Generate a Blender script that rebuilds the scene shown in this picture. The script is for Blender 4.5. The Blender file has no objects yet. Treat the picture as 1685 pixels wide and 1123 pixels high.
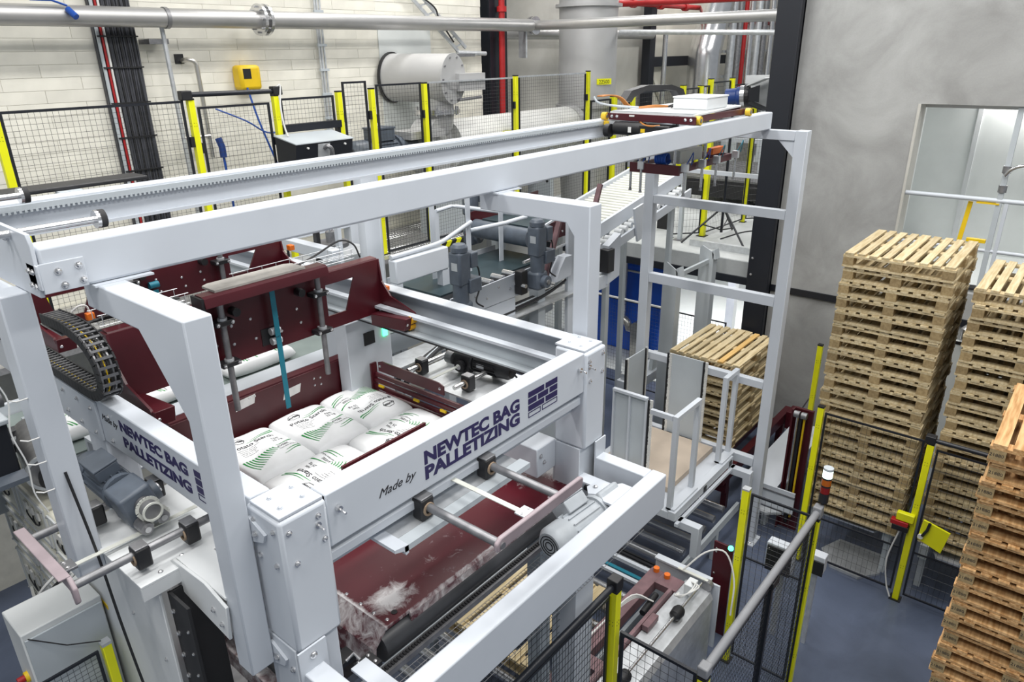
import bpy, bmesh, math, random
from mathutils import Vector, Matrix
random.seed(7)
scene = bpy.context.scene
COL = scene.collection

# ------------------------------------------------------------------ camera
cam_d = bpy.data.cameras.new('camera')
cam = bpy.data.objects.new('camera', cam_d)
COL.objects.link(cam)
scene.camera = cam
cam_d.sensor_width = 36.0
cam_d.lens = 1177.4 / 1685.0 * 36.0
cam_d.clip_start = 0.05
cam_d.clip_end = 200
YAW, PITCH, ROLL = 0.874145810, -0.384296762, -0.0156419523
fw = Vector((math.cos(PITCH)*math.sin(YAW), math.cos(PITCH)*math.cos(YAW), math.sin(PITCH)))
rt = Vector((math.cos(YAW), -math.sin(YAW), 0))
up = rt.cross(fw)
cr, sr = math.cos(ROLL), math.sin(ROLL)
R_ = cr*rt + sr*up
U_ = -sr*rt + cr*up
cam.matrix_world = Matrix(((R_.x, U_.x, -fw.x, 0), (R_.y, U_.y, -fw.y, 0), (R_.z, U_.z, -fw.z, 5.4), (0, 0, 0, 1)))

# ------------------------------------------------------------------ world, lamps, exposure
scene.view_settings.view_transform = 'Standard'
scene.view_settings.look = 'None'
scene.view_settings.gamma = 1.0
scene.view_settings.exposure = 0.16
scene.view_settings.use_curve_mapping = False
world = bpy.data.worlds.new('hall_ambient')
scene.world = world
world.use_nodes = True
bg = world.node_tree.nodes['Background']
bg.inputs[0].default_value = (0.86, 0.93, 1.0, 1)
bg.inputs[1].default_value = 0.30

def area(name, loc, sx, sy, power, color=(1.0, 0.98, 0.95), target=None):
    l = bpy.data.lights.new(name, 'AREA')
    l.shape = 'RECTANGLE'; l.size = sx; l.size_y = sy; l.energy = power; l.color = color
    o = bpy.data.objects.new(name, l); COL.objects.link(o)
    o.location = loc
    if target is not None:
        d = Vector(target) - Vector(loc)
        o.rotation_euler = d.to_track_quat('-Z', 'Y').to_euler()
    return o
# rows of ceiling luminaires over the hall
for lx in (-1.0, 3.2, 7.4):
    for ly in (-2.2, 1.2, 4.6):
        area('ceiling_lamp', (lx, ly, 9.2), 2.6, 0.7, 135)
for lx in (8.0, 13.0, 18.0):
    area('ceiling_lamp', (lx, 7.6, 9.2), 2.6, 0.7, 135)
area('doorway_lamp', (12.4, 0.9, 4.9), 1.2, 1.2, 60)
area('ceiling_lamp', (15.0, 4.0, 8.0), 2.6, 1.0, 170)
area('undercroft_fill', (13.2, 5.4, 2.2), 2.4, 2.4, 110)  # unseen fill light added to brighten the space under the slab

# ------------------------------------------------------------------ materials
MAT = {}
def nodes_of(name):
    m = bpy.data.materials.new(name); m.use_nodes = True
    MAT[name] = m
    nt = m.node_tree
    return m, nt, nt.nodes['Principled BSDF']
def simple(name, col, rough=0.5, metal=0.0, var=0.06, scale=6.0, bump=0.0, emit=None, spec=None, objvar=0.0, alpha=1.0, coat=0.0):
    m, nt, b = nodes_of(name)
    tc = nt.nodes.new('ShaderNodeTexCoord')
    nz = nt.nodes.new('ShaderNodeTexNoise'); nz.inputs['Scale'].default_value = scale; nz.inputs['Detail'].default_value = 5
    nt.links.new(tc.outputs['Object'], nz.inputs['Vector'])
    ramp = nt.nodes.new('ShaderNodeMapRange')
    ramp.inputs[1].default_value = 0.3; ramp.inputs[2].default_value = 0.7
    ramp.inputs[3].default_value = 1 - var; ramp.inputs[4].default_value = 1 + var
    nt.links.new(nz.outputs['Fac'], ramp.inputs[0])
    val = ramp.outputs[0]
    if objvar:
        oi = nt.nodes.new('ShaderNodeObjectInfo')
        r2 = nt.nodes.new('ShaderNodeMapRange'); r2.inputs[3].default_value = 1 - objvar; r2.inputs[4].default_value = 1 + objvar
        nt.links.new(oi.outputs['Random'], r2.inputs[0])
        mm = nt.nodes.new('ShaderNodeMath'); mm.operation = 'MULTIPLY'
        nt.links.new(val, mm.inputs[0]); nt.links.new(r2.outputs[0], mm.inputs[1]); val = mm.outputs[0]
    vm = nt.nodes.new('ShaderNodeVectorMath'); vm.operation = 'SCALE'
    vm.inputs[0].default_value = col[:3]
    nt.links.new(val, vm.inputs['Scale'])
    nt.links.new(vm.outputs[0], b.inputs['Base Color'])
    b.inputs['Roughness'].default_value = rough
    b.inputs['Metallic'].default_value = metal
    if spec is not None: b.inputs['Specular IOR Level'].default_value = spec
    if coat: b.inputs['Coat Weight'].default_value = coat
    if bump:
        bp = nt.nodes.new('ShaderNodeBump'); bp.inputs['Strength'].default_value = bump; bp.inputs['Distance'].default_value = 0.01
        nt.links.new(nz.outputs['Fac'], bp.inputs['Height']); nt.links.new(bp.outputs[0], b.inputs['Normal'])
    if emit:
        b.inputs['Emission Color'].default_value = (*emit[:3], 1); b.inputs['Emission Strength'].default_value = emit[3]
    if alpha < 1: b.inputs['Alpha'].default_value = alpha
    return m
simple('white_paint', (0.560, 0.595, 0.645), 0.38, var=0.03, scale=3)
simple('grey_paint', (0.46, 0.50, 0.53), 0.45, var=0.05, scale=3)
simple('pale_paint', (0.67, 0.69, 0.70), 0.5, var=0.03)
simple('housing_paint', (0.62, 0.64, 0.64), 0.5, var=0.08, scale=2)
simple('roll_dark', (0.06, 0.062, 0.068), 0.35, var=0.3, scale=5)
simple('maroon', (0.066, 0.006, 0.011), 0.36, var=0.15, scale=4)
simple('maroon_worn', (0.17, 0.095, 0.105), 0.5, var=0.25, scale=9)
simple('pusher_mauve', (0.33, 0.27, 0.29), 0.45, var=0.12, scale=9)
simple('black_plastic', (0.012, 0.012, 0.014), 0.45)
simple('black_paint', (0.010, 0.012, 0.018), 0.4)
simple('navy_steel', (0.007, 0.009, 0.015), 0.55)
simple('rubber', (0.018, 0.018, 0.02), 0.7)
simple('yellow', (0.80, 0.80, 0.006), 0.4, var=0.04)
simple('amber', (0.75, 0.38, 0.01), 0.45)
simple('safety_yellow', (0.78, 0.52, 0.01), 0.45)
simple('polyurethane', (0.75, 0.50, 0.03), 0.45)
simple('steel', (0.56, 0.56, 0.56), 0.24, metal=0.9, var=0.1, scale=12)
simple('bright_steel', (0.66, 0.66, 0.67), 0.22, metal=0.9, var=0.06, scale=10)
simple('galvanised', (0.60, 0.62, 0.64), 0.42, metal=0.6, var=0.12, scale=14)
simple('dull_steel', (0.27, 0.27, 0.28), 0.42, metal=0.7, var=0.2, scale=20)
simple('stainless', (0.62, 0.60, 0.56), 0.30, metal=0.85, var=0.08, scale=5)
simple('duct_grey', (0.50, 0.50, 0.50), 0.42, metal=0.25, var=0.06, scale=2)
simple('duct_white', (0.68, 0.68, 0.66), 0.5, var=0.05, scale=2)
simple('rail_grey', (0.24, 0.245, 0.26), 0.4)
simple('pipe_grey', (0.46, 0.455, 0.45), 0.40, metal=0.7, var=0.06, scale=4)
simple('dust_film', (0.30, 0.285, 0.265), 0.6, var=0.2, scale=12)
simple('motor_grey', (0.095, 0.115, 0.145), 0.42, var=0.12, scale=14)
simple('motor_pale', (0.40, 0.43, 0.46), 0.45, var=0.1, scale=14)
simple('chain_plastic', (0.09, 0.092, 0.10), 0.5)
simple('belt_dark', (0.028, 0.050, 0.060), 0.38, var=0.2, scale=3)
simple('belt_green', (0.20, 0.24, 0.23), 0.6, var=0.12, scale=4)
simple('belt_teal', (0.01, 0.17, 0.24), 0.5)
simple('belt_pale', (0.62, 0.63, 0.58), 0.55)
simple('orange', (0.75, 0.16, 0.01), 0.45)
simple('cable_orange', (0.42, 0.16, 0.03), 0.5)
simple('red_paint', (0.38, 0.012, 0.014), 0.4, var=0.12, scale=6)
simple('blue_plastic', (0.015, 0.05, 0.22), 0.4)
simple('tank_blue', (0.02, 0.11, 0.60), 0.3, var=0.12, scale=1.5)
simple('hose_blue', (0.01, 0.07, 0.35), 0.4)
simple('paper_white', (0.77, 0.78, 0.79), 0.6, var=0.03, scale=9, bump=0.25)
simple('print_green', (0.015, 0.24, 0.045), 0.55)
simple('print_black', (0.02, 0.02, 0.025), 0.6)
simple('print_navy', (0.02, 0.014, 0.085), 0.5)
simple('cardboard', (0.50, 0.42, 0.34), 0.75, var=0.08, scale=4)
simple('card_edge', (0.30, 0.22, 0.15), 0.8, var=0.2, scale=30)
simple('kraft', (0.36, 0.23, 0.11), 0.8)
simple('powder', (0.80, 0.79, 0.78), 0.9, var=0.08, scale=20)
simple('brick_white', (0.76, 0.74, 0.66), 0.75, var=0.08, scale=3.5, bump=0.25, objvar=0.05)
simple('mortar', (0.66, 0.64, 0.56), 0.9, var=0.08, scale=9)
simple('render_pale', (0.66, 0.64, 0.56), 0.8, var=0.08, scale=1.5)
simple('panel_white', (0.74, 0.77, 0.76), 0.45, var=0.02)
simple('diamond_plate', (0.46, 0.46, 0.47), 0.4, metal=0.6, var=0.15, scale=30)
simple('cable_black', (0.014, 0.014, 0.016), 0.5)
simple('cable_tray_dark', (0.05, 0.052, 0.062), 0.5, var=0.3, scale=8)
simple('cable_white', (0.7, 0.7, 0.68), 0.5)
simple('clear_cover', (0.74, 0.72, 0.60), 0.25, var=0.06)
simple('lamp_green', (0.1, 0.9, 0.4), 0.3, emit=(0.05, 1.0, 0.35, 6))
simple('lamp_green_white', (0.75, 0.95, 0.85), 0.3, emit=(0.7, 1.0, 0.85, 3))
simple('lamp_red_dark', (0.20, 0.006, 0.006), 0.25)
simple('lamp_amber_dark', (0.42, 0.10, 0.006), 0.25)
simple('panel_wood_dark', (0.10, 0.055, 0.025), 0.7)

def grain(name, c1, c2, rough=0.75, objvar=0.14):
    m, nt, b = nodes_of(name)
    tc = nt.nodes.new('ShaderNodeTexCoord')
    mp = nt.nodes.new('ShaderNodeMapping'); mp.inputs['Scale'].default_value = (1.2, 14, 14)
    nz = nt.nodes.new('ShaderNodeTexNoise'); nz.inputs['Scale'].default_value = 3.0; nz.inputs['Detail'].default_value = 6
    oi = nt.nodes.new('ShaderNodeObjectInfo')
    av = nt.nodes.new('ShaderNodeVectorMath'); av.operation = 'ADD'
    cm = nt.nodes.new('ShaderNodeCombineXYZ')
    ml = nt.nodes.new('ShaderNodeMath'); ml.operation = 'MULTIPLY'; ml.inputs[1].default_value = 37.0
    nt.links.new(oi.outputs['Random'], ml.inputs[0])
    nt.links.new(ml.outputs[0], cm.inputs[0]); nt.links.new(ml.outputs[0], cm.inputs[1])
    nt.links.new(tc.outputs['Object'], mp.inputs[0]); nt.links.new(mp.outputs[0], av.inputs[0]); nt.links.new(cm.outputs[0], av.inputs[1])
    nt.links.new(av.outputs[0], nz.inputs['Vector'])
    rp = nt.nodes.new('ShaderNodeValToRGB')
    rp.color_ramp.elements[0].position = 0.35; rp.color_ramp.elements[0].color = (*c1, 1)
    rp.color_ramp.elements[1].position = 0.65; rp.color_ramp.elements[1].color = (*c2, 1)
    nt.links.new(nz.outputs['Fac'], rp.inputs[0])
    r2 = nt.nodes.new('ShaderNodeMapRange'); r2.inputs[3].default_value = 1 - objvar; r2.inputs[4].default_value = 1 + objvar
    nt.links.new(oi.outputs['Random'], r2.inputs[0])
    vm = nt.nodes.new('ShaderNodeVectorMath'); vm.operation = 'SCALE'
    nt.links.new(rp.outputs[0], vm.inputs[0]); nt.links.new(r2.outputs[0], vm.inputs['Scale'])
    nt.links.new(vm.outputs[0], b.inputs['Base Color'])
    b.inputs['Roughness'].default_value = rough
    return m
grain('wood_light', (0.46, 0.355, 0.19), (0.63, 0.53, 0.34))
grain('wood_golden', (0.55, 0.33, 0.10), (0.66, 0.44, 0.17))
grain('wood_orange', (0.36, 0.185, 0.065), (0.60, 0.38, 0.18), objvar=0.22)
grain('wood_block', (0.27, 0.19, 0.09), (0.38, 0.28, 0.14))

def blotchy(name, c1, c2, scale, rough, detail=8, fine=0.06, streak=None):
    m, nt, b = nodes_of(name)
    tc = nt.nodes.new('ShaderNodeTexCoord')
    mp = nt.nodes.new('ShaderNodeMapping')
    if streak: mp.inputs['Scale'].default_value = streak
    nz = nt.nodes.new('ShaderNodeTexNoise'); nz.inputs['Scale'].default_value = scale; nz.inputs['Detail'].default_value = detail
    nz.inputs['Roughness'].default_value = 0.6; nz.inputs['Distortion'].default_value = 0.6
    nt.links.new(tc.outputs['Object'], mp.inputs[0]); nt.links.new(mp.outputs[0], nz.inputs['Vector'])
    rp = nt.nodes.new('ShaderNodeValToRGB')
    rp.color_ramp.elements[0].position = 0.32; rp.color_ramp.elements[0].color = (*c1, 1)
    rp.color_ramp.elements[1].position = 0.68; rp.color_ramp.elements[1].color = (*c2, 1)
    nt.links.new(nz.outputs['Fac'], rp.inputs[0])
    n2 = nt.nodes.new('ShaderNodeTexNoise'); n2.inputs['Scale'].default_value = 60; n2.inputs['Detail'].default_value = 4
    nt.links.new(tc.outputs['Object'], n2.inputs['Vector'])
    r2 = nt.nodes.new('ShaderNodeMapRange'); r2.inputs[3].default_value = 1 - fine; r2.inputs[4].default_value = 1 + fine
    nt.links.new(n2.outputs['Fac'], r2.inputs[0])
    vm = nt.nodes.new('ShaderNodeVectorMath'); vm.operation = 'SCALE'
    nt.links.new(rp.outputs[0], vm.inputs[0]); nt.links.new(r2.outputs[0], vm.inputs['Scale'])
    nt.links.new(vm.outputs[0], b.inputs['Base Color'])
    b.inputs['Roughness'].default_value = rough
    bp = nt.nodes.new('ShaderNodeBump'); bp.inputs['Strength'].default_value = 0.15; bp.inputs['Distance'].default_value = 0.005
    nt.links.new(n2.outputs['Fac'], bp.inputs['Height']); nt.links.new(bp.outputs[0], b.inputs['Normal'])
    return m
blotchy('concrete_wall', (0.25, 0.25, 0.245), (0.41, 0.415, 0.41), 1.1, 0.8)
blotchy('concrete_back', (0.44, 0.43, 0.39), (0.58, 0.57, 0.53), 0.8, 0.8)
blotchy('slab_concrete', (0.42, 0.44, 0.44), (0.56, 0.58, 0.58), 1.2, 0.7)
blotchy('slab_face', (0.30, 0.32, 0.33), (0.42, 0.44, 0.45), 1.5, 0.7)
blotchy('floor_epoxy', (0.072, 0.090, 0.135), (0.112, 0.138, 0.205), 1.3, 0.33, fine=0.03)
blotchy('maroon_dusty', (0.095, 0.008, 0.016), (0.135, 0.015, 0.026), 2.0, 0.35)
def dusty(name, col, dust, spots):
    # paint with patches of spilled powder; spots: (x, y, radius, sharpness) in object space
    m, nt, b = nodes_of(name)
    tc = nt.nodes.new('ShaderNodeTexCoord')
    nz = nt.nodes.new('ShaderNodeTexNoise'); nz.inputs['Scale'].default_value = 14; nz.inputs['Detail'].default_value = 9; nz.inputs['Roughness'].default_value = 0.72
    nz.inputs['Distortion'].default_value = 0.8
    nt.links.new(tc.outputs['Object'], nz.inputs['Vector'])
    tot = None
    for (sx, sy, r, amt, ex, ey) in spots:
        vs = nt.nodes.new('ShaderNodeVectorMath'); vs.operation = 'SUBTRACT'; vs.inputs[1].default_value = (sx, sy, 0)
        nt.links.new(tc.outputs['Object'], vs.inputs[0])
        vm = nt.nodes.new('ShaderNodeVectorMath'); vm.operation = 'MULTIPLY'; vm.inputs[1].default_value = (1/ex, 1/ey, 0)
        nt.links.new(vs.outputs[0], vm.inputs[0])
        ln = nt.nodes.new('ShaderNodeVectorMath'); ln.operation = 'LENGTH'; nt.links.new(vm.outputs[0], ln.inputs[0])
        mr = nt.nodes.new('ShaderNodeMapRange'); mr.inputs[1].default_value = 0; mr.inputs[2].default_value = r; mr.inputs[3].default_value = amt; mr.inputs[4].default_value = 0
        nt.links.new(ln.outputs['Value'], mr.inputs[0])
        if tot is None: tot = mr.outputs[0]
        else:
            ad = nt.nodes.new('ShaderNodeMath'); ad.operation = 'MAXIMUM'; nt.links.new(tot, ad.inputs[0]); nt.links.new(mr.outputs[0], ad.inputs[1]); tot = ad.outputs[0]
    ad = nt.nodes.new('ShaderNodeMath'); ad.operation = 'ADD'; nt.links.new(tot, ad.inputs[0]); nt.links.new(nz.outputs['Fac'], ad.inputs[1])
    mk = nt.nodes.new('ShaderNodeMapRange'); mk.inputs[1].default_value = 0.66; mk.inputs[2].default_value = 0.95; nt.links.new(ad.outputs[0], mk.inputs[0])
    mx = nt.nodes.new('ShaderNodeMix'); mx.data_type = 'RGBA'; mx.inputs[6].default_value = (*col, 1); mx.inputs[7].default_value = (*dust, 1)
    nt.links.new(mk.outputs[0], mx.inputs[0]); nt.links.new(mx.outputs[2], b.inputs['Base Color'])
    rr = nt.nodes.new('ShaderNodeMapRange'); rr.inputs[3].default_value = 0.34; rr.inputs[4].default_value = 0.9
    nt.links.new(mk.outputs[0], rr.inputs[0]); nt.links.new(rr.outputs[0], b.inputs['Roughness'])
    return m
dusty('plate_dusty', (0.088, 0.006, 0.013), (0.72, 0.70, 0.70), [(-0.60, -0.53, 1.0, 0.60, 0.17, 0.12), (0.70, -0.42, 1.0, 0.62, 0.13, 0.28), (0.0, -0.655, 1.0, 0.62, 1.2, 0.025),
      (-0.735, -0.4, 1.0, 0.60, 0.03, 0.5), (0.55, -0.30, 1.0, 0.25, 0.3, 0.3), (-0.3, -0.5, 1.0, 0.12, 0.5, 0.3)])
dusty('frame_dusty', (0.10, 0.02, 0.03), (0.72, 0.70, 0.70), [(0, 0, 1.0, 0.30, 9, 9)])

# ------------------------------------------------------------------ mesh helpers
ORG = {}
class MB:
    def __init__(s): s.v = []; s.f = []
    def add(s, vs, fs):
        n = len(s.v); s.v += [tuple(v) for v in vs]; s.f += [tuple(i + n for i in f) for f in fs]; return s
    def box(s, x0, x1, y0, y1, z0, z1):
        if x0 > x1: x0, x1 = x1, x0
        if y0 > y1: y0, y1 = y1, y0
        if z0 > z1: z0, z1 = z1, z0
        return s.add([(x0,y0,z0),(x1,y0,z0),(x1,y1,z0),(x0,y1,z0),(x0,y0,z1),(x1,y0,z1),(x1,y1,z1),(x0,y1,z1)],
                     [(0,3,2,1),(4,5,6,7),(0,1,5,4),(1,2,6,5),(2,3,7,6),(3,0,4,7)])
    def obox(s, c, size, M=None):
        hx, hy, hz = size[0]/2, size[1]/2, size[2]/2
        M = M or Matrix.Identity(3); c = Vector(c)
        vs = [c + M @ Vector(p) for p in [(-hx,-hy,-hz),(hx,-hy,-hz),(hx,hy,-hz),(-hx,hy,-hz),(-hx,-hy,hz),(hx,-hy,hz),(hx,hy,hz),(-hx,hy,hz)]]
        return s.add(vs, [(0,3,2,1),(4,5,6,7),(0,1,5,4),(1,2,6,5),(2,3,7,6),(3,0,4,7)])
    def bar(s, p0, p1, w, h, upv=(0,0,1)):
        p0, p1 = Vector(p0), Vector(p1); d = (p1 - p0); L = d.length; d.normalize()
        u = Vector(upv); side = d.cross(u)
        if side.length < 1e-5: side = d.cross(Vector((1,0,0)))
        side.normalize(); u = side.cross(d)
        M = Matrix((d, side, u)).transposed()
        return s.obox((p0 + p1)/2, (L, w, h), M)
    def cyl(s, p0, p1, r, n=12, r2=None, caps=True):
        p0, p1 = Vector(p0), Vector(p1); d = (p1 - p0).normalized(); r2 = r if r2 is None else r2
        a = d.cross(Vector((0,0,1)))
        if a.length < 1e-4: a = d.cross(Vector((1,0,0)))
        a.normalize(); b = d.cross(a)
        vs = []
        for i in range(n):
            t = 2*math.pi*i/n; q = a*math.cos(t) + b*math.sin(t)
            vs.append(p0 + q*r)
        for i in range(n):
            t = 2*math.pi*i/n; q = a*math.cos(t) + b*math.sin(t)
            vs.append(p1 + q*r2)
        fs = [(i, (i+1) % n, n + (i+1) % n, n + i) for i in range(n)]
        if caps: fs += [tuple(range(n-1, -1, -1)), tuple(range(n, 2*n))]
        return s.add(vs, fs)
    def ring(s, p0, p1, ro, ri, n=20):
        p0, p1 = Vector(p0), Vector(p1); d = (p1 - p0).normalized()
        a = d.cross(Vector((0,0,1)))
        if a.length < 1e-4: a = d.cross(Vector((1,0,0)))
        a.normalize(); b = d.cross(a); vs = []
        for p, r in ((p0, ro), (p1, ro), (p1, ri), (p0, ri)):
            for i in range(n):
                t = 2*math.pi*i/n; vs.append(p + (a*math.cos(t) + b*math.sin(t))*r)
        fs = []
        for k in range(4):
            k2 = (k+1) % 4
            fs += [(k*n+i, k*n+(i+1) % n, k2*n+(i+1) % n, k2*n+i) for i in range(n)]
        return s.add(vs, fs)
    def lathe(s, p0, axis, prof, n=16):
        p0 = Vector(p0); d = Vector(axis).normalized()
        a = d.cross(Vector((0,0,1)))
        if a.length < 1e-4: a = d.cross(Vector((1,0,0)))
        a.normalize(); b = d.cross(a); vs = []; fs = []
        for (t, r) in prof:
            for i in range(n):
                q = 2*math.pi*i/n; vs.append(p0 + d*t + (a*math.cos(q) + b*math.sin(q))*max(r, 1e-4))
        m = len(prof)
        for k in range(m-1):
            fs += [(k*n+i, k*n+(i+1) % n, (k+1)*n+(i+1) % n, (k+1)*n+i) for i in range(n)]
        fs += [tuple(range(n-1, -1, -1)), tuple((m-1)*n+i for i in range(n))]
        return s.add(vs, fs)
    def tube(s, pts, r, n=8, caps=True):
        pts = [Vector(p) for p in pts]; m = len(pts); vs = []; fs = []
        prev = None
        for k in range(m):
            d = (pts[min(k+1, m-1)] - pts[max(k-1, 0)]).normalized()
            if prev is None:
                a = d.cross(Vector((0,0,1)))
                if a.length < 1e-3: a = d.cross(Vector((1,0,0)))
            else:
                a = prev - d*prev.dot(d)
            a.normalize(); prev = a; b = d.cross(a)
            for i in range(n):
                t = 2*math.pi*i/n; vs.append(pts[k] + (a*math.cos(t) + b*math.sin(t))*r)
        for k in range(m-1):
            fs += [(k*n+i, k*n+(i+1) % n, (k+1)*n+(i+1) % n, (k+1)*n+i) for i in range(n)]
        if caps: fs += [tuple(range(n-1, -1, -1)), tuple((m-1)*n+i for i in range(n))]
        return s.add(vs, fs)
    def prism(s, poly, axis, a0, a1):
        n = len(poly)
        def P(p, a):
            if axis == 'x': return (a, p[0], p[1])
            if axis == 'y': return (p[0], a, p[1])
            return (p[0], p[1], a)
        vs = [P(p, a0) for p in poly] + [P(p, a1) for p in poly]
        fs = [(i, (i+1) % n, n + (i+1) % n, n + i) for i in range(n)] + [tuple(range(n-1, -1, -1)), tuple(range(n, 2*n))]
        return s.add(vs, fs)
    def sphere(s, c, r, n=10, m=6, sz=1.0):
        c = Vector(c); prof = [(-r*math.cos(math.pi*k/m)*sz, r*math.sin(math.pi*k/m)) for k in range(m+1)]
        return s.lathe(c, (0,0,1), prof, n)
    def mesh(s, name, org=(0,0,0), smooth=False):
        me = bpy.data.meshes.new(name); o = Vector(org)
        me.from_pydata([Vector(v) - o for v in s.v], [], s.f)
        bm = bmesh.new(); bm.from_mesh(me); bmesh.ops.recalc_face_normals(bm, faces=bm.faces); bm.to_mesh(me); bm.free()
        if smooth:
            me.shade_smooth(); me.set_sharp_from_angle(angle=math.radians(38))
        return me
def org_of(p):
    return ORG.get(p.name, Vector((0,0,0))) if p else Vector((0,0,0))
def part(name, mb, mat, parent=None, smooth=False, bevel=0.0, label=None, seg=2):
    o_ = org_of(parent)
    me = mb if isinstance(mb, bpy.types.Mesh) else mb.mesh(name, o_, smooth)
    if not me.materials: me.materials.append(MAT[mat])
    o = bpy.data.objects.new(name, me); COL.objects.link(o)
    if parent: o.parent = parent
    ORG[o.name] = o_
    if bevel:
        md = o.modifiers.new('edge', 'BEVEL'); md.width = bevel; md.segments = seg; md.limit_method = 'ANGLE'
        md.harden_normals = False
        me.shade_smooth(); me.set_sharp_from_angle(angle=math.radians(50))
    if label: o['label'] = label
    return o
def thing(name, label, cat, loc=(0,0,0), group=None, rot=None):
    o = bpy.data.objects.new(name, None); COL.objects.link(o)
    o.empty_display_size = 0.1
    o.location = loc; o['label'] = label; o['category'] = cat
    if rot is not None:
        o.rotation_euler = rot; ORG[o.name] = Vector((0,0,0))
    else:
        ORG[o.name] = Vector(loc)
    if group: o['group'] = group
    return o
def single(name, mb, mat, label, cat, group=None, smooth=False, bevel=0.0):
    # origin at the base centre of the thing
    if isinstance(mb, MB):
        xs = [v[0] for v in mb.v]; ys = [v[1] for v in mb.v]; zs = [v[2] for v in mb.v]
        loc = Vector(((min(xs)+max(xs))/2, (min(ys)+max(ys))/2, min(zs)))
        me = mb.mesh(name, loc, smooth)
    me.materials.append(MAT[mat])
    o = bpy.data.objects.new(name, me); COL.objects.link(o); o.location = loc
    ORG[o.name] = loc
    if bevel:
        md = o.modifiers.new('edge', 'BEVEL'); md.width = bevel; md.segments = 2; md.limit_method = 'ANGLE'
        me.shade_smooth(); me.set_sharp_from_angle(angle=math.radians(50))
    o['label'] = label; o['category'] = cat
    if group: o['group'] = group
    return o
def struct(name, mb, mat, parent=None, smooth=False):
    o = part(name, mb, mat, parent, smooth)
    if parent is None: o['kind'] = 'structure'
    return o
def stuff(o):
    o['kind'] = 'stuff'; return o
BOLT = {}
def bolt(parent, pos, axis='-y', r=0.011, mat='bright_steel', name='bolt'):
    key = (axis, r, mat)
    if key not in BOLT:
        d = {'-y': (0,-1,0), '-x': (-1,0,0), 'z': (0,0,1), 'y': (0,1,0), 'x': (1,0,0)}[axis]
        mb = MB(); mb.cyl((0,0,0), Vector(d)*r*0.35, r*1.25, 10)
        mb.lathe(Vector(d)*r*0.3, d, [(0, r), (r*0.55, r*0.95), (r*0.85, r*0.5)], 6)
        me = mb.mesh('bolt', (0,0,0)); me.materials.append(MAT[mat]); BOLT[key] = me
    o = bpy.data.objects.new(name, BOLT[key]); COL.objects.link(o)
    o.parent = parent; o.location = Vector(pos) - org_of(parent)
    return o
TXT = {}
def text_mesh(txt, size, shear=0.0, bold=0.0, extrude=0.0, spacing=1.0, align='LEFT'):
    key = (txt, size, shear, bold, extrude, spacing, align)
    if key not in TXT: TXT[key] = text_mesh_(*key)
    return TXT[key].copy()
def text_mesh_(txt, size, shear, bold, extrude, spacing, align):
    cu = bpy.data.curves.new('t', 'FONT'); cu.body = txt; cu.size = size; cu.shear = shear; cu.offset = bold
    cu.extrude = extrude; cu.space_character = spacing; cu.align_x = align; cu.resolution_u = 3
    ob = bpy.data.objects.new('t', cu); COL.objects.link(ob)
    dg = bpy.context.evaluated_depsgraph_get()
    me = bpy.data.meshes.new_from_object(ob.evaluated_get(dg))
    bpy.data.objects.remove(ob); bpy.data.curves.remove(cu)
    return me
def text_part(parent, name, txt, size, origin, xdir, ydir, mat, shear=0.0, bold=0.0, spacing=1.0, width=None, extrude=0.0008):
    me = text_mesh(txt, size, shear, bold, extrude, spacing)
    if width:
        xs = [v.co.x for v in me.vertices]; k = width/(max(xs) - min(xs)); x0 = min(xs)
        for v in me.vertices: v.co.x = (v.co.x - x0)*k
    me.materials.clear(); me.materials.append(MAT[mat])
    o = bpy.data.objects.new(name, me); COL.objects.link(o)
    X = Vector(xdir).normalized(); Y = Vector(ydir).normalized(); Zv = X.cross(Y)
    M = Matrix((X, Y, Zv)).transposed().to_4x4(); M.translation = Vector(origin) - org_of(parent)
    o.parent = parent; o.matrix_local = M
    return o
def arc(c, r, a0, a1, n, plane='xz'):
    out = []
    for i in range(n+1):
        t = math.radians(a0 + (a1-a0)*i/n); p = r*math.cos(t); q = r*math.sin(t)
        if plane == 'xz': out.append((c[0]+p, c[1], c[2]+q))
        elif plane == 'yz': out.append((c[0], c[1]+p, c[2]+q))
        else: out.append((c[0]+p, c[1]+q, c[2]))
    return out
def smooth_path(pts, k=5):
    P = [Vector(p) for p in pts]; P = [P[0]*2-P[1]] + P + [P[-1]*2-P[-2]]; out = []
    for i in range(1, len(P)-2):
        for j in range(k):
            t = j/k; a, b, c, d = P[i-1], P[i], P[i+1], P[i+2]
            out.append(0.5*((2*b) + (c-a)*t + (2*a-5*b+4*c-d)*t*t + (3*b-a-3*c+d)*t**3))
    out.append(P[-2]); return out
# ================================================================== SETTING
struct('floor', MB().box(-4, 26, -5, 12, -0.2, 0.0), 'floor_epoxy')
w = MB()
w.box(10.0, 10.28, -5, 3.46, 0, 2.56)
w.box(10.0, 10.28, 1.985, 3.46, 2.56, 8.5)
w.box(10.0, 10.28, -5, 1.985, 4.755, 8.5)
struct('wall_right', w, 'concrete_wall')
struct('trim_1', MB().box(9.975, 9.999, -5, 3.46, 2.135, 2.228), 'black_paint')
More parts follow.
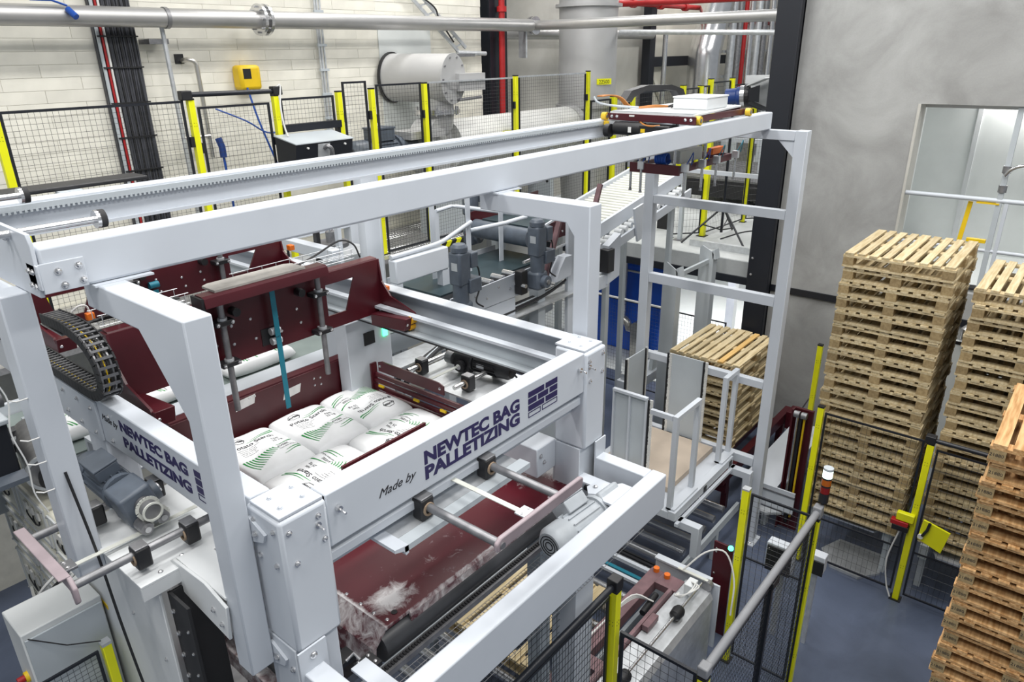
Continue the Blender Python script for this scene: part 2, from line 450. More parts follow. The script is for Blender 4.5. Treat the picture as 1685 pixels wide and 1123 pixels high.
# wall behind: plaster backing plus single painted blocks
wb = struct('wall_back', MB().box(-1.0, 9.32, 8.355, 8.7, 0, 8.5), 'mortar')
bh, bl = 0.120, 0.720
bmesh_block = MB().box(0, bl-0.003, 0, 0.03, 0, bh-0.003).mesh('brick'); bmesh_block.materials.append(MAT['brick_white'])
row = 0; z = 2.95
while z < 6.32:
    x = 1.75 - (0.36 if row % 2 else 0.0)
    while x < 9.2:
        visible = True
        if x + bl > 1.7:
            o = bpy.data.objects.new('brick', bmesh_block); COL.objects.link(o); o.parent = wb
            k = min(1.0, (9.318 - x)/bl)
            o.scale = (k, 1, 1)
            o.location = (x, 8.346 + random.uniform(-0.002, 0.002), z)
        x += bl
    row += 1; z += bh
struct('trim_2', MB().box(-1, 9.32, 8.30, 8.354, 2.80, 2.95), 'render_pale')
struct('wall_far', MB().box(9.32, 17.0, 9.2, 9.5, 0, 8.5), 'concrete_back')
struct('wall_end', MB().box(17.0, 25.0, 9.4, 9.7, 0, 8.5), 'render_pale')
struct('wall_undercroft', MB().box(16.8, 17.0, 2.6, 9.2, 0.013, 2.2), 'panel_white')
struct('floor_undercroft', MB().box(10.3, 17.0, 3.8, 9.2, 0.0, 0.012), 'panel_white')  # pale sheet over the epoxy; brightness of the lit floor put into its colour
struct('wall_rear', MB().box(25.0, 25.2, 3, 9.6, 0, 8.5), 'concrete_back')
# upper floor slab with its concrete edge and black edge beam
struct('floor_upper', MB().box(10.0, 25, 3.76, 9.2, 2.30, 2.50), 'slab_concrete')
struct('trim_3', MB().box(9.96, 9.999, 3.76, 8.3, 2.27, 2.498), 'slab_face')
struct('trim_4', MB().box(9.93, 10.15, 3.76, 8.3, 2.16, 2.268), 'black_paint')
# white clad room behind the opening in the right wall
rm = MB()
rm.box(10.28, 13.6, -5, 1.985, 2.36, 2.56)
struct('floor_doorway', rm, 'panel_white')
pw = struct('wall_doorway', MB().box(12.2, 12.3, -5, 2.6, 2.56, 6.0), 'panel_white')
for y in (1.62, 0.62, -0.38):
    part('panel_joint', MB().box(12.17, 12.2, y-0.03, y+0.03, 2.56, 6.0), 'pale_paint', pw)
struct('wall_doorway_side', MB().box(10.28, 12.2, 2.3, 2.4, 2.56, 6.0), 'panel_white')
part_jamb = struct('trim_5', MB().box(9.99, 10.30, 1.955, 1.985, 2.56, 4.755), 'concrete_back')
struct('trim_6', MB().box(10.28, 10.36, -5, 1.985, 4.70, 4.78), 'pale_paint')

t = thing('steel_column', 'tall black steel column at the end of the concrete wall', 'column', (9.9, 3.6, 0))
part('web', MB().box(9.90, 10.08, 3.585, 3.615, 0, 8.5), 'navy_steel', t)
part('flange', MB().box(9.80, 9.90, 3.44, 3.755, 0, 8.5), 'navy_steel', t, bevel=0.01)
part('flange', MB().box(10.08, 10.12, 3.465, 3.755, 0, 8.5), 'navy_steel', t)
for z in (2.62, 2.38):
    bolt(t, (9.80, 3.70, z), '-x', 0.014)
t = thing('steel_column', 'black steel column on the white block wall beside the red riser pipe', 'column', (9.7, 8.3, 0))
part('flange', MB().box(9.46, 9.76, 8.28, 8.31, 2.5, 8.5), 'black_paint', t)
part('web', MB().box(9.60, 9.63, 8.31, 8.6, 2.5, 8.5), 'navy_steel', t)
part('side_plate', MB().box(9.79, 10.06, 8.42, 8.46, 2.5, 8.5), 'navy_steel', t)

# ================================================================== PALLETS
PW = 0.965   # width across (Y)
PL = 1.20
PITCH_P = 0.1455
def pm(name, mb, mat):
    me = mb.mesh(name); me.materials.append(MAT[mat]); return me
def pallet_kit(wood):
    return dict(
        board=pm('top_board', MB().box(0, PL, -0.034, 0.034, 0, 0.021), wood),
        wide=pm('top_board', MB().box(0, PL, -0.042, 0.042, 0, 0.021), wood),
        stringer=pm('stringer', MB().box(0, 0.10, 0, PW, 0, 0.021), wood),
        bottom=pm('bottom_board', MB().prism([(0,0.004),(0.02,0),(PW-0.02,0),(PW,0.004),(PW,0.021),(0,0.021)], 'x', 0, 0.10), wood),
        runner=pm('bottom_board', MB().box(0.1, PL-0.1, -0.05, 0.05, 0, 0.021), wood),
        block=pm('block', MB().box(0, 0.12, -0.048, 0.048, 0, 0.078), 'wood_block'))
KIT = {k: pallet_kit(k) for k in ('wood_light', 'wood_golden', 'wood_orange')}
NTH = ['top', 'second', 'third', 'fourth', 'fifth', 'sixth', 'seventh', 'eighth', 'ninth', 'tenth', 'eleventh', 'twelfth', 'thirteenth',
       'fourteenth', 'fifteenth', 'sixteenth', 'seventeenth', 'eighteenth', 'nineteenth', 'twentieth', 'twenty-first', 'twenty-second']
def pallet(x, y, z, wood, label, group, golden=None):
    t = thing('pallet', label, 'pallet', (x, y, z), group)
    K = KIT[wood]
    def ch(me, name, loc):
        o = bpy.data.objects.new(name, me); COL.objects.link(o); o.parent = t; o.location = loc
    n = 9
    for i in range(n):
        yy = 0.055 + (PW - 0.11)*i/(n-1)
        k = KIT['wood_golden'] if golden == i else K
        ch(k['board'] if i % 4 else k['wide'], 'top_board', (random.uniform(-0.012, 0.010), yy, 0.1215))
    for xx in (0, (PL-0.1)/2, PL-0.1):
        ch(K['stringer'], 'stringer', (xx, 0, 0.0998))
        for yy in (0.052, PW/2, PW-0.052):
            ch(K['block'], 'block', (xx if xx < 1 else xx-0.02, yy, 0.0214))
    for xx in (0, PL-0.1):
        ch(K['bottom'], 'bottom_board', (xx, 0, 0))
    for yy in (0.07, PW/2, PW-0.07):
        ch(K['runner'], 'bottom_board', (0, yy, 0))
    return t
STAMP = text_mesh('21880', 0.034); STAMP.materials.clear(); STAMP.materials.append(MAT['print_black'])
def stack(n, x, y, z0, wood, where, group, jit=0.012, golden=None, stamp=False):
    for i in range(n):
        nth = n - 1 - i
        lab = '%s wooden pallet of the %s' % (NTH[nth] if nth == 0 else NTH[nth], where) if nth == 0 else '%s wooden pallet from the top of the %s' % (NTH[nth], where)
        if i == 0: lab = 'bottom wooden pallet of the ' + where
        t = pallet(x + random.uniform(-jit, jit), y + random.uniform(-jit, jit), z0 + i*PITCH_P, wood, lab, group,
               golden=(golden if nth == 0 else None))
        if stamp:
            for yy in (PW - 0.006, PW/2 + 0.045):
                o = bpy.data.objects.new('stamp', STAMP); COL.objects.link(o); o.parent = t
                o.matrix_local = Matrix(((0, 0, -1, -0.0015), (-1, 0, 0, yy), (0, 1, 0, 0.05), (0, 0, 0, 1)))
stack(20, 7.27, 0.885, 0.64, 'wood_light', 'tallest stack beside the concrete wall', 'pallets of the tallest stack')
stack(19, 7.40, -0.235, 0.60, 'wood_light', 'stack behind the fence at the right', 'pallets of the right stack', 0.016)
stack(20, 5.30, -0.75, 0.0, 'wood_orange', 'nearest orange stack at the picture edge', 'pallets of the nearest stack', 0.02, stamp=True)
stack(8, 7.95, 2.995, 0.60, 'wood_light', 'low stack in the pallet lift', 'pallets of the low stack', 0.012, golden=2)

# conveyors under the two tall stacks
def stack_conveyor(y0, y1, z, label):
    t = thing('pallet_conveyor', label, 'conveyor', (7.9, (y0+y1)/2, 0))
    for yy in (y0+0.1, y1-0.1):
        part('side_rail', MB().box(7.35, 9.4, yy-0.04, yy+0.04, z-0.16, z-0.002), 'grey_paint', t)
    part('cross_plate', MB().prism([(7.34, y0+0.22), (7.62, y0+0.12), (7.9, y0+0.12), (7.9, y1-0.12), (7.62, y1-0.12), (7.34, y1-0.22)], 'z', z-0.10, z-0.08), 'galvanised', t)
    for xx in (7.5, 9.2):
        for yy in (y0+0.1, y1-0.1):
            part('leg', MB().box(xx-0.03, xx+0.03, yy-0.03, yy+0.03, 0, z-0.16), 'grey_paint', t)
stack_conveyor(0.885, 1.85, 0.638, 'grey pallet conveyor under the tallest pallet stack')
stack_conveyor(-0.235, 0.73, 0.598, 'grey pallet conveyor under the right pallet stack')
t = thing('floor_plate', 'grey hexagonal floor plate in front of the tallest pallet stack', 'plate', (7.35, 1.3, 0))
part('plate', MB().prism([(7.18, 1.15), (7.2, 1.45), (7.45, 1.62), (7.75, 1.5), (7.75, 1.05), (7.4, 0.98)], 'z', 0.002, 0.03), 'galvanised', t)

# ================================================================== PALLETIZER MAIN FRAME
ZT, ZB = 3.96, 3.737
f = thing('palletizer', 'white painted steel frame of the bag palletizer with lettered beams', 'frame', (2.0, 2.5, 0))
WP = 'white_paint'
def column(x0, x1, y0, y1, z0=3.385, z1=3.952):
    return part('column', MB().box(x0, x1, y0, y1, z0, z1), WP, f, bevel=0.014)
cA = column(1.012, 1.207, 1.872, 2.075)
cB = column(2.832, 3.020, 1.872, 2.075, 3.385, 3.952)
column(1.034, 1.16, 3.36, 3.58, 2.6, 3.735)
column(2.88, 3.02, 4.05, 4.20, 2.6, 3.735)
def chan_y(xo, xi, y0, y1):      # C channel along Y, web at xo, flanges towards xi
    s_ = 1 if xi > xo else -1
    poly = [(xo, ZB), (xi, ZB), (xi, ZB+0.012), (xo+s_*0.012, ZB+0.012), (xo+s_*0.012, ZT-0.012), (xi, ZT-0.012), (xi, ZT), (xo, ZT)]
    return MB().prism(poly, 'y', y0, y1)
part('beam', chan_y(1.032, 1.115, 2.078, 7.6), WP, f, bevel=0.006, label='lettered beam facing the left')
part('beam', chan_y(3.020, 2.925, 2.078, 6.6), WP, f, bevel=0.006)
bm_front = MB().prism([(1.882, ZB), (1.972, ZB), (1.972, ZB+0.012), (1.894, ZB+0.012), (1.894, ZT-0.012), (1.972, ZT-0.012), (1.972, ZT), (1.882, ZT)], 'x', 1.209, 2.830)
part('beam', bm_front, WP, f, bevel=0.010, label='front beam with dark blue lettering')
part('lower_flange', MB().box(1.21, 2.83, 1.90, 1.97, 3.66, 3.70).box(1.21, 2.83, 1.955, 1.97, 3.60, 3.70), WP, f, bevel=0.004)
for (x0, x1, y0, y1) in ((1.022, 1.20, 1.882, 2.06), (2.842, 3.012, 1.892, 2.08)):
    part('corner_plate', MB().box(x0, x1, y0, y1, 3.953, 3.966), WP, f, bevel=0.003)
    for (dx, dy) in ((0.04, 0.05), (0.13, 0.05), (0.05, 0.13), (0.14, 0.13)):
        bolt(f, (x0+dx, y0+dy, 3.966), 'z', 0.008, 'white_paint')
for (x, z) in ((1.045, 3.90), (1.165, 3.905), (1.18, 3.80), (1.06, 3.765), (2.86, 3.905), (2.985, 3.915), (2.87, 3.79), (2.985, 3.81)):
    bolt(f, (x, 1.872, z), '-y', 0.0095)
for (y, z) in ((1.91, 3.905), (2.03, 3.905), (1.92, 3.76), (2.02, 3.76)):
    bolt(f, (1.012, y, z), '-x', 0.0095)
for (x, z) in ((1.16, 3.87), (1.255, 3.885), (2.78, 3.885), (2.862, 3.875)):
    part('stud', MB().cyl((x, 1.872 if x < 1.2 or x > 2.83 else 1.882, z), (x, 1.835, z-0.006), 0.0055, 8).cyl((x, 1.878, z), (x, 1.866, z), 0.013, 8), 'bright_steel', f, smooth=True)
# splice plate and bolts on the left beam
part('splice_plate', MB().box(1.020, 1.0315, 3.35, 3.82, ZB+0.004, ZT-0.02), WP, f, bevel=0.002)
for (y, z) in ((3.72, 3.90), (3.55, 3.905), (3.40, 3.90), (3.72, 3.79), (3.56, 3.78), (3.40, 3.775), (3.24, 3.90), (3.25, 3.775)):
    bolt(f, (1.020 if y > 3.35 else 1.032, y, z), '-x', 0.009)
# lettering
NAVY = 'print_navy'
yF = 1.8815
text_part(f, 'lettering', 'NEWTEC BAG', 0.082, (1.686, yF, 3.855), (1,0,0), (0,0,1), NAVY, bold=0.0036, width=0.61)
text_part(f, 'lettering', 'PALLETIZING', 0.082, (1.686, yF, 3.784), (1,0,0), (0,0,1), NAVY, bold=0.0036, width=0.61)
text_part(f, 'lettering', 'Made by', 0.052, (1.443, yF, 3.822), (1,0,0), (0.0,0,1), 'print_black', shear=0.45, width=0.195)
xL = 1.0313
text_part(f, 'lettering', 'NEWTEC BAG', 0.068, (xL, 3.13, 3.872), (0,-1,0), (0,0,1), NAVY, bold=0.003, width=0.60)
text_part(f, 'lettering', 'PALLETIZING', 0.068, (xL, 3.125, 3.792), (0,-1,0), (0,0,1), NAVY, bold=0.003, width=0.60)
text_part(f, 'lettering', 'Made by', 0.046, (xL, 3.32, 3.865), (0,-1,0), (0,0,1), 'print_black', shear=0.45, width=0.165)
def brick_logo(origin, xd, wd, ht, parent):
    ox = Vector(origin); xd = Vector(xd); zd = Vector((0,0,1)); nd = xd.cross(zd)
    def q(a, b, c, d, hollow=False):
        mb = MB()
        def pt(u, v): return ox + xd*(u*wd) + zd*(v*ht)
        def rect(a, b, c, d):
            e = nd*0.0006
            mb.add([pt(a,c), pt(b,c), pt(b,d), pt(a,d), pt(a,c)+e, pt(b,c)+e, pt(b,d)+e, pt(a,d)+e],
                   [(0,1,2,3), (4,5,6,7), (0,1,5,4), (1,2,6,5), (2,3,7,6), (3,0,4,7)])
        if hollow:
            g = 0.02; h = 0.035
            rect(a, b, c, c+h); rect(a, b, d-h, d); rect(a, a+g, c+h, d-h); rect(b-g, b, c+h, d-h)
        else: rect(a, b, c, d)
        part('logo_brick', mb, NAVY, parent)
    g = 0.025
    for r, (cuts, hol) in enumerate((((0.0, 0.44, 1.0), True), ((0.0, 0.56, 1.0), False), ((0.0, 0.30, 0.70, 1.0), False), ((0.0, 0.56, 1.0), False))):
        z0 = r*0.25 + 0.02; z1 = z0 + 0.205
        for a, b in zip(cuts[:-1], cuts[1:]):
            q(a + (g if a else 0), b - (g if b < 1 else 0), z0, z1, hol)
brick_logo((2.361, 1.881, 3.778), (1,0,0), 0.231, 0.142, f)
brick_logo((xL - 0.0003, 2.475, 3.785), (0,-1,0), 0.22, 0.145, f)
# inner travel rails for the carriages
for sx, x0, x1 in ((1, 2.845, 2.895), (-1, 1.135, 1.185)):
    part('travel_rail', MB().box(x0, x1, 2.05, 6.4, 3.845, 3.862), WP, f)
    xs = 2.88 if sx > 0 else 1.14
    part('rail_web', MB().box(xs, xs+0.01, 2.05, 6.4, 3.70, 3.845), 'grey_paint', f)
    part('rail_foot', MB().box(x0-0.03, x1-0.02, 2.05, 6.4, 3.742, 3.756), 'grey_paint', f)
    part('rail_seal', MB().box(x0-0.034, x0-0.03, 2.05, 6.4, 3.735, 3.745), 'black_plastic', f)

# ================================================================== GANTRY
g = thing('gantry', 'long light grey overhead gantry beams on bolted portal legs', 'gantry', (4.0, 3.0, 0))
part('beam', MB().box(0.755, 7.10, 2.643, 2.745, 4.671, 4.831), WP, g, bevel=0.012, label='near box beam')
fb = MB().prism([(3.545, 4.692), (3.66, 4.692), (3.66, 4.836), (3.545, 4.836), (3.545, 4.80), (3.565, 4.80), (3.565, 4.706), (3.545, 4.706)], 'x', -0.3, 7.45)
part('beam', fb, WP, g, label='far beam carrying the toothed rack')
# toothed rack on the far beam
rk = MB(); x = 0.4
while x < 5.6:
    rk.box(x, x+0.010, 3.534, 3.547, 4.794, 4.806); x += 0.021
rk.box(0.35, 7.2, 3.535, 3.548, 4.804, 4.828)
stuff(part('rack_teeth', rk, 'grey_paint', g))
part('end_plate', MB().prism([(2.64, 4.84), (2.655, 4.877), (3.3, 4.89), (3.75, 4.89), (3.75, 4.66), (2.66, 4.66)], 'x', 0.738, 0.752), WP, g, bevel=0.002)
part('bracket', MB().box(0.738, 0.745, 2.63, 2.72, 4.69, 4.775).box(0.745, 0.885, 2.634, 2.6425, 4.675, 4.777), WP, g, bevel=0.002)
for (x, z) in ((0.80, 4.745), (0.865, 4.752), (0.81, 4.695), (0.87, 4.70)):
    bolt(g, (x, 2.634, z), '-y', 0.010)
for (y, z) in ((2.665, 4.75), (2.70, 4.75), (2.665, 4.70), (2.70, 4.70)):
    bolt(g, (0.738, y, z), '-x', 0.009)
bolt(g, (0.738, 2.84, 4.845), '-x', 0.014)
part('leg', MB().box(0.652, 0.752, 2.80, 2.92, 3.45, 4.655), WP, g, bevel=0.006)
for (y, z, x1) in ((2.80, 4.86, 1.02), (3.42, 4.885, 0.98)):
    part('buffer_rod', MB().cyl((0.70, y, z), (x1, y, z), 0.013, 12), 'bright_steel', g, smooth=True)
    part('buffer_pad', MB().cyl((x1, y, z), (x1+0.022, y, z), 0.033, 18), 'rubber', g, smooth=True)
    part('buffer_cap', MB().cyl((x1-0.012, y, z), (x1, y, z), 0.033, 18), 'bright_steel', g, smooth=True)
# portals bolted to the outside of the palletizer columns
for (x0, x1, yl, zl) in ((0.905, 1.000, 2.035, 3.26), (3.030, 3.140, 2.005, 3.20)):
    gz = (4.30, 0.33) if x0 < 2 else (4.50, 0.15)
    part('portal_leg', MB().prism([(yl, zl), (yl+0.098, zl), (yl+0.098, gz[0]), (yl+gz[1], 4.565), (2.76, 4.565), (2.76, 4.668), (yl, 4.668)], 'x', x0, x1), WP, g, bevel=0.006)
    part('seat_plate', MB().box(x0-0.01, x1+0.10, 2.62, 2.80, 4.664, 4.6708), WP, g)
for z in (3.86, 3.30):
    part('bolting_tab', MB().prism([(2.05, z-0.05), (1.97, z-0.02), (1.955, z+0.015), (2.05, z+0.055)], 'x', 1.0005, 1.0115), WP, g)
    bolt(g, (1.0, 2.01, z), '-x', 0.011)
part('cross_tie', MB().box(0.66, 0.75, 2.93, 3.55, 4.56, 4.64), WP, g)

# ladder shaped end frame around the pallet lift
e = thing('lift_end_frame', 'tall light grey ladder-shaped end frame in front of the low pallet stack', 'frame', (7.1, 3.1, 0))
LP = 'white_paint'
part('post', MB().box(7.08, 7.20, 2.288, 2.40, 0, 4.672), LP, e, bevel=0.005)
part('post', MB().box(7.08, 7.19, 3.862, 3.975, 0, 4.668), LP, e, bevel=0.005)
for (z0, z1) in ((4.578, 4.668), (3.82, 3.912), (2.912, 3.02), (1.965, 2.05), (0.99, 1.095)):
    part('crossbar', MB().box(7.085, 7.165, 2.402, 3.860, z0, z1), LP, e, bevel=0.004)
part('gusset', MB().prism([(2.402, 4.576), (2.402, 4.42), (2.56, 4.576)], 'x', 7.10, 7.13), LP, e)
part('gusset', MB().prism([(3.86, 4.576), (3.86, 4.42), (3.70, 4.576)], 'x', 7.10, 7.13), LP, e)
part('foot_plate', MB().box(7.0, 7.24, 2.25, 2.44, 0, 0.012), LP, e)
bolt(e, (7.04, 2.30, 0.012), 'z', 0.014)
# ================================================================== GEARED MOTOR KIT
def gearmotor(label, loc, xdir, updir, L=0.30, r=0.055, mat='motor_grey', worm=True, name='gear_motor', cat='motor', drop=0.0):
    X = Vector(xdir).normalized(); Zv = Vector(updir).normalized(); Yv = Zv.cross(X).normalized(); Zv = X.cross(Yv)
    t = thing(name, label, cat, loc, rot=Matrix((X, Yv, Zv)).transposed().to_euler())
    h = MB(); h.cyl((0.10*L, 0, 0), (0.68*L, 0, 0), r, 20)
    part('motor_housing', h, mat, t, smooth=True)
    fn = MB()
    for k in range(14):
        a = 2*math.pi*k/14
        M = Matrix.Rotation(a, 3, 'X')
        fn.obox(M @ Vector((0.39*L, 0, r*1.04)), (0.52*L, 0.006, r*0.18), M)
    stuff(part('cooling_fins', fn, mat, t))
    part('fan_cover', MB().lathe((0.68*L, 0, 0), (1, 0, 0), [(0, r*1.1), (0.24*L, r*1.1), (0.30*L, r*0.9), (0.31*L, r*0.85)], 20), mat, t, smooth=True)
    gr = MB()
    for rr in (0.25, 0.45, 0.65): gr.ring((0.9935*L, 0, 0), (1.0*L, 0, 0), r*(rr+0.05), r*rr, 16)
    stuff(part('fan_grille', gr, 'black_plastic', t))
    part('terminal_box', MB().box(0.18*L, 0.56*L, -r*0.75, r*0.75, r*0.9, r*1.75), mat, t, bevel=0.006)
    part('box_lid', MB().box(0.17*L, 0.57*L, -r*0.8, r*0.8, r*1.76, r*1.92), mat, t, bevel=0.004)
    part('flange', MB().cyl((0.04*L, 0, 0), (0.10*L, 0, 0), r*1.2, 20), mat, t, smooth=True)
    if worm:
        part('gearbox', MB().box(-0.36*L, 0.04*L, -r*1.05, r*1.05, -r*1.35-drop, r*1.0), mat, t, bevel=0.014)
        part('output_hub', MB().cyl((-0.16*L, -r*1.05, -r*0.4-drop), (-0.16*L, -r*1.5, -r*0.4-drop), r*0.7, 18), mat, t, smooth=True)
        part('shaft_end', MB().cyl((-0.16*L, -r*1.5, -r*0.4-drop), (-0.16*L, -r*1.65, -r*0.4-drop), r*0.35, 14), 'bright_steel', t, smooth=True)
    else:
        part('gearbox', MB().lathe((-0.42*L, 0, 0), (1, 0, 0), [(0, r*0.7), (0.05*L, r*1.0), (0.3*L, r*1.1), (0.46*L, r*1.15)], 18), mat, t, smooth=True)
        part('shaft_end', MB().cyl((-0.55*L, 0, 0), (-0.42*L, 0, 0), r*0.3, 12), 'bright_steel', t, smooth=True)
    part('nameplate', MB().box(0.22*L, 0.40*L, -r*1.03, -r*0.98, -r*0.2, r*0.3), 'galvanised', t)
    return t
def bearing(parent, c, axis, s=1.0):
    # black pillow block around a rod, with a brass-toned seal ring
    c = Vector(c); d = {'x': Vector((1,0,0)), 'y': Vector((0,1,0))}[axis]; sd = Vector((0,1,0)) if axis == 'x' else Vector((1,0,0))
    mb = MB(); M = Matrix((d, sd, Vector((0,0,1)))).transposed()
    mb.obox(c, (0.055*s, 0.062*s, 0.085*s), M)
    o = part('bearing_block', mb, 'black_plastic', parent, bevel=0.008*s)
    part('bearing_lid', MB().obox(c + Vector((0,0,0.045*s)), (0.048*s, 0.056*s, 0.006*s), M), 'dull_steel', o, bevel=0.002)
    part('bearing_seal', MB().ring(c - d*0.033*s, c - d*0.0275*s, 0.026*s, 0.018*s, 16), 'card_edge', o)
    return o

# ================================================================== BAG LAYER
def bag_z(u, v, t, seed):
    e = max(0.0, (1-abs(u)**4)) * max(0.0, (1-abs(v)**4))
    n = 0.010*math.sin(3.1*u+seed)*math.cos(2.7*v+seed*1.7) + 0.005*math.sin(7*u-4*v+seed*3)
    return t*(e**0.23) + n*e
def make_bag(label, cx, cy, z0, L, W, yaw, seed, t=0.122, flip=1, group='potato starch bags in the layer', prints=True):
    th = thing('paper_sack', label, 'sack', (cx, cy, z0), group, rot=(0, 0, yaw))
    mb = MB(); nu, nv = 24, 18; hx, hy = W/2, L/2
    def P(u, v, top):
        z = bag_z(u, v, t*(0.62 if top else 0.38), seed)
        sq = 1 - 0.035*(abs(v)**6)
        return (u*hx*sq, v*hy, t*0.38 + (z if top else -z))
    idx = {}
    for top in (1, 0):
        for i in range(nu+1):
            for j in range(nv+1):
                u, v = 2*i/nu-1, 2*j/nv-1
                u = math.sin(u*math.pi/2)*0.5 + u*0.5; v = math.sin(v*math.pi/2)*0.5 + v*0.5
                idx[(top,i,j)] = len(mb.v); mb.v.append(P(u, v, top))
        for i in range(nu):
            for j in range(nv):
                mb.f.append((idx[(top,i,j)], idx[(top,i+1,j)], idx[(top,i+1,j+1)], idx[(top,i,j+1)]))
    me = mb.mesh('sack_body', (0,0,0)); bmw = bmesh.new(); bmw.from_mesh(me); bmesh.ops.remove_doubles(bmw, verts=bmw.verts, dist=0.0004)
    bmesh.ops.recalc_face_normals(bmw, faces=bmw.faces); bmw.to_mesh(me); bmw.free(); me.shade_smooth()
    body = part('sack_body', me, 'paper_white', th)
    if not prints: return th
    def warp(me2):
        for vv in me2.vertices:
            u, v = vv.co.x/hx, vv.co.y/hy
            vv.co.z = P(max(-1, min(1, u)), max(-1, min(1, v)), True)[2] + 0.0016 + vv.co.z
    def put(me2, name, mat):
        warp(me2); me2.materials.clear(); me2.materials.append(MAT[mat])
        o = bpy.data.objects.new(name, me2); COL.objects.link(o); o.parent = body; return o
    def word(txt, size, x, y, mat='print_black', bold=0.0, name='printing', sp=1.0):
        me2 = text_mesh(txt, size, 0, bold, 0, sp)
        for vv in me2.vertices: vv.co.x += x; vv.co.y += y
        bmw = bmesh.new(); bmw.from_mesh(me2); bmw.to_mesh(me2); bmw.free()
        return put(me2, name, mat)
    # portrait layout: x across the sack, y along it, the emblem at the far end
    word('Potato Starch', 0.048, -0.135, 0.075, bold=0.0006)
    word('Net', 0.030, 0.085, 0.028); word('25 kg', 0.030, 0.075, -0.002)
    word('AVEBE', 0.026, 0.055, -0.085); word('Veendam Holland', 0.017, 0.055, -0.108)
    for k in range(5): word(('native food grade starch', 'store dry and cool', 'packed in Holland', 'lot 07 05 11 25', 'best before end')[k], 0.014, -0.12, 0.052 - 0.017*k)
    cxh, cyh, rh = -0.06, 0.165, 0.042
    hxm = MB()
    pts = [(cxh + rh*math.cos(math.radians(60*k)), cyh + rh*math.sin(math.radians(60*k))*0.85) for k in range(6)]
    for k in range(6):
        a, b = Vector((*pts[k], 0)), Vector((*pts[(k+1) % 6], 0)); n_ = (b-a).normalized().cross(Vector((0,0,1)))*0.0022
        hxm.add([a+n_, b+n_, b-n_, a-n_], [(0,1,2,3)])
    put(hxm.mesh('emblem_ring'), 'emblem_ring', 'print_black')
    word('AVEBE', 0.026, cxh-0.036, cyh-0.008, bold=0.001, name='emblem')
    for k in range(11):
        s_ = MB(); n = 6; x0 = -0.160 + 0.019*k; ln = 0.135 - 0.0105*k
        for q in range(n+1):
            a = q/n; yy = -0.062 - a*ln; xx = x0 + 0.030*a*a
            s_.v += [(xx-0.0048*(1-0.35*a), yy, 0), (xx+0.0048*(1-0.35*a), yy, 0)]
        s_.f += [(2*q, 2*q+1, 2*q+3, 2*q+2) for q in range(n)]
        put(s_.mesh('green_stripe'), 'green_stripe', 'print_green')
    for (x0, x1, y0, y1, w_) in ((-0.03, 0.165, 0.118, 0.150, 0.0045), (0.0, 0.165, 0.138, 0.172, 0.0035), (0.06, 0.175, -0.055, -0.030, 0.004), (0.075, 0.178, -0.140, -0.118, 0.004), (0.05, 0.17, -0.165, -0.14, 0.0035)):
        s_ = MB(); n = 10
        for q in range(n+1):
            a = q/n; xx = x0+(x1-x0)*a; yy = y0+(y1-y0)*a*a
            s_.v += [(xx, yy-w_*(0.3+a), 0), (xx, yy+w_*(0.3+a), 0)]
        s_.f += [(2*q, 2*q+2, 2*q+3, 2*q+1) for q in range(n)]
        put(s_.mesh('green_stripe'), 'green_stripe', 'print_green')
    return th
ZL = 3.135
H90 = math.pi/2
make_bag('white potato starch sack at the left end of the rear row beside the portal leg', 1.875, 3.505, ZL, 0.565, 0.392, 0, 0.3)
make_bag('white potato starch sack in the middle of the rear row of three', 2.272, 3.51, ZL, 0.565, 0.392, 0, 1.9)
make_bag('white potato starch sack printed upside down at the right end of the rear row', 2.658, 3.51, ZL, 0.565, 0.372, math.pi, 3.1)
make_bag('white potato starch sack at the left of the front row of two', 1.955, 3.005, ZL, 0.59, 0.43, H90, 4.4)
make_bag('white potato starch sack at the right of the front row of two', 2.553, 3.005, ZL, 0.585, 0.43, H90, 5.2)
# brown paper showing between sacks
single('kraft_sheet', MB().box(1.64, 2.88, 2.80, 3.82, ZL-0.004, ZL-0.001), 'kraft', 'brown paper sheet under the layer of white sacks', 'paper')

# slide table (two dark red plates) carrying the layer
s = thing('slide_table', 'dark red slide plate dusted with white powder in front of the lettered beam', 'table', (2.2, 2.6, 2.9))
part('plate', MB().box(1.465, 3.0, 1.955, 2.66, 3.105, 3.125), 'plate_dusty', s, bevel=0.003)
part('plate', MB().box(1.465, 3.0, 2.665, 3.86, 3.105, 3.125), 'maroon_dusty', s)
part('front_lip', MB().prism([(1.957, 3.123), (1.945, 3.11), (1.942, 3.07), (1.95, 3.07), (1.956, 3.104), (1.97, 3.106)], 'x', 1.60, 2.90), 'frame_dusty', s)
part('side_lip', MB().prism([(1.466, 3.124), (1.395, 3.05), (1.385, 2.93), (1.40, 2.93), (1.41, 3.045), (1.475, 3.108)], 'y', 1.96, 2.66), 'frame_dusty', s)
part('under_roll', MB().cyl((1.44, 2.0, 3.015), (3.0, 2.0, 3.015), 0.078, 24), 'roll_dark', s, smooth=True)
part('corner_hole', MB().cyl((1.55, 1.995, 3.1245), (1.55, 1.995, 3.127), 0.014, 14), 'black_plastic', s)
part('corner_hole', MB().cyl((2.95, 2.00, 3.1245), (2.95, 2.00, 3.127), 0.014, 14), 'black_plastic', s)
for (x, y) in ((1.49, 2.25), (1.49, 2.15), (1.49, 2.06), (1.50, 1.985), (2.97, 2.06), (2.97, 2.3)):
    bolt(s, (x, y, 3.125), 'z', 0.007)

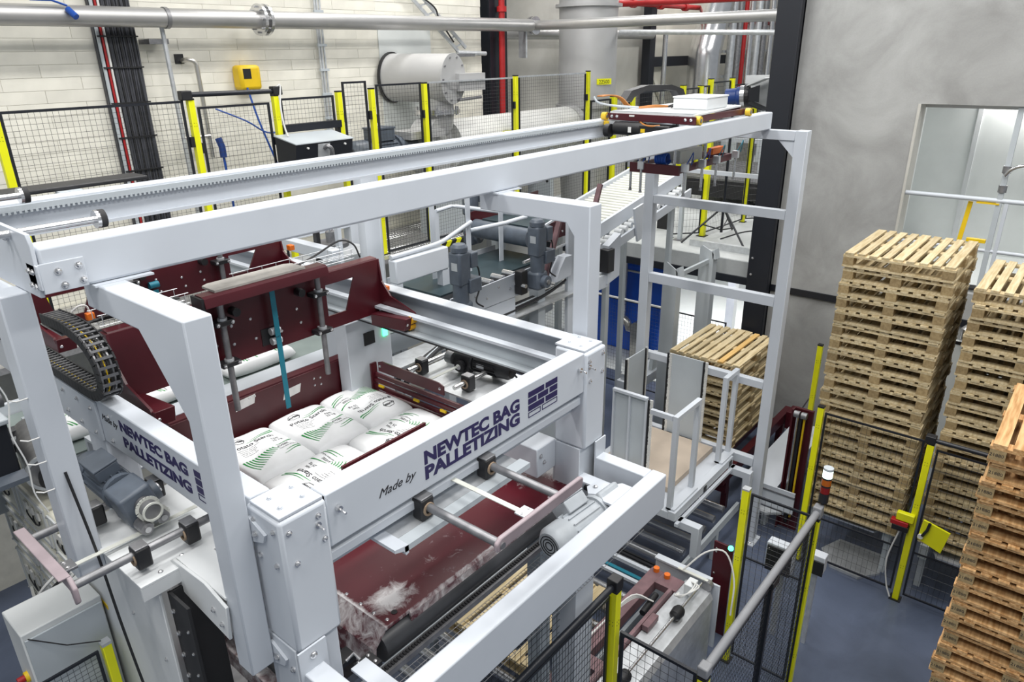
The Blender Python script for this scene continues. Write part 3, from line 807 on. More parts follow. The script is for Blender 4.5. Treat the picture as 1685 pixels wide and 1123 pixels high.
# ================================================================== TRAVELLING CARRIAGES
def carriage(label, Y, x0, x1, zb, zt, full):
    t = thing('pusher_carriage', label, 'carriage', ((x0+x1)/2, Y, zb))
    z = lambda k: zb + (zt-zb)*k
    # plate with two trapezoid cut-outs: assembled from pieces around the openings
    pl = MB(); th = 0.012
    a0, a1 = x0+0.18, x0+0.42; b0, b1 = x1-0.42, x1-0.20
    if not full: a0, a1 = x0+0.10, x0+0.34
    pl.prism([(x0, zb), (a0, zb), (a0+0.03, z(0.24)), (a0, z(0.80)), (a0, zt), (x0, zt)], 'y', Y, Y+th)
    pl.prism([(a1, zb), (b0, zb), (b0, zt), (a1, zt), (a1, z(0.80)), (a1-0.06, z(0.24))], 'y', Y, Y+th)
    pl.prism([(b1, zb), (x1, zb), (x1, zt), (b1, zt), (b1, z(0.80)), (b1-0.08, z(0.24))], 'y', Y, Y+th)
    for (p, q, l, r_) in ((a0, a1, 0.03, 0.06), (b0, b1, 0.0, 0.08)):
        pl.prism([(p, zb), (q, zb), (q-r_, z(0.24)), (p+l, z(0.24))], 'y', Y, Y+th)
        pl.prism([(p, z(0.80)), (q, z(0.80)), (q, zt), (p, zt)], 'y', Y, Y+th)
    part('front_plate', pl, 'maroon', t)
    part('top_fold', MB().prism([(Y+th+0.0, zt-0.02), (Y-0.0, zt-0.015), (Y+0.012, zt+0.008), (Y+0.07, zt+0.012), (Y+0.07, zt)], 'x', x0, x1), 'maroon', t)
    # triangular end plates sitting on the rails
    for xe in (x0-0.012, x1):
        part('end_plate', MB().prism([(Y-0.34, zb+0.03), (Y+0.20, zb+0.03), (Y+0.20, zb+0.07), (Y+0.075, zt), (Y, zt), (Y-0.02, z(0.6)), (Y-0.10, z(0.35)), (Y-0.32, zb+0.06)], 'x', xe, xe+0.012), 'maroon', t)
    # wheel boxes with yellow rollers
    for xe, sg in ((x0-0.01, -1), (x1-0.11, 1)):
        wbx = part('wheel_box', MB().prism([(Y-0.34, zb-0.03), (Y-0.02, zb-0.06), (Y-0.02, zb+0.02), (Y-0.36, zb+0.055)], 'x', xe, xe+0.10), 'maroon', t, bevel=0.004)
        bolt(wbx, (xe+0.02, Y-0.345, zb+0.01), '-y', 0.009)
        if sg > 0: part('roller', MB().cyl((xe+0.05, Y-0.34, zb+0.03), (xe+0.09, Y-0.34, zb+0.03), 0.026, 16), 'amber', wbx, smooth=True)
        if sg > 0: part('roller', MB().cyl((xe+0.05, Y-0.325, zb-0.015), (xe+0.09, Y-0.325, zb-0.015), 0.026, 16), 'amber', wbx, smooth=True)
    rnd = random.Random(int(Y*100))
    for (fx, fz) in ((0.30, 0.66), (0.31, 0.36), (0.37, 0.60), (0.37, 0.30), (0.44, 0.62), (0.45, 0.28), (0.54, 0.52), (0.55, 0.26), (0.62, 0.55), (0.63, 0.30), (0.30, 0.2), (0.70, 0.12)):
        bolt(t, (x0+(x1-x0)*fx, Y, z(fz)), '-y', 0.007)
    for xr in (x0+(x1-x0)*0.33, x0+(x1-x0)*0.70):
        part('guide_rod', MB().cyl((xr, Y-0.045, zb-0.26 if full else zb-0.1), (xr, Y-0.045, zt+0.06), 0.017, 16), 'dull_steel', t, smooth=True)
        for zz in (z(0.74), z(0.08)):
            cl = part('rod_clamp', MB().box(xr-0.055, xr+0.055, Y-0.075, Y-0.003, zz-0.014, zz+0.014), 'black_plastic', t, bevel=0.004)
            for dx in (-0.042, 0.042):
                bolt(cl, (xr+dx, Y-0.075, zz), '-y', 0.008)
            part('clamp_bush', MB().ring((xr, Y-0.045, zz+0.014), (xr, Y-0.045, zz+0.028), 0.026, 0.0172, 14), 'galvanised', cl)
    for fx in (0.24+0.14, 0.63):
        part('stop_buffer', MB().cyl((x0+(x1-x0)*fx, Y-0.055, z(0.84)), (x0+(x1-x0)*fx, Y, z(0.84)), 0.024, 16), 'black_plastic', t, smooth=True)
    return t, z
c1, z1 = carriage('front dark red pusher carriage with teal belt above the sack layer', 3.555, 1.22, 2.90, 3.805, 4.165, True)
# lifting belt, upper bar and cable basket on the front carriage
xb = 2.085
part('lift_belt', MB().box(xb-0.016, xb+0.016, 3.500, 3.504, 3.90, 4.20).box(xb-0.012, xb+0.020, 3.505, 3.509, 3.43, 3.90), 'belt_teal', c1)
for zz in (3.925, 3.865):
    part('belt_pulley', MB().cyl((xb-0.03, 3.53, zz), (xb+0.03, 3.53, zz), 0.022, 16), 'galvanised', c1, smooth=True)
part('belt_window', MB().box(xb-0.075, xb+0.03, 3.551, 3.5548, 3.845, 3.945), 'black_plastic', c1)
part('upper_bar', MB().prism([(3.43, 4.195), (3.44, 4.245), (3.46, 4.255), (3.53, 4.255), (3.53, 4.24), (3.47, 4.24), (3.448, 4.195)], 'x', 1.66, 2.43), 'maroon', c1)
part('bar_bracket', MB().box(1.645, 1.66, 3.44, 3.55, 4.16, 4.25), 'black_plastic', c1)
part('dust_cover', MB().prism([(1.74, 3.47), (2.30, 3.47), (2.30, 3.60), (2.26, 3.625), (1.78, 3.625), (1.74, 3.60)], 'z', 4.256, 4.268), 'dust_film', c1)
basket = MB()
for k in range(9):
    xx = 2.02 + k*0.095
    basket.tube([(xx, 3.66, 4.24), (xx, 3.66, 4.18), (xx, 3.78, 4.18), (xx, 3.78, 4.24)], 0.0022, 4)
for (yy, zz) in ((3.66, 4.24), (3.66, 4.21), (3.66, 4.18), (3.72, 4.18), (3.78, 4.18), (3.78, 4.24)):
    basket.tube([(2.0, yy, zz), (2.80, yy, zz)], 0.0022, 4)
stuff(part('cable_basket', basket, 'galvanised', c1))
part('basket_cable', MB().tube(smooth_path([(2.05, 3.72, 4.20), (2.35, 3.70, 4.21), (2.55, 3.74, 4.23), (2.72, 3.70, 4.30), (2.80, 3.66, 4.27), (2.83, 3.64, 4.18)]), 0.006, 6), 'cable_black', c1, smooth=True)
basket2 = MB()
for k in range(7):
    xx = 1.24 + k*0.07
    basket2.tube([(xx, 3.64, 4.24), (xx, 3.64, 4.185), (xx, 3.76, 4.185), (xx, 3.76, 4.24)], 0.0022, 4)
for (yy, zz) in ((3.64, 4.24), (3.64, 4.185), (3.70, 4.185), (3.76, 4.185), (3.76, 4.24)):
    basket2.tube([(1.22, yy, zz), (1.68, yy, zz)], 0.0022, 4)
stuff(part('cable_basket', basket2, 'galvanised', c1))
for k in range(4):
    part('basket_cable', MB().tube(smooth_path([(1.2+0.02*k, 3.72-0.02*k, 4.195+0.01*k), (1.35, 3.70-0.02*k, 4.20+0.008*k), (1.5, 3.68, 4.21+0.01*k), (1.66, 3.72, 4.20)]), 0.008, 6), 'cable_black', c1, smooth=True)
part('inductive_sensor', MB().box(2.905, 2.94, 3.50, 3.54, 3.955, 3.985), 'orange', c1, bevel=0.004)
c2, z2 = carriage('rear dark red pusher carriage behind the portal leg', 4.66, 1.22, 2.90, 3.90, 4.15, False)
xb = 1.93
part('lift_belt', MB().box(xb-0.016, xb+0.016, 4.62, 4.624, 3.6, 4.0), 'belt_teal', c2)
part('belt_pulley', MB().cyl((xb-0.03, 4.64, 4.03), (xb+0.03, 4.64, 4.03), 0.022, 16), 'belt_teal', c2, smooth=True)
part('inductive_sensor', MB().box(1.475, 1.52, 4.56, 4.60, 3.93, 3.975), 'orange', c2, bevel=0.005)
part('sensor_plug', MB().tube(smooth_path([(1.50, 4.58, 3.975), (1.49, 4.58, 4.02), (1.45, 4.58, 4.03), (1.41, 4.60, 4.0)]), 0.006, 6), 'cable_white', c2, smooth=True)
part('inductive_sensor', MB().box(2.91, 2.95, 4.55, 4.60, 4.06, 4.10), 'orange', c2, bevel=0.005)

# ================================================================== LAYER PRESS PLATES
pp = thing('rear_press_plate', 'dark red rear press plate standing behind the sack layer', 'plate', (2.3, 3.84, 3.13))
part('plate', MB().prism([(1.52, 3.16), (3.0, 3.16), (3.06, 3.19), (3.06, 3.40), (3.03, 3.425), (2.86, 3.425), (2.82, 3.44), (1.52, 3.44)], 'y', 3.835, 3.850), 'maroon', pp, bevel=0.003)
part('top_fold', MB().prism([(3.836, 3.43), (3.842, 3.45), (3.90, 3.455), (3.90, 3.445), (3.85, 3.43)], 'x', 1.52, 2.85), 'maroon', pp)
for (x0, zz) in ((1.92, 3.365), (2.25, 3.315)):
    part('worn_patch', MB().prism([(x0, zz), (x0+0.13, zz+0.012), (x0+0.145, zz+0.07), (x0+0.02, zz+0.062)], 'y', 3.832, 3.8345), 'powder', pp)
for (x, zz) in ((2.02, 3.42), (2.06, 3.42), (2.50, 3.38), (2.55, 3.37), (2.50, 3.33), (2.55, 3.32), (1.83, 3.36), (2.98, 3.22)):
    bolt(pp, (x, 3.835, zz), '-y', 0.006)
rs = thing('side_press_plate', 'dark red slatted side press at the right of the sack layer', 'plate', (2.9, 3.3, 3.13))
part('upper_plate', MB().prism([(3.62, 3.36), (3.62, 3.425), (3.58, 3.44), (3.03, 3.44), (2.985, 3.425), (2.985, 3.36)], 'x', 2.88, 2.888), 'maroon', rs)
for (xx, zz, y0) in ((2.872, 3.325, 2.74), (2.866, 3.285, 2.72), (2.86, 3.24, 2.70), (2.856, 3.195, 2.68)):
    part('slat', MB().box(xx, xx+0.022, y0, 3.66, zz-0.014, zz+0.014), 'maroon', rs, bevel=0.003)
part('end_bracket', MB().box(2.85, 2.90, 3.66, 3.675, 3.17, 3.41), 'maroon', rs)
for yy in (3.60, 3.02): bolt(rs, (2.88, yy, 3.40), '-x', 0.008)
for yy in (3.55, 3.2, 2.95): part('wear_pad', MB().box(2.85, 2.862, yy, yy+0.05, 3.255, 3.27), 'safety_yellow', rs)
ls = thing('side_press_plate', 'dark red side press rail at the left of the sack layer behind the white rail', 'plate', (1.55, 3.4, 3.13))
part('plate', MB().box(1.50, 1.512, 2.75, 3.78, 3.16, 3.42), 'maroon', ls)
part('slat', MB().box(1.513, 1.53, 2.75, 3.78, 3.30, 3.33), 'maroon', ls)
fp = thing('front_press_plate', 'dark red front press bar in front of the sacks, pushed by two rods', 'plate', (2.15, 2.72, 3.13))
part('bar', MB().prism([(1.86, 3.20), (2.45, 3.20), (2.45, 3.445), (1.86, 3.44)], 'y', 2.70, 2.715), 'maroon', fp)
# front press: rods, end bar and carrier under the front beam
k = thing('front_press_drive', 'steel push rods with mauve end bar under the front lettered beam', 'actuator', (1.9, 1.8, 3.55))
part('carrier_plate', MB().box(1.50, 2.25, 1.862, 2.30, 3.60, 3.612), 'galvanised', k)
part('carrier_flange', MB().prism([(1.80, 3.612), (1.80, 3.585), (1.808, 3.585), (1.808, 3.604), (1.861, 3.604), (1.861, 3.612)], 'x', 1.48, 2.27), 'grey_paint', k)
part('mount_bracket', MB().prism([(1.43, 3.625), (1.50, 3.612), (1.50, 3.575), (1.485, 3.57), (1.475, 3.595), (1.43, 3.61)], 'y', 1.80, 1.95), WP, k)
for xr in (1.665, 2.06):
    part('push_rod', MB().cyl((xr, 1.475, 3.675), (xr, 2.33, 3.675), 0.018, 16), 'dull_steel', k, smooth=True)
    bearing(k, (xr, 1.885, 3.665), 'y', 1.15); bearing(k, (xr, 2.20, 3.665), 'y', 1.15)
part('end_bar', MB().prism([(1.635, 3.655), (2.20, 3.655), (2.205, 3.70), (2.19, 3.71), (1.66, 3.71), (1.635, 3.69)], 'y', 1.455, 1.475), 'pusher_mauve', k, bevel=0.006)
part('end_flange', MB().prism([(1.645, 1.475), (2.185, 1.475), (2.185, 1.50), (2.09, 1.505), (2.08, 1.525), (2.04, 1.525), (2.03, 1.505), (1.66, 1.50)], 'z', 3.655, 3.662), 'pusher_mauve', k)
part('drive_belt', MB().box(1.845, 1.870, 1.50, 2.25, 3.690, 3.694), 'belt_pale', k)
part('belt_clamp', MB().box(1.825, 1.89, 1.478, 1.53, 3.694, 3.702), 'galvanised', k, bevel=0.002)
for xx in (1.835, 1.88): bolt(k, (xx, 1.50, 3.702), 'z', 0.005)
part('end_cap', MB().cyl((1.665, 1.45, 3.675), (1.665, 1.457, 3.675), 0.014, 14), 'dull_steel', k, smooth=True)
# left press with its motor
k = thing('left_press_drive', 'steel push rods with mauve end bar sticking out at the left', 'actuator', (0.8, 2.7, 3.5))
part('base_plate', MB().box(0.74, 1.20, 2.44, 3.05, 3.555, 3.567), 'pale_paint', k, bevel=0.002)
part('base_flange', MB().box(0.74, 1.20, 2.44, 2.452, 3.50, 3.555), 'pale_paint', k)
for yr in (2.945, 2.525):
    part('push_rod', MB().cyl((0.56, yr, 3.655), (1.12, yr, 3.655), 0.017, 16), 'dull_steel', k, smooth=True)
    for xx in ((0.80, 1.05) if yr > 2.8 else (0.795, 0.99)):
        bearing(k, (xx, yr, 3.64), 'x', 1.05)
part('end_bar', MB().prism([(2.49, 3.60), (2.515, 3.58), (2.53, 3.635), (2.98, 3.66), (2.995, 3.675), (2.98, 3.695), (2.53, 3.695), (2.49, 3.66)], 'x', 0.545, 0.562), 'pusher_mauve', k, bevel=0.005)
part('end_flange', MB().box(0.52, 0.56, 2.53, 2.98, 3.690, 3.698), 'pusher_mauve', k, bevel=0.003)
part('drive_belt', MB().box(0.60, 1.12, 2.725, 2.748, 3.592, 3.596), 'belt_pale', k)
part('belt_clamp', MB().box(0.565, 0.63, 2.70, 2.77, 3.598, 3.61), 'dull_steel', k, bevel=0.002)
for yy in (2.715, 2.755):
    bolt(k, (0.60, yy, 3.61), 'z', 0.006)
for (xx, zz, rr) in ((0.895, 3.625, 0.026), (0.965, 3.645, 0.026)):
    part('idler_pulley', MB().cyl((xx, 2.69, zz), (xx, 2.76, zz), rr, 20), 'dull_steel', k, smooth=True)
    part('idler_face', MB().cyl((xx, 2.682, zz), (xx, 2.69, zz), rr*0.5, 16), 'bright_steel', k, smooth=True)
part('toothed_pulley', MB().cyl((0.925, 2.68, 3.70), (0.925, 2.76, 3.70), 0.036, 24), 'dull_steel', k, smooth=True)
part('pulley_rim', MB().ring((0.925, 2.672, 3.70), (0.925, 2.68, 3.70), 0.041, 0.034, 24), 'belt_pale', k)
loopb = MB()
pts = arc((0.925, 2.72, 3.70), 0.039, 190, -10, 12) + arc((0.965, 2.72, 3.645), 0.029, 10, -110, 6)
for a, b in zip(pts[:-1], pts[1:]): loopb.bar(a, b, 0.022, 0.003, (0, 1, 0))
pts = [(0.887, 2.72, 3.69), (0.905, 2.72, 3.655)] + arc((0.895, 2.72, 3.625), 0.029, 40, -90, 6)
for a, b in zip(pts[:-1], pts[1:]): loopb.bar(a, b, 0.022, 0.003, (0, 1, 0))
part('belt_loop', loopb, 'belt_pale', k)
for (xx, yy) in ((0.83, 2.47), (0.93, 2.50), (0.99, 2.47), (0.80, 2.60)):
    bolt(k, (xx, yy, 3.567), 'z', 0.008)
for (xx, yy) in ((0.82, 2.47), (0.98, 2.50)):
    part('rubber_mount', MB().cyl((xx, yy, 3.50), (xx, yy, 3.555), 0.028, 14), 'rubber', k, smooth=True)
gearmotor('dusty blue-grey geared motor on the left press, under the lettered left beam', (0.915, 2.90, 3.70), (0.0, 1, 0.0), (-0.25, 0, 1), L=0.38, r=0.066, worm=True)
# right press with black motor
k = thing('right_press_drive', 'push rods and bearings under the right side beam beside the slatted press', 'actuator', (3.1, 3.1, 3.3))
part('base_plate', MB().box(2.93, 3.42, 2.68, 3.40, 3.352, 3.364), 'galvanised', k)
for yr in (3.34, 2.91):
    part('push_rod', MB().cyl((2.90, yr, 3.43), (3.45, yr, 3.43), 0.016, 16), 'steel', k, smooth=True)
    for xx in (3.03, 3.33): bearing(k, (xx, yr, 3.42), 'x', 1.2)
part('drive_belt', MB().box(2.90, 3.4, 3.11, 3.135, 3.43, 3.434), 'belt_pale', k)
part('pulley', MB().cyl((3.20, 3.19, 3.46), (3.20, 3.25, 3.46), 0.045, 20), 'dull_steel', k, smooth=True)
gearmotor('black-grey geared motor under the right side beam', (3.24, 3.06, 3.46), (0.10, -1, 0), (0, 0, 1), L=0.33, r=0.058, worm=True, mat='black_plastic')
part('motor_cable', MB().tube(smooth_path([(3.33, 2.80, 3.42), (3.36, 2.76, 3.36), (3.34, 2.74, 3.30), (3.30, 2.78, 3.26)]), 0.007, 6), 'cable_black', k, smooth=True)
# ================================================================== LOWER OUTBOARD FRAME
lf = thing('outrigger_frame', 'white box-section outrigger frame low in front of the red slide plate', 'frame', (2.1, 1.65, 0))
part('beam', MB().box(1.05, 3.027, 1.47, 1.556, 3.087, 3.300), WP, lf, bevel=0.008, label='long front beam')
part('arm', MB().box(2.936, 3.02, 1.557, 1.868, 3.12, 3.298), WP, lf, bevel=0.005)
part('arm', MB().box(1.014, 1.10, 1.557, 1.868, 3.12, 3.298), WP, lf, bevel=0.005)
part('arm_plate', MB().prism([(1.86, 3.13), (1.868, 3.13), (1.868, 3.40), (1.86, 3.40)], 'x', 1.0, 1.12), WP, lf)
part('arm_plate', MB().prism([(1.86, 3.13), (1.868, 3.13), (1.868, 3.40), (1.86, 3.40)], 'x', 2.93, 3.03), WP, lf)
part('flat_tie', MB().box(2.80, 2.88, 1.557, 1.90, 3.205, 3.215), WP, lf)
part('flat_tie', MB().box(1.215, 1.29, 1.557, 1.87, 3.145, 3.155), WP, lf)
part('motor_bracket', MB().prism([(2.64, 1.557), (2.84, 1.557), (2.84, 1.63), (2.80, 1.66), (2.78, 1.74), (2.70, 1.76), (2.65, 1.72), (2.68, 1.66), (2.64, 1.62)], 'z', 3.262, 3.274), WP, lf)
bolt(lf, (2.72, 1.72, 3.274), 'z', 0.011)
bolt(lf, (1.06, 1.86, 3.36), '-y', 0.012)
for (x0, x1) in ((1.012, 1.20), (2.832, 3.02)):
    part('base_post', MB().box(x0, x1, 1.90, 2.08, 0.3, 3.383), WP, lf, bevel=0.004)
part('base_plate', MB().box(2.66, 2.83, 2.06, 2.40, 3.22, 3.40), WP, lf, bevel=0.006)
part('base_beam', MB().box(3.02, 3.12, 2.10, 3.6, 2.9, 3.05), WP, lf)
part('front_leg', MB().box(2.74, 2.84, 2.10, 2.20, 0, 3.0), 'grey_paint', lf)
for (y, z) in ((1.93, 3.28), (2.03, 3.30), (1.93, 3.18)):
    bolt(lf, (1.012, y, z), '-x', 0.010)
for (x, z) in ((2.69, 3.35), (2.72, 3.30)):
    bolt(lf, (x, 2.06, z), '-y', 0.011)
gearmotor('pale grey geared motor lying beside the outrigger beam', (2.67, 1.665, 3.185), (-1, 0.06, 0), (0, 0.70, 0.70), L=0.40, r=0.078, mat='motor_pale', worm=True)
# clamps at the plate corners
for cx in (1.30, 2.93):
    k = thing('plate_clamp', ('black clamp block beside the near column foot' if cx < 2 else 'black clamp block beside the far column foot'), 'clamp', (cx, 1.88, 3.1))
    part('block', MB().box(cx-0.05, cx+0.04, 1.83, 1.91, 3.10, 3.125), 'black_plastic', k, bevel=0.003)
    part('block', MB().box(cx-0.09, cx-0.01, 1.93, 2.0, 3.11, 3.135), 'black_plastic', k, bevel=0.003)
    part('rod', MB().tube([(cx-0.07, 1.92, 3.15), (cx-0.03, 1.92, 3.16), (cx-0.03, 1.88, 3.15)], 0.007, 8), 'bright_steel', k, smooth=True)
    for (dx, dy) in ((-0.03, 1.85), (0.02, 1.85), (-0.03, 1.895), (0.02, 1.895)):
        bolt(k, (cx+dx, dy, 3.125), 'z', 0.006)
# chain and horizontal wire guard between plate and outrigger
ch = thing('drive_chain', 'dark roller chain running along the front of the red slide plate', 'chain', (2.1, 1.83, 2.98))
mb = MB(); x = 1.38
while x < 2.98:
    mb.box(x, x+0.011, 1.885, 1.903, 2.985, 2.995); x += 0.017
stuff(part('links', mb, 'rubber', ch))
part('chain_guide', MB().box(1.36, 3.0, 1.872, 1.918, 2.955, 2.985), 'dull_steel', ch)
def wire_grid(org, u, v, nu, nv, r, sides=4):
    # nu wires along v, nv wires along u
    mb = MB(); o = Vector(org); u = Vector(u); v = Vector(v)
    for i in range(nu+1):
        a = o + u*(i/nu); mb.cyl(a, a+v, r, sides, caps=False)
    for j in range(nv+1):
        a = o + v*(j/nv); mb.cyl(a, a+u, r, sides, caps=False)
    return mb
k = thing('wire_guard', 'horizontal wire mesh guard between the red slide plate and the outrigger beam', 'guard', (2.1, 1.7, 2.9))
stuff(part('wire_mesh', wire_grid((1.32, 1.56, 2.93), (1.66, 0, 0), (0, 0.31, 0), 66, 10, 0.0017), 'dull_steel', k))
part('guard_rim', MB().tube([(1.32, 1.565, 2.955), (2.98, 1.565, 2.955)], 0.006, 6), 'dull_steel', k)

# ================================================================== ROLLER CONVEYOR UNDER THE PALLETIZER
rc = thing('roller_conveyor', 'steel roller pallet conveyor running from the palletizer to the lift', 'conveyor', (5.0, 3.1, 0))
x = 1.5
while x < 7.05:
    part('roller', MB().cyl((x, 2.585, 0.465), (x, 3.86, 0.465), 0.044, 20), 'bright_steel', rc, smooth=True)
    x += 0.243
part('side_rail', MB().box(1.4, 7.1, 2.50, 2.535, 0.36, 0.46), 'grey_paint', rc)
part('side_rail', MB().box(1.4, 7.1, 3.87, 3.905, 0.36, 0.50), 'grey_paint', rc)
for xx in (1.8, 3.4, 5.0, 6.5):
    part('leg', MB().box(xx, xx+0.06, 2.50, 2.56, 0, 0.36), 'grey_paint', rc); part('leg', MB().box(xx, xx+0.06, 3.84, 3.90, 0, 0.36), 'grey_paint', rc)
k = thing('transfer_belt', 'twin-rail belt transfer with teal belt lying across the rollers', 'conveyor', (5.2, 3.0, 0.42))
part('rail', MB().box(5.27, 5.31, 2.0, 3.9, 0.52, 0.56), WP, k); part('rail', MB().box(5.06, 5.10, 2.3, 3.9, 0.52, 0.55), WP, k)
part('belt', MB().box(5.13, 5.17, 2.3, 3.9, 0.53, 0.54), 'belt_teal', k)
part('chain', MB().box(5.34, 5.37, 2.0, 3.2, 0.55, 0.57).box(5.39, 5.41, 2.0, 3.2, 0.55, 0.57), 'black_plastic', k)
pallet(3.5, 2.8, 0.512, 'wood_light', 'single wooden pallet on the rollers below the wire guard', 'pallets on the roller conveyor')

# ================================================================== LOW MACHINE BEHIND THE FENCE (bottom right)
k = thing('pallet_magazine_drive', 'low machine with mauve frame and brushed metal cover behind the fence', 'machine', (4.2, 2.0, 0))
part('cover', MB().prism([(1.89, 0.0), (1.89, 0.84), (1.92, 0.90), (2.16, 0.92), (2.16, 0.88), (1.94, 0.86), (1.92, 0.0)], 'x', 3.2, 5.0), 'galvanised', k)
part('frame_bar', MB().box(3.2, 4.95, 2.36, 2.48, 0.82, 0.93), 'maroon_worn', k, bevel=0.004)
part('frame_bar', MB().box(3.2, 4.75, 2.17, 2.20, 0.90, 0.97), 'maroon_worn', k)
part('frame_bar', MB().box(4.78, 4.95, 2.15, 2.36, 0.86, 0.93), 'maroon_worn', k)
part('frame_bar', MB().box(3.6, 3.72, 2.15, 2.36, 0.86, 0.93), 'maroon_worn', k)
part('end_plate', MB().box(5.05, 5.07, 1.86, 2.5, 0.25, 0.96), WP, k, bevel=0.006)
part('end_strip', MB().box(5.03, 5.10, 1.95, 2.5, 0.962, 0.98), WP, k)
part('toothed_belt', MB().box(5.0, 5.03, 1.96, 2.25, 0.99, 1.0), 'belt_pale', k)
part('pulley', MB().cyl((4.99, 1.96, 0.95), (5.04, 1.96, 0.95), 0.05, 20), 'dull_steel', k, smooth=True)
part('shaft', MB().cyl((3.2, 2.0, 0.97), (4.98, 2.0, 0.97), 0.013, 12), 'bright_steel', k, smooth=True)
for xx in (4.45, 3.58):
    part('coupling', MB().lathe((xx, 2.0, 0.97), (1, 0, 0), [(0, 0.03), (0.02, 0.05), (0.09, 0.055), (0.12, 0.045), (0.13, 0.02)], 14), 'black_plastic', k, smooth=True)
part('red_pad', MB().box(4.20, 4.38, 2.10, 2.16, 0.93, 0.985), 'maroon_worn', k, bevel=0.004)
part('cylinder', MB().cyl((4.35, 2.24, 0.95), (4.62, 2.26, 0.95), 0.028, 14), 'black_plastic', k, smooth=True)
for (xx, yy) in ((4.92, 2.42), (4.90, 2.30)):
    part('orange_fitting', MB().cyl((xx, yy, 0.93), (xx, yy, 0.97), 0.028, 14), 'orange', k, smooth=True)
part('valve_block', MB().box(4.78, 4.90, 2.0, 2.08, 0.95, 1.06), 'pale_paint', k, bevel=0.006)
for q in range(3):
    part('air_hose', MB().tube(smooth_path([(4.5, 2.26-0.02*q, 0.98), (4.35, 2.35, 1.04+0.02*q), (4.0, 2.42, 0.99), (3.6, 2.43+0.01*q, 0.96), (3.3, 2.40, 0.98)]), 0.007, 6), 'cable_white', k, smooth=True)
for q in range(3):
    part('air_hose', MB().tube(smooth_path([(4.85, 2.05, 1.05), (4.78, 1.98-0.02*q, 1.10), (4.68, 2.0, 1.06), (4.66, 2.06+0.02*q, 1.0), (4.74, 2.10, 0.98)]), 0.006, 6), 'cable_white', k, smooth=True)
part('air_hose', MB().tube(smooth_path([(5.01, 2.2, 1.0), (5.12, 2.05, 1.20), (5.2, 1.9, 1.22), (5.16, 1.78, 1.0), (5.06, 1.74, 0.7)]), 0.008, 6), 'cable_white', k, smooth=True)
k = thing('guard_post', 'dark red upright plate with a green lamp beside the yellow fence post', 'post', (5.5, 2.1, 0))
part('plate', MB().box(5.50, 5.52, 1.94, 2.13, 0, 1.06), 'maroon', k, bevel=0.003)
part('edge_bar', MB().box(5.50, 5.60, 1.90, 1.935, 0, 1.0), 'grey_paint', k)
part('green_lamp', MB().sphere((5.50, 1.965, 1.05), 0.026, 12, 8), 'lamp_green', k, smooth=True)
for zz in (0.99, 0.95, 0.7): bolt(k, (5.50, 2.10, zz), '-x', 0.008)

# ================================================================== SLIP-SHEET TABLE
k = thing('slip_sheet_table', 'light grey slip-sheet table with guide panels in front of the pallet lift', 'table', (6.4, 3.1, 0))
part('front_rail', MB().box(5.60, 7.0, 2.60, 2.68, 1.00, 1.10), WP, k, bevel=0.004)
part('lower_rail', MB().box(5.60, 7.02, 2.565, 2.60, 0.95, 0.985), WP, k)
part('back_rail', MB().box(5.60, 7.0, 3.76, 3.84, 1.00, 1.08), WP, k)
part('end_rail', MB().box(5.60, 5.68, 2.68, 3.76, 1.00, 1.08), WP, k)
part('deck', MB().box(5.68, 7.02, 2.68, 3.76, 1.02, 1.05), WP, k)
for xx in (6.30, 6.95):
    part('rail_slot', MB().box(xx-0.05, xx+0.01, 2.592, 2.5995, 1.01, 1.07), 'black_plastic', k)
for xx in (5.66, 6.93):
    part('bracket_leg', MB().prism([(2.62, 0.985), (2.36, 0.985), (2.36, 0.62), (2.44, 0.62), (2.44, 0.90), (2.62, 0.90)], 'x', xx, xx+0.09), WP, k, bevel=0.004)
for (x0, x1) in ((5.62, 6.14), (6.74, 7.06)):
    part('guide_post', MB().box(x0, x0+0.05, 2.66, 2.71, 1.10, 2.10), WP, k)
    part('guide_post', MB().box(x1-0.05, x1, 2.66, 2.71, 1.10, 2.10), WP, k)
    part('guide_top', MB().box(x0, x1, 2.66, 2.71, 2.10, 2.15), WP, k)
    part('guide_foot', MB().box(x0, x1, 2.62, 2.72, 1.10, 1.12), WP, k)
part('guide_flag', MB().box(5.63, 5.67, 2.72, 2.96, 2.09, 2.14), WP, k)
# panels with brush strips
def brush_panel(x0, x1, y0, y1, z0, z1, edge, rib=False):
    p = part('guide_panel', MB().box(x0, x1, y0, y1, z0, z1), 'grey_paint', k, bevel=0.002)
    if rib:
        for yy in (y0, (y0+y1)/2-0.01, y1-0.02):
            part('panel_rib', MB().box(x0-0.03, x0, yy, yy+0.02, z0, z1), WP, p)
        part('panel_rim', MB().box(x0-0.035, x0+0.01, y0, y1, z1, z1+0.03), WP, p)
    for (ex, ey) in edge:
        part('seal_strip', MB().box(ex-0.008, ex+0.008, ey-0.012, ey+0.012, z0, z1), 'black_plastic', p)
        br = MB(); zz = z0
        rnd = random.Random(int(ex*100+ey*10))
        dx, dy = (0.0, -0.03) if abs(x1-x0) < abs(y1-y0) else (0.03, 0.0)
        while zz < z1:
            br.box(ex+dx-0.006, ex+dx+0.006, ey+dy-0.016, ey+dy+rnd.uniform(0.012, 0.02), zz, zz+0.017); zz += 0.021
        stuff(part('brush', br, 'cable_white', p))
brush_panel(6.10, 6.115, 3.24, 3.66, 1.08, 1.97, [(6.10, 3.228), ], True)
brush_panel(7.055, 7.07, 3.08, 3.50, 1.10, 2.12, [(7.05, 3.07), (7.05, 3.52)])
brush_panel(6.58, 7.0, 3.80, 3.815, 1.08, 2.12, [(7.01, 3.80), (6.57, 3.80)])
brush_panel(4.45, 4.47, 3.20, 3.62, 1.75, 2.70, [(4.45, 3.18)])
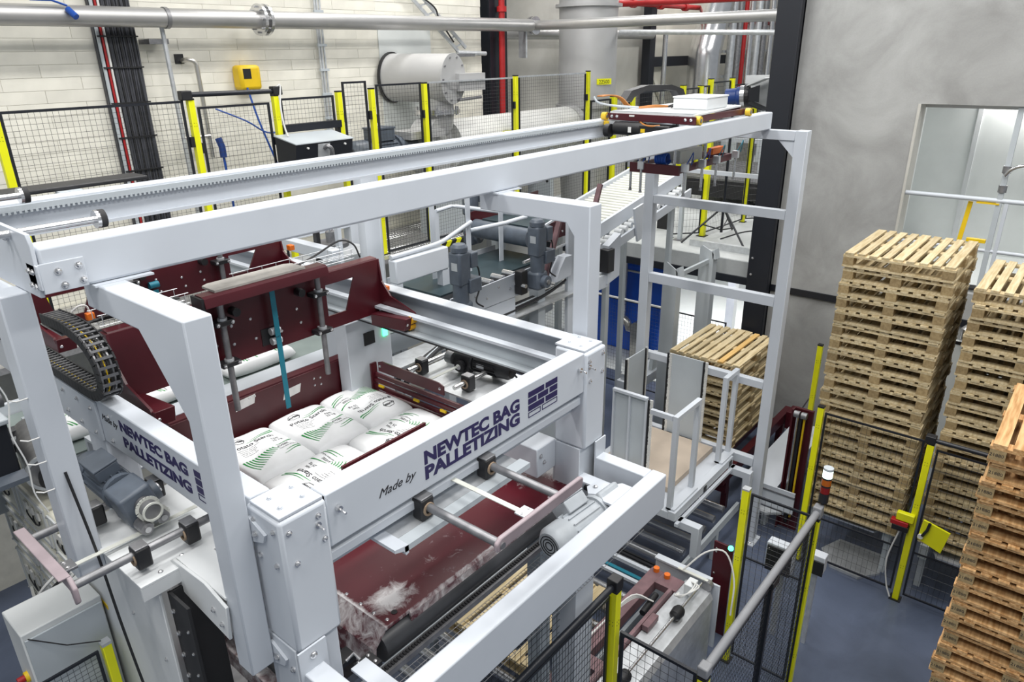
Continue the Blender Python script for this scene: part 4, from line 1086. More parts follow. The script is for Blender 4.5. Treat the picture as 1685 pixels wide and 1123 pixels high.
single('slip_sheets', MB().box(5.95, 7.02, 2.86, 3.74, 1.051, 1.115), 'cardboard', 'stack of beige cardboard slip sheets on the grey table', 'cardboard', bevel=0.003)

# ================================================================== FENCES, RIGHT SIDE
def fence_post(x, y, z0, z1, label, s=0.06, mat='yellow', foot=True, group=None, cap='black_plastic'):
    t = thing('fence_post', label, 'post', (x, y, z0), group)
    part('tube', MB().box(x-s/2, x+s/2, y-s/2, y+s/2, z0, z1), mat, t, bevel=0.004)
    part('cap', MB().box(x-s/2-0.001, x+s/2+0.001, y-s/2-0.001, y+s/2+0.001, z1, z1+0.016), cap, t)
    if foot: part('foot', MB().box(x-s*0.9, x+s*0.9, y-s*0.9, y+s*0.9, z0, z0+0.01), 'black_plastic', t)
    hm = MB()
    for f_ in (0.22, 0.62, 0.88):
        zz = z0 + (z1-z0)*f_
        for dz in (0, 0.03):
            for d_ in (-0.010, 0.012):
                hm.cyl((x-s/2-0.0015, y+d_, zz+dz), (x-s/2+0.002, y+d_, zz+dz), 0.0035, 6)
                hm.cyl((x+d_, y-s/2-0.0015, zz+dz), (x+d_, y-s/2+0.002, zz+dz), 0.0035, 6)
    stuff(part('screw_holes', hm, 'black_plastic', t))
    return t
def fence_panel(p0, p1, z0, z1, label, cu=0.03, cv=0.06, fr=0.018, mat='black_paint', wire='black_paint', midrail=None, group=None, wr=0.0017, zslope=0.0):
    p0 = Vector((*p0, 0)); p1 = Vector((*p1, 0)); d = p1-p0; L = d.length; n = d.normalized()
    mid = (p0+p1)/2
    t = thing('mesh_fence', label, 'fence', (mid.x, mid.y, z0), group)
    V = lambda a, z: (p0 + n*a) + Vector((0, 0, z))
    part('frame_bar', MB().bar(V(0, z1-fr/2), V(L, z1-fr/2), fr, fr), mat, t)
    part('frame_bar', MB().bar(V(0, z0+fr/2), V(L, z0+fr/2), fr, fr), mat, t)
    part('frame_bar', MB().bar(V(fr/2, z0+fr), V(fr/2, z1-fr), fr, fr, n), mat, t)
    part('frame_bar', MB().bar(V(L-fr/2, z0+fr), V(L-fr/2, z1-fr), fr, fr, n), mat, t)
    if midrail: part('frame_bar', MB().bar(V(fr, midrail), V(L-fr, midrail), fr*0.8, fr*0.8), mat, t)
    g_ = wire_grid(V(fr, z0+fr), n*(L-2*fr), (0, 0, z1-z0-2*fr), max(2, int((L-2*fr)/cu)), max(2, int((z1-z0-2*fr)/cv)), wr, 3)
    stuff(part('wire_mesh', g_, wire, t))
    return t
XF = 7.13
fence_post(XF, 1.785, 0, 1.93, 'yellow fence post in front of the tallest pallet stack')
fence_post(XF, 0.755, 0, 1.86, 'yellow gate post carrying the interlock box')
fence_post(8.9, 2.36, 0, 1.90, 'yellow fence post against the concrete wall left of the tallest stack')
fence_panel((XF, 1.74), (XF, 0.81), 0.10, 1.88, 'black mesh fence panel in front of the tallest pallet stack', cu=0.048, cv=0.10, midrail=0.62)
fence_panel((XF, 0.70), (XF, -0.75), 0.08, 1.82, 'black mesh gate in front of the right pallet stack', cu=0.048, cv=0.10, midrail=0.62)
k = thing('gate_guide', 'black sliding gate rail above the gate before the right pallet stack', 'rail', (XF, 0.0, 1.8))
part('tube', MB().cyl((XF, 0.78, 1.905), (XF, -0.75, 1.905), 0.022, 10), 'black_paint', k, smooth=True)
part('end_clamp', MB().box(XF-0.04, XF+0.04, 0.72, 0.81, 1.872, 1.95), 'black_plastic', k, bevel=0.006)
k = thing('gate_interlock', 'yellow safety interlock with black lever on the gate post', 'interlock', (7.05, 0.72, 0.9))
part('lock_box', MB().box(7.04, 7.10, 0.74, 0.90, 0.985, 1.075), 'yellow', k, bevel=0.008)
part('switch_body', MB().box(7.03, 7.10, 0.78, 0.94, 0.93, 0.98), 'red_paint', k, bevel=0.005)
part('switch_base', MB().box(7.03, 7.10, 0.77, 0.92, 0.87, 0.93), 'black_plastic', k, bevel=0.005)
part('bracket_plate', MB().prism([(0.66, 1.09), (0.42, 1.03), (0.46, 0.78), (0.68, 0.86)], 'x', 7.03, 7.05), 'yellow', k, bevel=0.003)
part('lever', MB().tube([(7.015, 0.60, 1.08), (7.01, 0.61, 1.0), (7.01, 0.64, 0.92)], 0.014, 8), 'black_plastic', k, smooth=True)
part('lock_ring', MB().cyl((7.01, 0.655, 0.90), (7.03, 0.655, 0.90), 0.026, 14), 'cable_white', k, smooth=True)
part('cable', MB().tube(smooth_path([(7.06, 0.84, 0.9), (7.05, 0.9, 0.5), (7.06, 0.86, 0.2), (7.04, 0.80, 0.06)]), 0.008, 6), 'cable_white', k, smooth=True)
# middle and near fence
fence_post(5.25, 1.80, 0, 1.90, 'yellow fence post next to the green lamp', cap='galvanised')
fence_post(5.27, 1.215, 0, 1.84, 'thin yellow fence post under the signal tower', s=0.05)
fence_panel((5.25, 1.755), (5.25, 1.25), 0.10, 1.88, 'small black mesh panel between the lamp post and the signal tower', cu=0.05, cv=0.05, midrail=1.22)
fence_panel((5.24, 1.22), (3.25, 1.22), 0.10, 1.84, 'long black mesh fence below the grey rail, seen edge-on', cu=0.03, cv=0.06)
fence_post(3.20, 1.21, 0, 1.88, 'yellow corner fence post at the bottom edge, foot of the grey rail')
fence_panel((3.195, 1.79), (3.195, 1.25), 0.10, 1.90, 'black mesh panel in front of the brushed metal cover', cu=0.05, cv=0.06, fr=0.022)
fence_post(3.195, 1.845, 0, 2.20, 'yellow fence post with black square cap under the outrigger beam', cap='black_plastic')
fence_panel((3.16, 1.87), (1.0, 1.87), 0.10, 2.17, 'black mesh fence under the outrigger beam', cu=0.03, cv=0.06)
fence_panel((2.98, 2.02), (0.95, 2.02), 1.2, 2.35, 'inner black mesh guard close behind the outrigger fence', cu=0.05, cv=0.05, fr=0.022)
k = thing('fence_rail', 'grey round rail running up to the signal tower', 'rail', (4.25, 1.22, 1.85))
part('tube', MB().cyl((3.24, 1.215, 1.93), (5.26, 1.215, 1.93), 0.028, 14), 'rail_grey', k, smooth=True)
part('end_fitting', MB().box(5.22, 5.30, 1.18, 1.25, 1.88, 1.985), 'rail_grey', k, bevel=0.01)
part('end_fitting', MB().box(3.17, 3.25, 1.18, 1.25, 1.90, 1.975), 'rail_grey', k, bevel=0.01)
part('support', MB().box(4.28, 4.32, 1.20, 1.245, 0.02, 1.90), 'black_paint', k)
part('rail_clip', MB().box(4.24, 4.36, 1.18, 1.25, 1.84, 1.90), 'black_plastic', k, bevel=0.006)
k = thing('fence_rail', 'dark round rail under the outrigger beam', 'rail', (2.1, 1.85, 2.2))
part('tube', MB().cyl((1.0, 1.85, 2.245), (3.19, 1.85, 2.245), 0.022, 12), 'black_paint', k, smooth=True)
part('end_block', MB().box(3.155, 3.235, 1.81, 1.89, 2.2165, 2.30), 'black_plastic', k, bevel=0.006)
k = thing('signal_tower', 'signal tower with lit green lens over orange and red on the grey rail', 'lamp', (5.30, 1.19, 1.95))
zz = 1.95
part('stem', MB().cyl((5.30, 1.20, zz), (5.30, 1.20, zz+0.08), 0.014, 10), 'black_plastic', k, smooth=True)
part('base', MB().cyl((5.30, 1.20, zz+0.06), (5.30, 1.20, zz+0.145), 0.038, 18), 'black_plastic', k, smooth=True)
part('red_lens', MB().cyl((5.30, 1.20, zz+0.147), (5.30, 1.20, zz+0.205), 0.037, 18), 'lamp_red_dark', k, smooth=True)
part('spacer', MB().cyl((5.30, 1.20, zz+0.205), (5.30, 1.20, zz+0.22), 0.038, 18), 'black_plastic', k, smooth=True)
part('amber_lens', MB().cyl((5.30, 1.20, zz+0.22), (5.30, 1.20, zz+0.275), 0.037, 18), 'lamp_amber_dark', k, smooth=True)
part('spacer', MB().cyl((5.30, 1.20, zz+0.275), (5.30, 1.20, zz+0.29), 0.038, 18), 'black_plastic', k, smooth=True)
part('green_lens', MB().cyl((5.30, 1.20, zz+0.29), (5.30, 1.20, zz+0.355), 0.037, 18), 'lamp_green_white', k, smooth=True)
part('lid', MB().cyl((5.30, 1.20, zz+0.355), (5.30, 1.20, zz+0.375), 0.038, 18), 'grey_paint', k, smooth=True)
k = thing('junction_box', 'white junction box with black cover behind the small mesh panel', 'box', (5.5, 1.55, 0.9))
part('body', MB().box(5.75, 5.86, 1.47, 1.72, 0.82, 1.10), WP, k, bevel=0.008)
part('cover', MB().box(5.735, 5.75, 1.48, 1.71, 0.80, 1.075), 'black_plastic', k, bevel=0.004)
part('bracket', MB().box(5.82, 5.86, 1.55, 1.6, 0, 0.82), 'galvanised', k)
for (yy, z_) in ((1.50, 0.83), (1.69, 0.83), (1.50, 1.05), (1.69, 1.05)): bolt(k, (5.735, yy, z_), '-x', 0.006)
k = thing('junction_box', 'half-hidden white and black box right of the junction box, behind the grey rail', 'box', (5.7, 1.25, 0.9))
part('body', MB().box(5.85, 5.95, 1.22, 1.38, 0.90, 1.08), WP, k, bevel=0.008)
part('cover', MB().box(5.835, 5.85, 1.22, 1.38, 0.88, 1.03), 'black_plastic', k, bevel=0.004)
part('bracket', MB().box(5.90, 5.94, 1.28, 1.32, 0, 0.90), 'galvanised', k)
# lift column beside the pallet stack (dark red mast with chains) and white ramp
k = thing('lift_mast', 'dark red lift mast with chains beside the tallest pallet stack', 'mast', (7.6, 2.2, 0))
part('channel', MB().box(7.62, 7.66, 1.98, 2.20, 0, 1.60), 'maroon', k)
part('channel_flange', MB().box(7.55, 7.62, 2.18, 2.20, 0, 1.60), 'maroon', k)
part('bright_rod', MB().cyl((7.56, 2.13, 0.2), (7.56, 2.13, 1.56), 0.016, 12), 'bright_steel', k, smooth=True)
part('guide_rod', MB().cyl((7.56, 2.05, 0.2), (7.56, 2.05, 1.56), 0.012, 10), 'safety_yellow', k, smooth=True)
part('bar', MB().box(7.57, 7.60, 2.08, 2.11, 0.1, 1.5), 'black_plastic', k)
for yy in (2.13, 2.05):
    part('pulley', MB().cyl((7.53, yy-0.03, 1.57), (7.53, yy+0.03, 1.57), 0.04, 14), 'dull_steel', k, smooth=True)
k = thing('conveyor_cover', 'white sheet metal cover of the pallet feed conveyor beside the lift', 'cover', (8.2, 2.4, 0))
part('top', MB().box(7.45, 9.2, 2.21, 2.62, 0.595, 0.61), WP, k)
part('front', MB().box(7.43, 7.45, 1.99, 2.62, 0.33, 0.61), WP, k)
part('edge_rail', MB().box(7.42, 7.44, 1.99, 2.6, 0.54, 0.56), 'dull_steel', k)
part('plate', MB().prism([(7.40, 2.55), (7.30, 2.45), (7.28, 2.25), (7.40, 2.1)], 'z', 0.30, 0.33), 'galvanised', k)
part('strut', MB().box(7.5, 7.6, 2.3, 2.36, 0, 0.5), 'grey_paint', k)
k = thing('lift_conveyor', 'dark red chain conveyor carrying the low pallet stack', 'conveyor', (8.4, 3.3, 0))
for yy in (2.80, 3.05, 3.92):
    part('chain_rail', MB().box(7.3, 9.6, yy, yy+0.09, 0.46, 0.598), 'maroon', k)
part('cross_member', MB().box(7.4, 7.5, 2.80, 4.0, 0.30, 0.455), 'maroon', k)
part('cross_member', MB().box(9.3, 9.4, 2.80, 4.0, 0.30, 0.455), 'maroon', k)
part('end_block', MB().box(9.3, 9.55, 2.62, 2.78, 0.40, 0.66), 'maroon', k, bevel=0.006)
for xx in (7.5, 9.3):
    for yy in (2.82, 3.93): part('leg', MB().box(xx, xx+0.07, yy, yy+0.07, 0, 0.30), 'maroon', k)
k = thing('wall_valve', 'small steel valve with hose on a stand at the foot of the concrete wall', 'valve', (9.7, 2.75, 0))
part('stand', MB().tube([(9.75, 2.85, 0), (9.75, 2.72, 0.25), (9.75, 2.62, 0.42)], 0.02, 8), 'bright_steel', k, smooth=True)
part('dial', MB().cyl((9.70, 2.78, 0.45), (9.75, 2.78, 0.45), 0.07, 16), 'bright_steel', k, smooth=True)
part('spout', MB().tube([(9.72, 2.80, 0.36), (9.72, 2.70, 0.30), (9.72, 2.6, 0.28)], 0.025, 8), 'stainless', k, smooth=True)
part('lever', MB().tube([(9.73, 2.72, 0.5), (9.73, 2.62, 0.75)], 0.012, 8), 'bright_steel', k, smooth=True)
# guide uprights beside the pallet lift
k = thing('lift_guide', 'pair of grey channel uprights with sloped tops behind the pallet lift', 'frame', (9.0, 4.4, 0))
part('upright', MB().prism([(4.25, 0), (4.455, 0), (4.455, 2.70), (4.41, 2.72), (4.27, 2.63), (4.25, 2.61)], 'x', 8.58, 8.60), 'grey_paint', k)
part('upright_flange', MB().prism([(4.24, 0), (4.25, 0), (4.25, 2.60), (4.24, 2.60)], 'x', 8.58, 8.72), 'grey_paint', k)
part('top_flange', MB().prism([(4.20, 2.52), (4.25, 2.52), (4.27, 2.64), (4.23, 2.66)], 'x', 8.58, 8.72), 'grey_paint', k)
part('upright', MB().prism([(4.20, 0), (4.405, 0), (4.405, 2.72), (4.37, 2.75), (4.22, 2.68), (4.20, 2.66)], 'x', 9.58, 9.60), 'grey_paint', k)
part('upright_flange', MB().prism([(4.19, 0), (4.20, 0), (4.20, 2.65), (4.19, 2.65)], 'x', 9.58, 9.72), 'grey_paint', k)
part('top_flange', MB().prism([(4.15, 2.57), (4.20, 2.57), (4.22, 2.69), (4.18, 2.71)], 'x', 9.58, 9.72), 'grey_paint', k)
part('tie', MB().bar((8.62, 4.27, 2.54), (9.58, 4.27, 2.53), 0.04, 0.06), 'grey_paint', k)
part('gusset', MB().prism([(4.30, 0.4), (4.0, 0.4), (4.30, 1.3)], 'x', 8.60, 8.62), 'grey_paint', k)

k = thing('white_door', 'bright white door panel seen between the two tall pallet stacks', 'door', (9.8, 0.9, 0))
part('leaf', MB().box(9.80, 9.86, 0.45, 1.35, 0.0, 2.0), 'panel_white', k)
part('mesh_overlay', MB().box(9.795, 9.80, 0.45, 1.35, 1.96, 2.0), 'black_plastic', k)
part('chrome_lamp', MB().lathe((9.78, 0.93, 2.03), (0, 0, 1), [(0, 0.03), (0.03, 0.07), (0.16, 0.08), (0.20, 0.04)], 14), 'bright_steel', k, smooth=True)
# ================================================================== INFEED BEHIND THE CARRIAGES
k = thing('cross_conveyor', 'grey-green belt conveyor feeding sacks behind the dark red carriages', 'conveyor', (2.4, 5.0, 0))
part('belt', MB().box(0.2, 4.3, 4.62, 5.55, 3.09, 3.10), 'belt_green', k)
part('bed', MB().box(0.2, 4.3, 4.62, 5.55, 2.9, 3.088), 'grey_paint', k)
part('side_guide', MB().prism([(4.56, 3.05), (4.60, 3.05), (4.60, 3.20), (4.40, 3.21), (4.40, 3.20), (4.56, 3.18)], 'x', 1.3, 3.25), WP, k)
part('side_guide', MB().box(0.2, 4.3, 5.56, 5.60, 3.05, 3.18), WP, k)
for xx in (0.4, 3.9):
    for yy in (4.66, 5.48): part('leg', MB().box(xx, xx+0.08, yy, yy+0.08, 0, 2.9), 'grey_paint', k)
part('strip', MB().box(1.3, 3.25, 4.10, 4.36, 3.10, 3.115), WP, k)
part('strip_slot', MB().box(1.3, 3.25, 4.20, 4.23, 3.115, 3.117), 'dull_steel', k)
make_bag('white sack waiting on the belt behind the front carriage plate', 2.70, 5.0, 3.105, 0.60, 0.40, -H90, 2.2, group='sacks on the infeed belt')
make_bag('white sack on the belt at the left, half hidden by a guide rod', 2.05, 5.0, 3.105, 0.60, 0.40, -H90, 5.7, group='sacks on the infeed belt')
make_bag('white sack on the belt seen under the left part of the front carriage', 1.45, 4.95, 3.105, 0.55, 0.40, -H90, 6.7, group='sacks on the infeed belt')
k = thing('roller_strip', 'dark rollers lying between the left beam and the cabinet at the far left', 'roller', (0.4, 4.4, 3.3))
part('roller', MB().cyl((-0.2, 4.62, 3.60), (0.95, 4.62, 3.60), 0.05, 18), 'dull_steel', k, smooth=True)
part('rail', MB().box(-0.2, 0.96, 4.35, 4.42, 3.44, 3.50), 'dull_steel', k)
part('rail', MB().box(-0.2, 0.96, 4.25, 4.29, 3.42, 3.46), 'black_plastic', k)
# column box with the green indicator inside the right rear corner
k = thing('control_housing', 'white housing with green indicator and black window under the right rail', 'housing', (2.85, 3.68, 2.6))
part('body', MB().box(2.70, 3.08, 3.70, 3.82, 2.61, 3.733), WP, k, bevel=0.005)
part('window', MB().box(2.84, 2.93, 3.690, 3.6995, 3.54, 3.63), 'black_plastic', k)
part('green_indicator', MB().box(3.01, 3.045, 3.690, 3.6995, 3.56, 3.62), 'lamp_green', k)
# box-section frame with post and guard rail
k = thing('platform_frame', 'grey box-section frame with tall post behind the right side beam', 'frame', (4.3, 4.9, 0))
part('post', MB().prism([(4.09, 5.15), (4.19, 5.05), (4.29, 5.15), (4.29, 5.25), (4.09, 5.25)], 'z', 0, 4.55), WP, k, bevel=0.004)
part('beam', MB().box(4.0, 4.66, 4.66, 4.76, 3.50, 3.715), WP, k, bevel=0.012)
part('leg', MB().box(4.58, 4.68, 4.67, 4.75, 0, 3.50), WP, k, bevel=0.004)
part('leg', MB().box(4.0, 4.08, 4.67, 4.75, 0, 3.50), WP, k, bevel=0.004)
k = thing('turntable_stand', 'grey box-section stand with turntable behind the carriages', 'stand', (3.7, 5.8, 0))
part('beam', MB().box(3.60, 3.70, 5.0, 5.95, 3.74, 3.84), WP, k, bevel=0.006)
part('beam', MB().box(3.60, 4.6, 5.97, 6.06, 3.74, 3.84), WP, k, bevel=0.006)
part('leg', MB().box(3.58, 3.72, 5.96, 6.08, 0, 3.74), 'grey_paint', k)
part('leg', MB().box(4.55, 4.65, 5.96, 6.08, 0, 3.84), WP, k)
part('tray', MB().box(3.72, 4.55, 5.55, 5.95, 3.50, 3.58), 'galvanised', k)
part('turntable', MB().cyl((4.0, 5.55, 3.72), (4.0, 5.55, 3.76), 0.16, 24), 'dull_steel', k, smooth=True)
part('hub', MB().cyl((4.0, 5.55, 3.76), (4.0, 5.55, 3.86), 0.05, 16), 'dull_steel', k, smooth=True)
for (xx, yy) in ((3.97, 5.52), (4.03, 5.56), (4.0, 5.60)): part('thin_rod', MB().cyl((xx, yy, 3.86), (xx-0.03, yy, 4.15), 0.009, 8), 'bright_steel', k, smooth=True)
part('orange_sensor', MB().box(4.0, 4.10, 5.80, 5.86, 3.95, 3.99), 'orange', k, bevel=0.004)
part('upright', MB().box(3.86, 3.90, 5.25, 5.30, 3.5, 4.15), WP, k)
part('black_upright', MB().box(3.70, 3.74, 5.35, 5.40, 3.6, 4.2), 'black_plastic', k)
k = thing('guard_rail', 'white tubular guard rail bending around the belt conveyor', 'railing', (5.0, 4.8, 3.0))
R = 0.021
part('tube', MB().tube(smooth_path([(4.0, 4.72, 3.74), (4.3, 4.72, 3.742), (4.6, 4.72, 3.75), (4.78, 4.74, 3.78), (5.11, 4.78, 3.85)], 4), R, 10), WP, k, smooth=True)
part('tube', MB().tube([(5.12, 4.80, 3.76), (5.45, 4.62, 3.80), (5.64, 4.50, 3.845), (5.68, 4.53, 3.855), (5.67, 4.62, 3.85), (5.66, 5.50, 3.83), (5.62, 5.55, 3.83), (5.40, 5.56, 3.815)], R, 10), WP, k, smooth=True)
for (xx, yy, z0, z1) in ((5.09, 4.80, 2.6, 4.1), (5.585, 4.80, 2.6, 3.95), (4.70, 4.9, 2.6, 4.1), (5.40, 5.56, 2.6, 3.83)):
    part('flat_post', MB().box(xx-0.03, xx+0.03, yy-0.006, yy+0.006, z0, z1), WP, k)
# belt conveyor, upper belt and motors
k = thing('belt_conveyor', 'dark teal belt conveyor with steel side plates behind the right portal leg', 'conveyor', (5.1, 4.8, 0))
part('belt', MB().box(4.35, 5.95, 4.48, 5.15, 3.33, 3.345), 'belt_dark', k)
part('bed', MB().box(4.35, 5.95, 4.48, 5.15, 3.2, 3.328), 'dull_steel', k)
part('side_plate', MB().prism([(4.30, 3.15), (5.90, 3.15), (6.0, 3.20), (6.0, 3.40), (4.40, 3.36), (4.30, 3.36)], 'y', 4.30, 4.315), WP, k)
part('side_plate', MB().box(4.35, 5.95, 5.2, 5.215, 3.15, 3.38), WP, k)
for xx in (4.55, 4.72, 4.89, 5.06, 5.23): part('idler', MB().cyl((xx, 4.33, 3.36), (xx, 4.47, 3.36), 0.035, 14), 'bright_steel', k, smooth=True)
for (xx, z_) in ((4.62, 3.30), (4.78, 3.24), (4.95, 3.31), (5.12, 3.25), (5.7, 3.33), (5.85, 3.27), (5.9, 3.37)): bolt(k, (xx, 4.30, z_), '-y', 0.010)
for xx in (4.8, 5.6): part('leg', MB().box(xx, xx+0.12, 4.32, 4.44, 0, 3.16), 'grey_paint', k); 
part('leg', MB().box(5.4, 5.5, 5.1, 5.2, 0, 3.16), 'grey_paint', k)
part('gusset_plate', MB().prism([(4.55, 2.9), (5.2, 2.95), (5.2, 3.14), (4.55, 3.14)], 'y', 4.30, 4.312), WP, k)
part('end_box', MB().prism([(5.72, 3.18), (6.0, 3.2), (6.0, 3.42), (5.88, 3.42), (5.78, 3.30)], 'y', 4.18, 4.29), WP, k, bevel=0.004)
part('idler_bracket', MB().box(5.18, 5.28, 4.20, 4.29, 3.18, 3.42), 'black_plastic', k, bevel=0.01)
part('idler_bolt', MB().cyl((5.2, 4.16, 3.28), (5.2, 4.30, 3.28), 0.02, 12), 'bright_steel', k, smooth=True)
k2 = thing('press_conveyor', 'upper press belt with big grey roller and dark red side plates', 'conveyor', (6.0, 4.9, 3.3))
part('drum', MB().cyl((5.74, 4.52, 3.60), (5.74, 5.30, 3.60), 0.10, 26), 'motor_grey', k2, smooth=True)
part('belt', MB().box(5.74, 7.0, 4.52, 5.20, 3.70, 3.715), 'belt_dark', k2)
part('side_plate', MB().prism([(5.79, 3.54), (6.25, 3.54), (6.9, 3.62), (6.9, 3.74), (5.83, 3.72)], 'y', 4.44, 4.455), 'maroon', k2)
part('side_plate', MB().prism([(5.6, 3.54), (6.25, 3.54), (6.9, 3.62), (6.9, 3.84), (5.7, 3.78)], 'y', 5.32, 5.335), 'maroon', k2)
for (xx, z_) in ((5.85, 3.58), (5.95, 3.57), (6.03, 3.56), (5.92, 3.68), (6.05, 3.66), (6.18, 3.60)): bolt(k2, (xx, 4.44, z_), '-y', 0.011)
part('strut', MB().bar((5.865, 4.25, 3.79), (5.605, 4.25, 3.205), 0.03, 0.055, (0, 1, 0)), 'maroon_worn', k2)
part('strut', MB().bar((6.61, 4.25, 4.06), (6.5, 4.25, 3.80), 0.03, 0.055, (0, 1, 0)), 'maroon_worn', k2)
part('edge_strip', MB().bar((5.80, 4.40, 3.73), (6.10, 4.40, 3.79), 0.02, 0.02), WP, k2)
part('cross_tube', MB().cyl((5.4, 4.35, 3.44), (6.3, 4.35, 3.50), 0.018, 10), 'bright_steel', k2, smooth=True)
def vert_motor(label, x, y, z, s=1.0):
    t = thing('gear_motor', label, 'motor', (x, y, z))
    part('motor_housing', MB().box(x-0.085*s, x+0.06*s, y-0.07*s, y+0.07*s, z+0.28*s, z+0.58*s), 'motor_grey', t, bevel=0.02*s)
    part('fan_cover', MB().lathe((x-0.012, y, z+0.58*s), (0, 0, 1), [(0, 0.075*s), (0.04*s, 0.075*s), (0.065*s, 0.055*s), (0.07*s, 0.02*s)], 18), 'motor_grey', t, smooth=True)
    part('terminal_box', MB().box(x+0.06*s, x+0.15*s, y-0.075*s, y+0.055*s, z+0.42*s, z+0.56*s), 'motor_grey', t, bevel=0.012*s)
    part('brake_box', MB().box(x+0.02*s, x+0.17*s, y-0.09*s, y+0.05*s, z+0.20*s, z+0.33*s), 'motor_grey', t, bevel=0.008*s)
    part('neck', MB().cyl((x-0.01, y, z+0.12*s), (x-0.01, y, z+0.29*s), 0.072*s, 18), 'motor_grey', t, smooth=True)
    part('gearbox', MB().box(x-0.09*s, x+0.075*s, y-0.075*s, y+0.075*s, z-0.06*s, z+0.13*s), 'motor_grey', t, bevel=0.03*s)
    part('hub', MB().cyl((x, y-0.125*s, z+0.03*s), (x, y-0.07*s, z+0.03*s), 0.062*s, 18), 'motor_grey', t, smooth=True)
    part('shaft_end', MB().cyl((x, y-0.14*s, z+0.03*s), (x, y-0.12*s, z+0.03*s), 0.025*s, 12), 'dull_steel', t, smooth=True)
    part('nameplate', MB().box(x-0.087*s, x-0.085*s, y-0.04*s, y+0.03*s, z+0.42*s, z+0.49*s), 'galvanised', t)
    part('cable', MB().tube(smooth_path([(x+0.15*s, y-0.02, z+0.46*s), (x+0.21*s, y-0.02, z+0.36*s), (x+0.20*s, y-0.03, z+0.20*s), (x+0.12*s, y-0.06, z+0.10*s), (x+0.2*s, y-0.07, z+0.03*s)]), 0.008, 6), 'cable_black', t, smooth=True)
    return t
vert_motor('vertical blue-grey geared motor nearest the right side beam', 4.34, 4.20, 3.23)
vert_motor('vertical blue-grey geared motor beside the right portal leg', 5.44, 4.20, 3.25)
vert_motor('vertical blue-grey geared motor behind the guard rail by the hazard tape', 5.95, 5.55, 3.40)
k = thing('cable_bundle', 'bundle of black cables on a wire tray below the belt conveyor', 'cable', (5.4, 4.35, 2.9))
for q in range(5):
    part('cable', MB().tube(smooth_path([(3.4, 4.05-0.03*q, 2.98), (4.2, 4.3-0.02*q, 2.99+0.01*q), (5.0, 4.42-0.03*q, 3.0), (5.7, 4.38-0.02*q, 3.03), (6.2, 4.34, 3.08+0.01*q), (6.32, 4.33, 3.25), (6.33, 4.33, 3.5)]), 0.013, 6), 'cable_black' if q != 2 else 'grey_paint', k, smooth=True)
part('tray', MB().box(3.4, 6.4, 4.22, 4.46, 2.955, 2.965), 'galvanised', k)
k = thing('portal_panel', 'grey plate frame carrying cables beside the right portal leg', 'frame', (6.2, 4.3, 0))
part('upright', MB().prism([(6.12, 0), (6.36, 0), (6.36, 3.76), (6.25, 3.85), (6.10, 3.85), (6.10, 3.3)], 'y', 4.30, 4.34), WP, k)
part('slot', MB().box(6.24, 6.30, 4.28, 4.299, 3.15, 3.62), 'dull_steel', k)
part('base_arm', MB().prism([(5.0, 2.6), (6.1, 2.72), (6.1, 2.82), (5.0, 2.70)], 'y', 4.5, 4.6), 'grey_paint', k)
# inclined roller conveyor
k = thing('inclined_conveyor', 'inclined white roller conveyor rising towards the upper floor', 'conveyor', (8.6, 4.9, 0))
def inc(x): return 3.42 + (x-6.9)*0.180
for y0, y1, zo in ((4.50, 4.54, 0.05), (5.24, 5.28, 0.05)):
    part('side_rail', MB().prism([(6.9, inc(6.9)-0.10), (9.05, inc(9.05)-0.10), (9.05, inc(9.05)+0.07), (6.9, inc(6.9)+0.07)], 'y', y0, y1), WP, k)
part('lower_rail', MB().prism([(6.7, inc(6.7)-0.27), (9.05, inc(9.05)-0.27), (9.05, inc(9.05)-0.16), (6.7, inc(6.7)-0.16)], 'y', 4.36, 4.39), WP, k)
x = 6.95
while x < 9.0:
    part('roller', MB().cyl((x, 4.54, inc(x)+0.0), (x, 5.24, inc(x)+0.0), 0.028, 10), 'belt_pale', k, smooth=True); x += 0.085
x = 6.8
while x < 8.95:
    part('side_roller', MB().cyl((x, 4.395, inc(x)-0.13), (x, 4.49, inc(x)-0.13), 0.035, 10), 'pale_paint', k, smooth=True); x += 0.11
part('gusset', MB().prism([(7.50, inc(7.5)+0.10), (7.72, inc(7.7)+0.10), (7.80, inc(7.8)-0.34), (7.62, inc(7.6)-0.34)], 'y', 4.33, 4.355), WP, k)
part('gusset', MB().prism([(6.75, 3.35), (7.0, 3.45), (7.0, 2.95), (6.75, 2.9)], 'y', 4.20, 4.29), WP, k)
for xx in (7.2, 8.8):
    for yy in (4.5, 5.22): part('leg', MB().box(xx, xx+0.08, yy, yy+0.06, 0 if xx < 9.9 else 2.5, inc(xx)-0.10), 'grey_paint', k)
part('end_block', MB().box(6.55, 6.80, 4.22, 4.50, 2.86, 3.02), WP, k, bevel=0.004)
part('drive_box', MB().box(6.68, 6.82, 4.16, 4.28, 3.05, 3.32), 'black_plastic', k, bevel=0.01)
k = thing('feed_arm', 'white housing with cables and mauve cylinder above the right portal', 'actuator', (6.0, 5.4, 3.7))
part('housing', MB().box(6.0, 6.9, 5.25, 5.50, 3.95, 4.06), WP, k, bevel=0.006)
part('stand', MB().box(6.2, 6.32, 5.36, 5.48, 0, 3.95), 'grey_paint', k)
part('cylinder', MB().cyl((7.0, 5.0, 4.20), (7.7, 4.85, 4.12), 0.03, 12), 'pusher_mauve', k, smooth=True)
part('head', MB().box(6.6, 7.1, 5.0, 5.3, 4.16, 4.28), 'pusher_mauve', k, bevel=0.02)
part('cable', MB().tube(smooth_path([(6.0, 5.35, 4.10), (6.3, 5.32, 4.08), (6.6, 5.25, 4.10), (6.85, 5.2, 4.08), (6.92, 5.2, 3.95)]), 0.016, 6), 'cable_black', k, smooth=True)

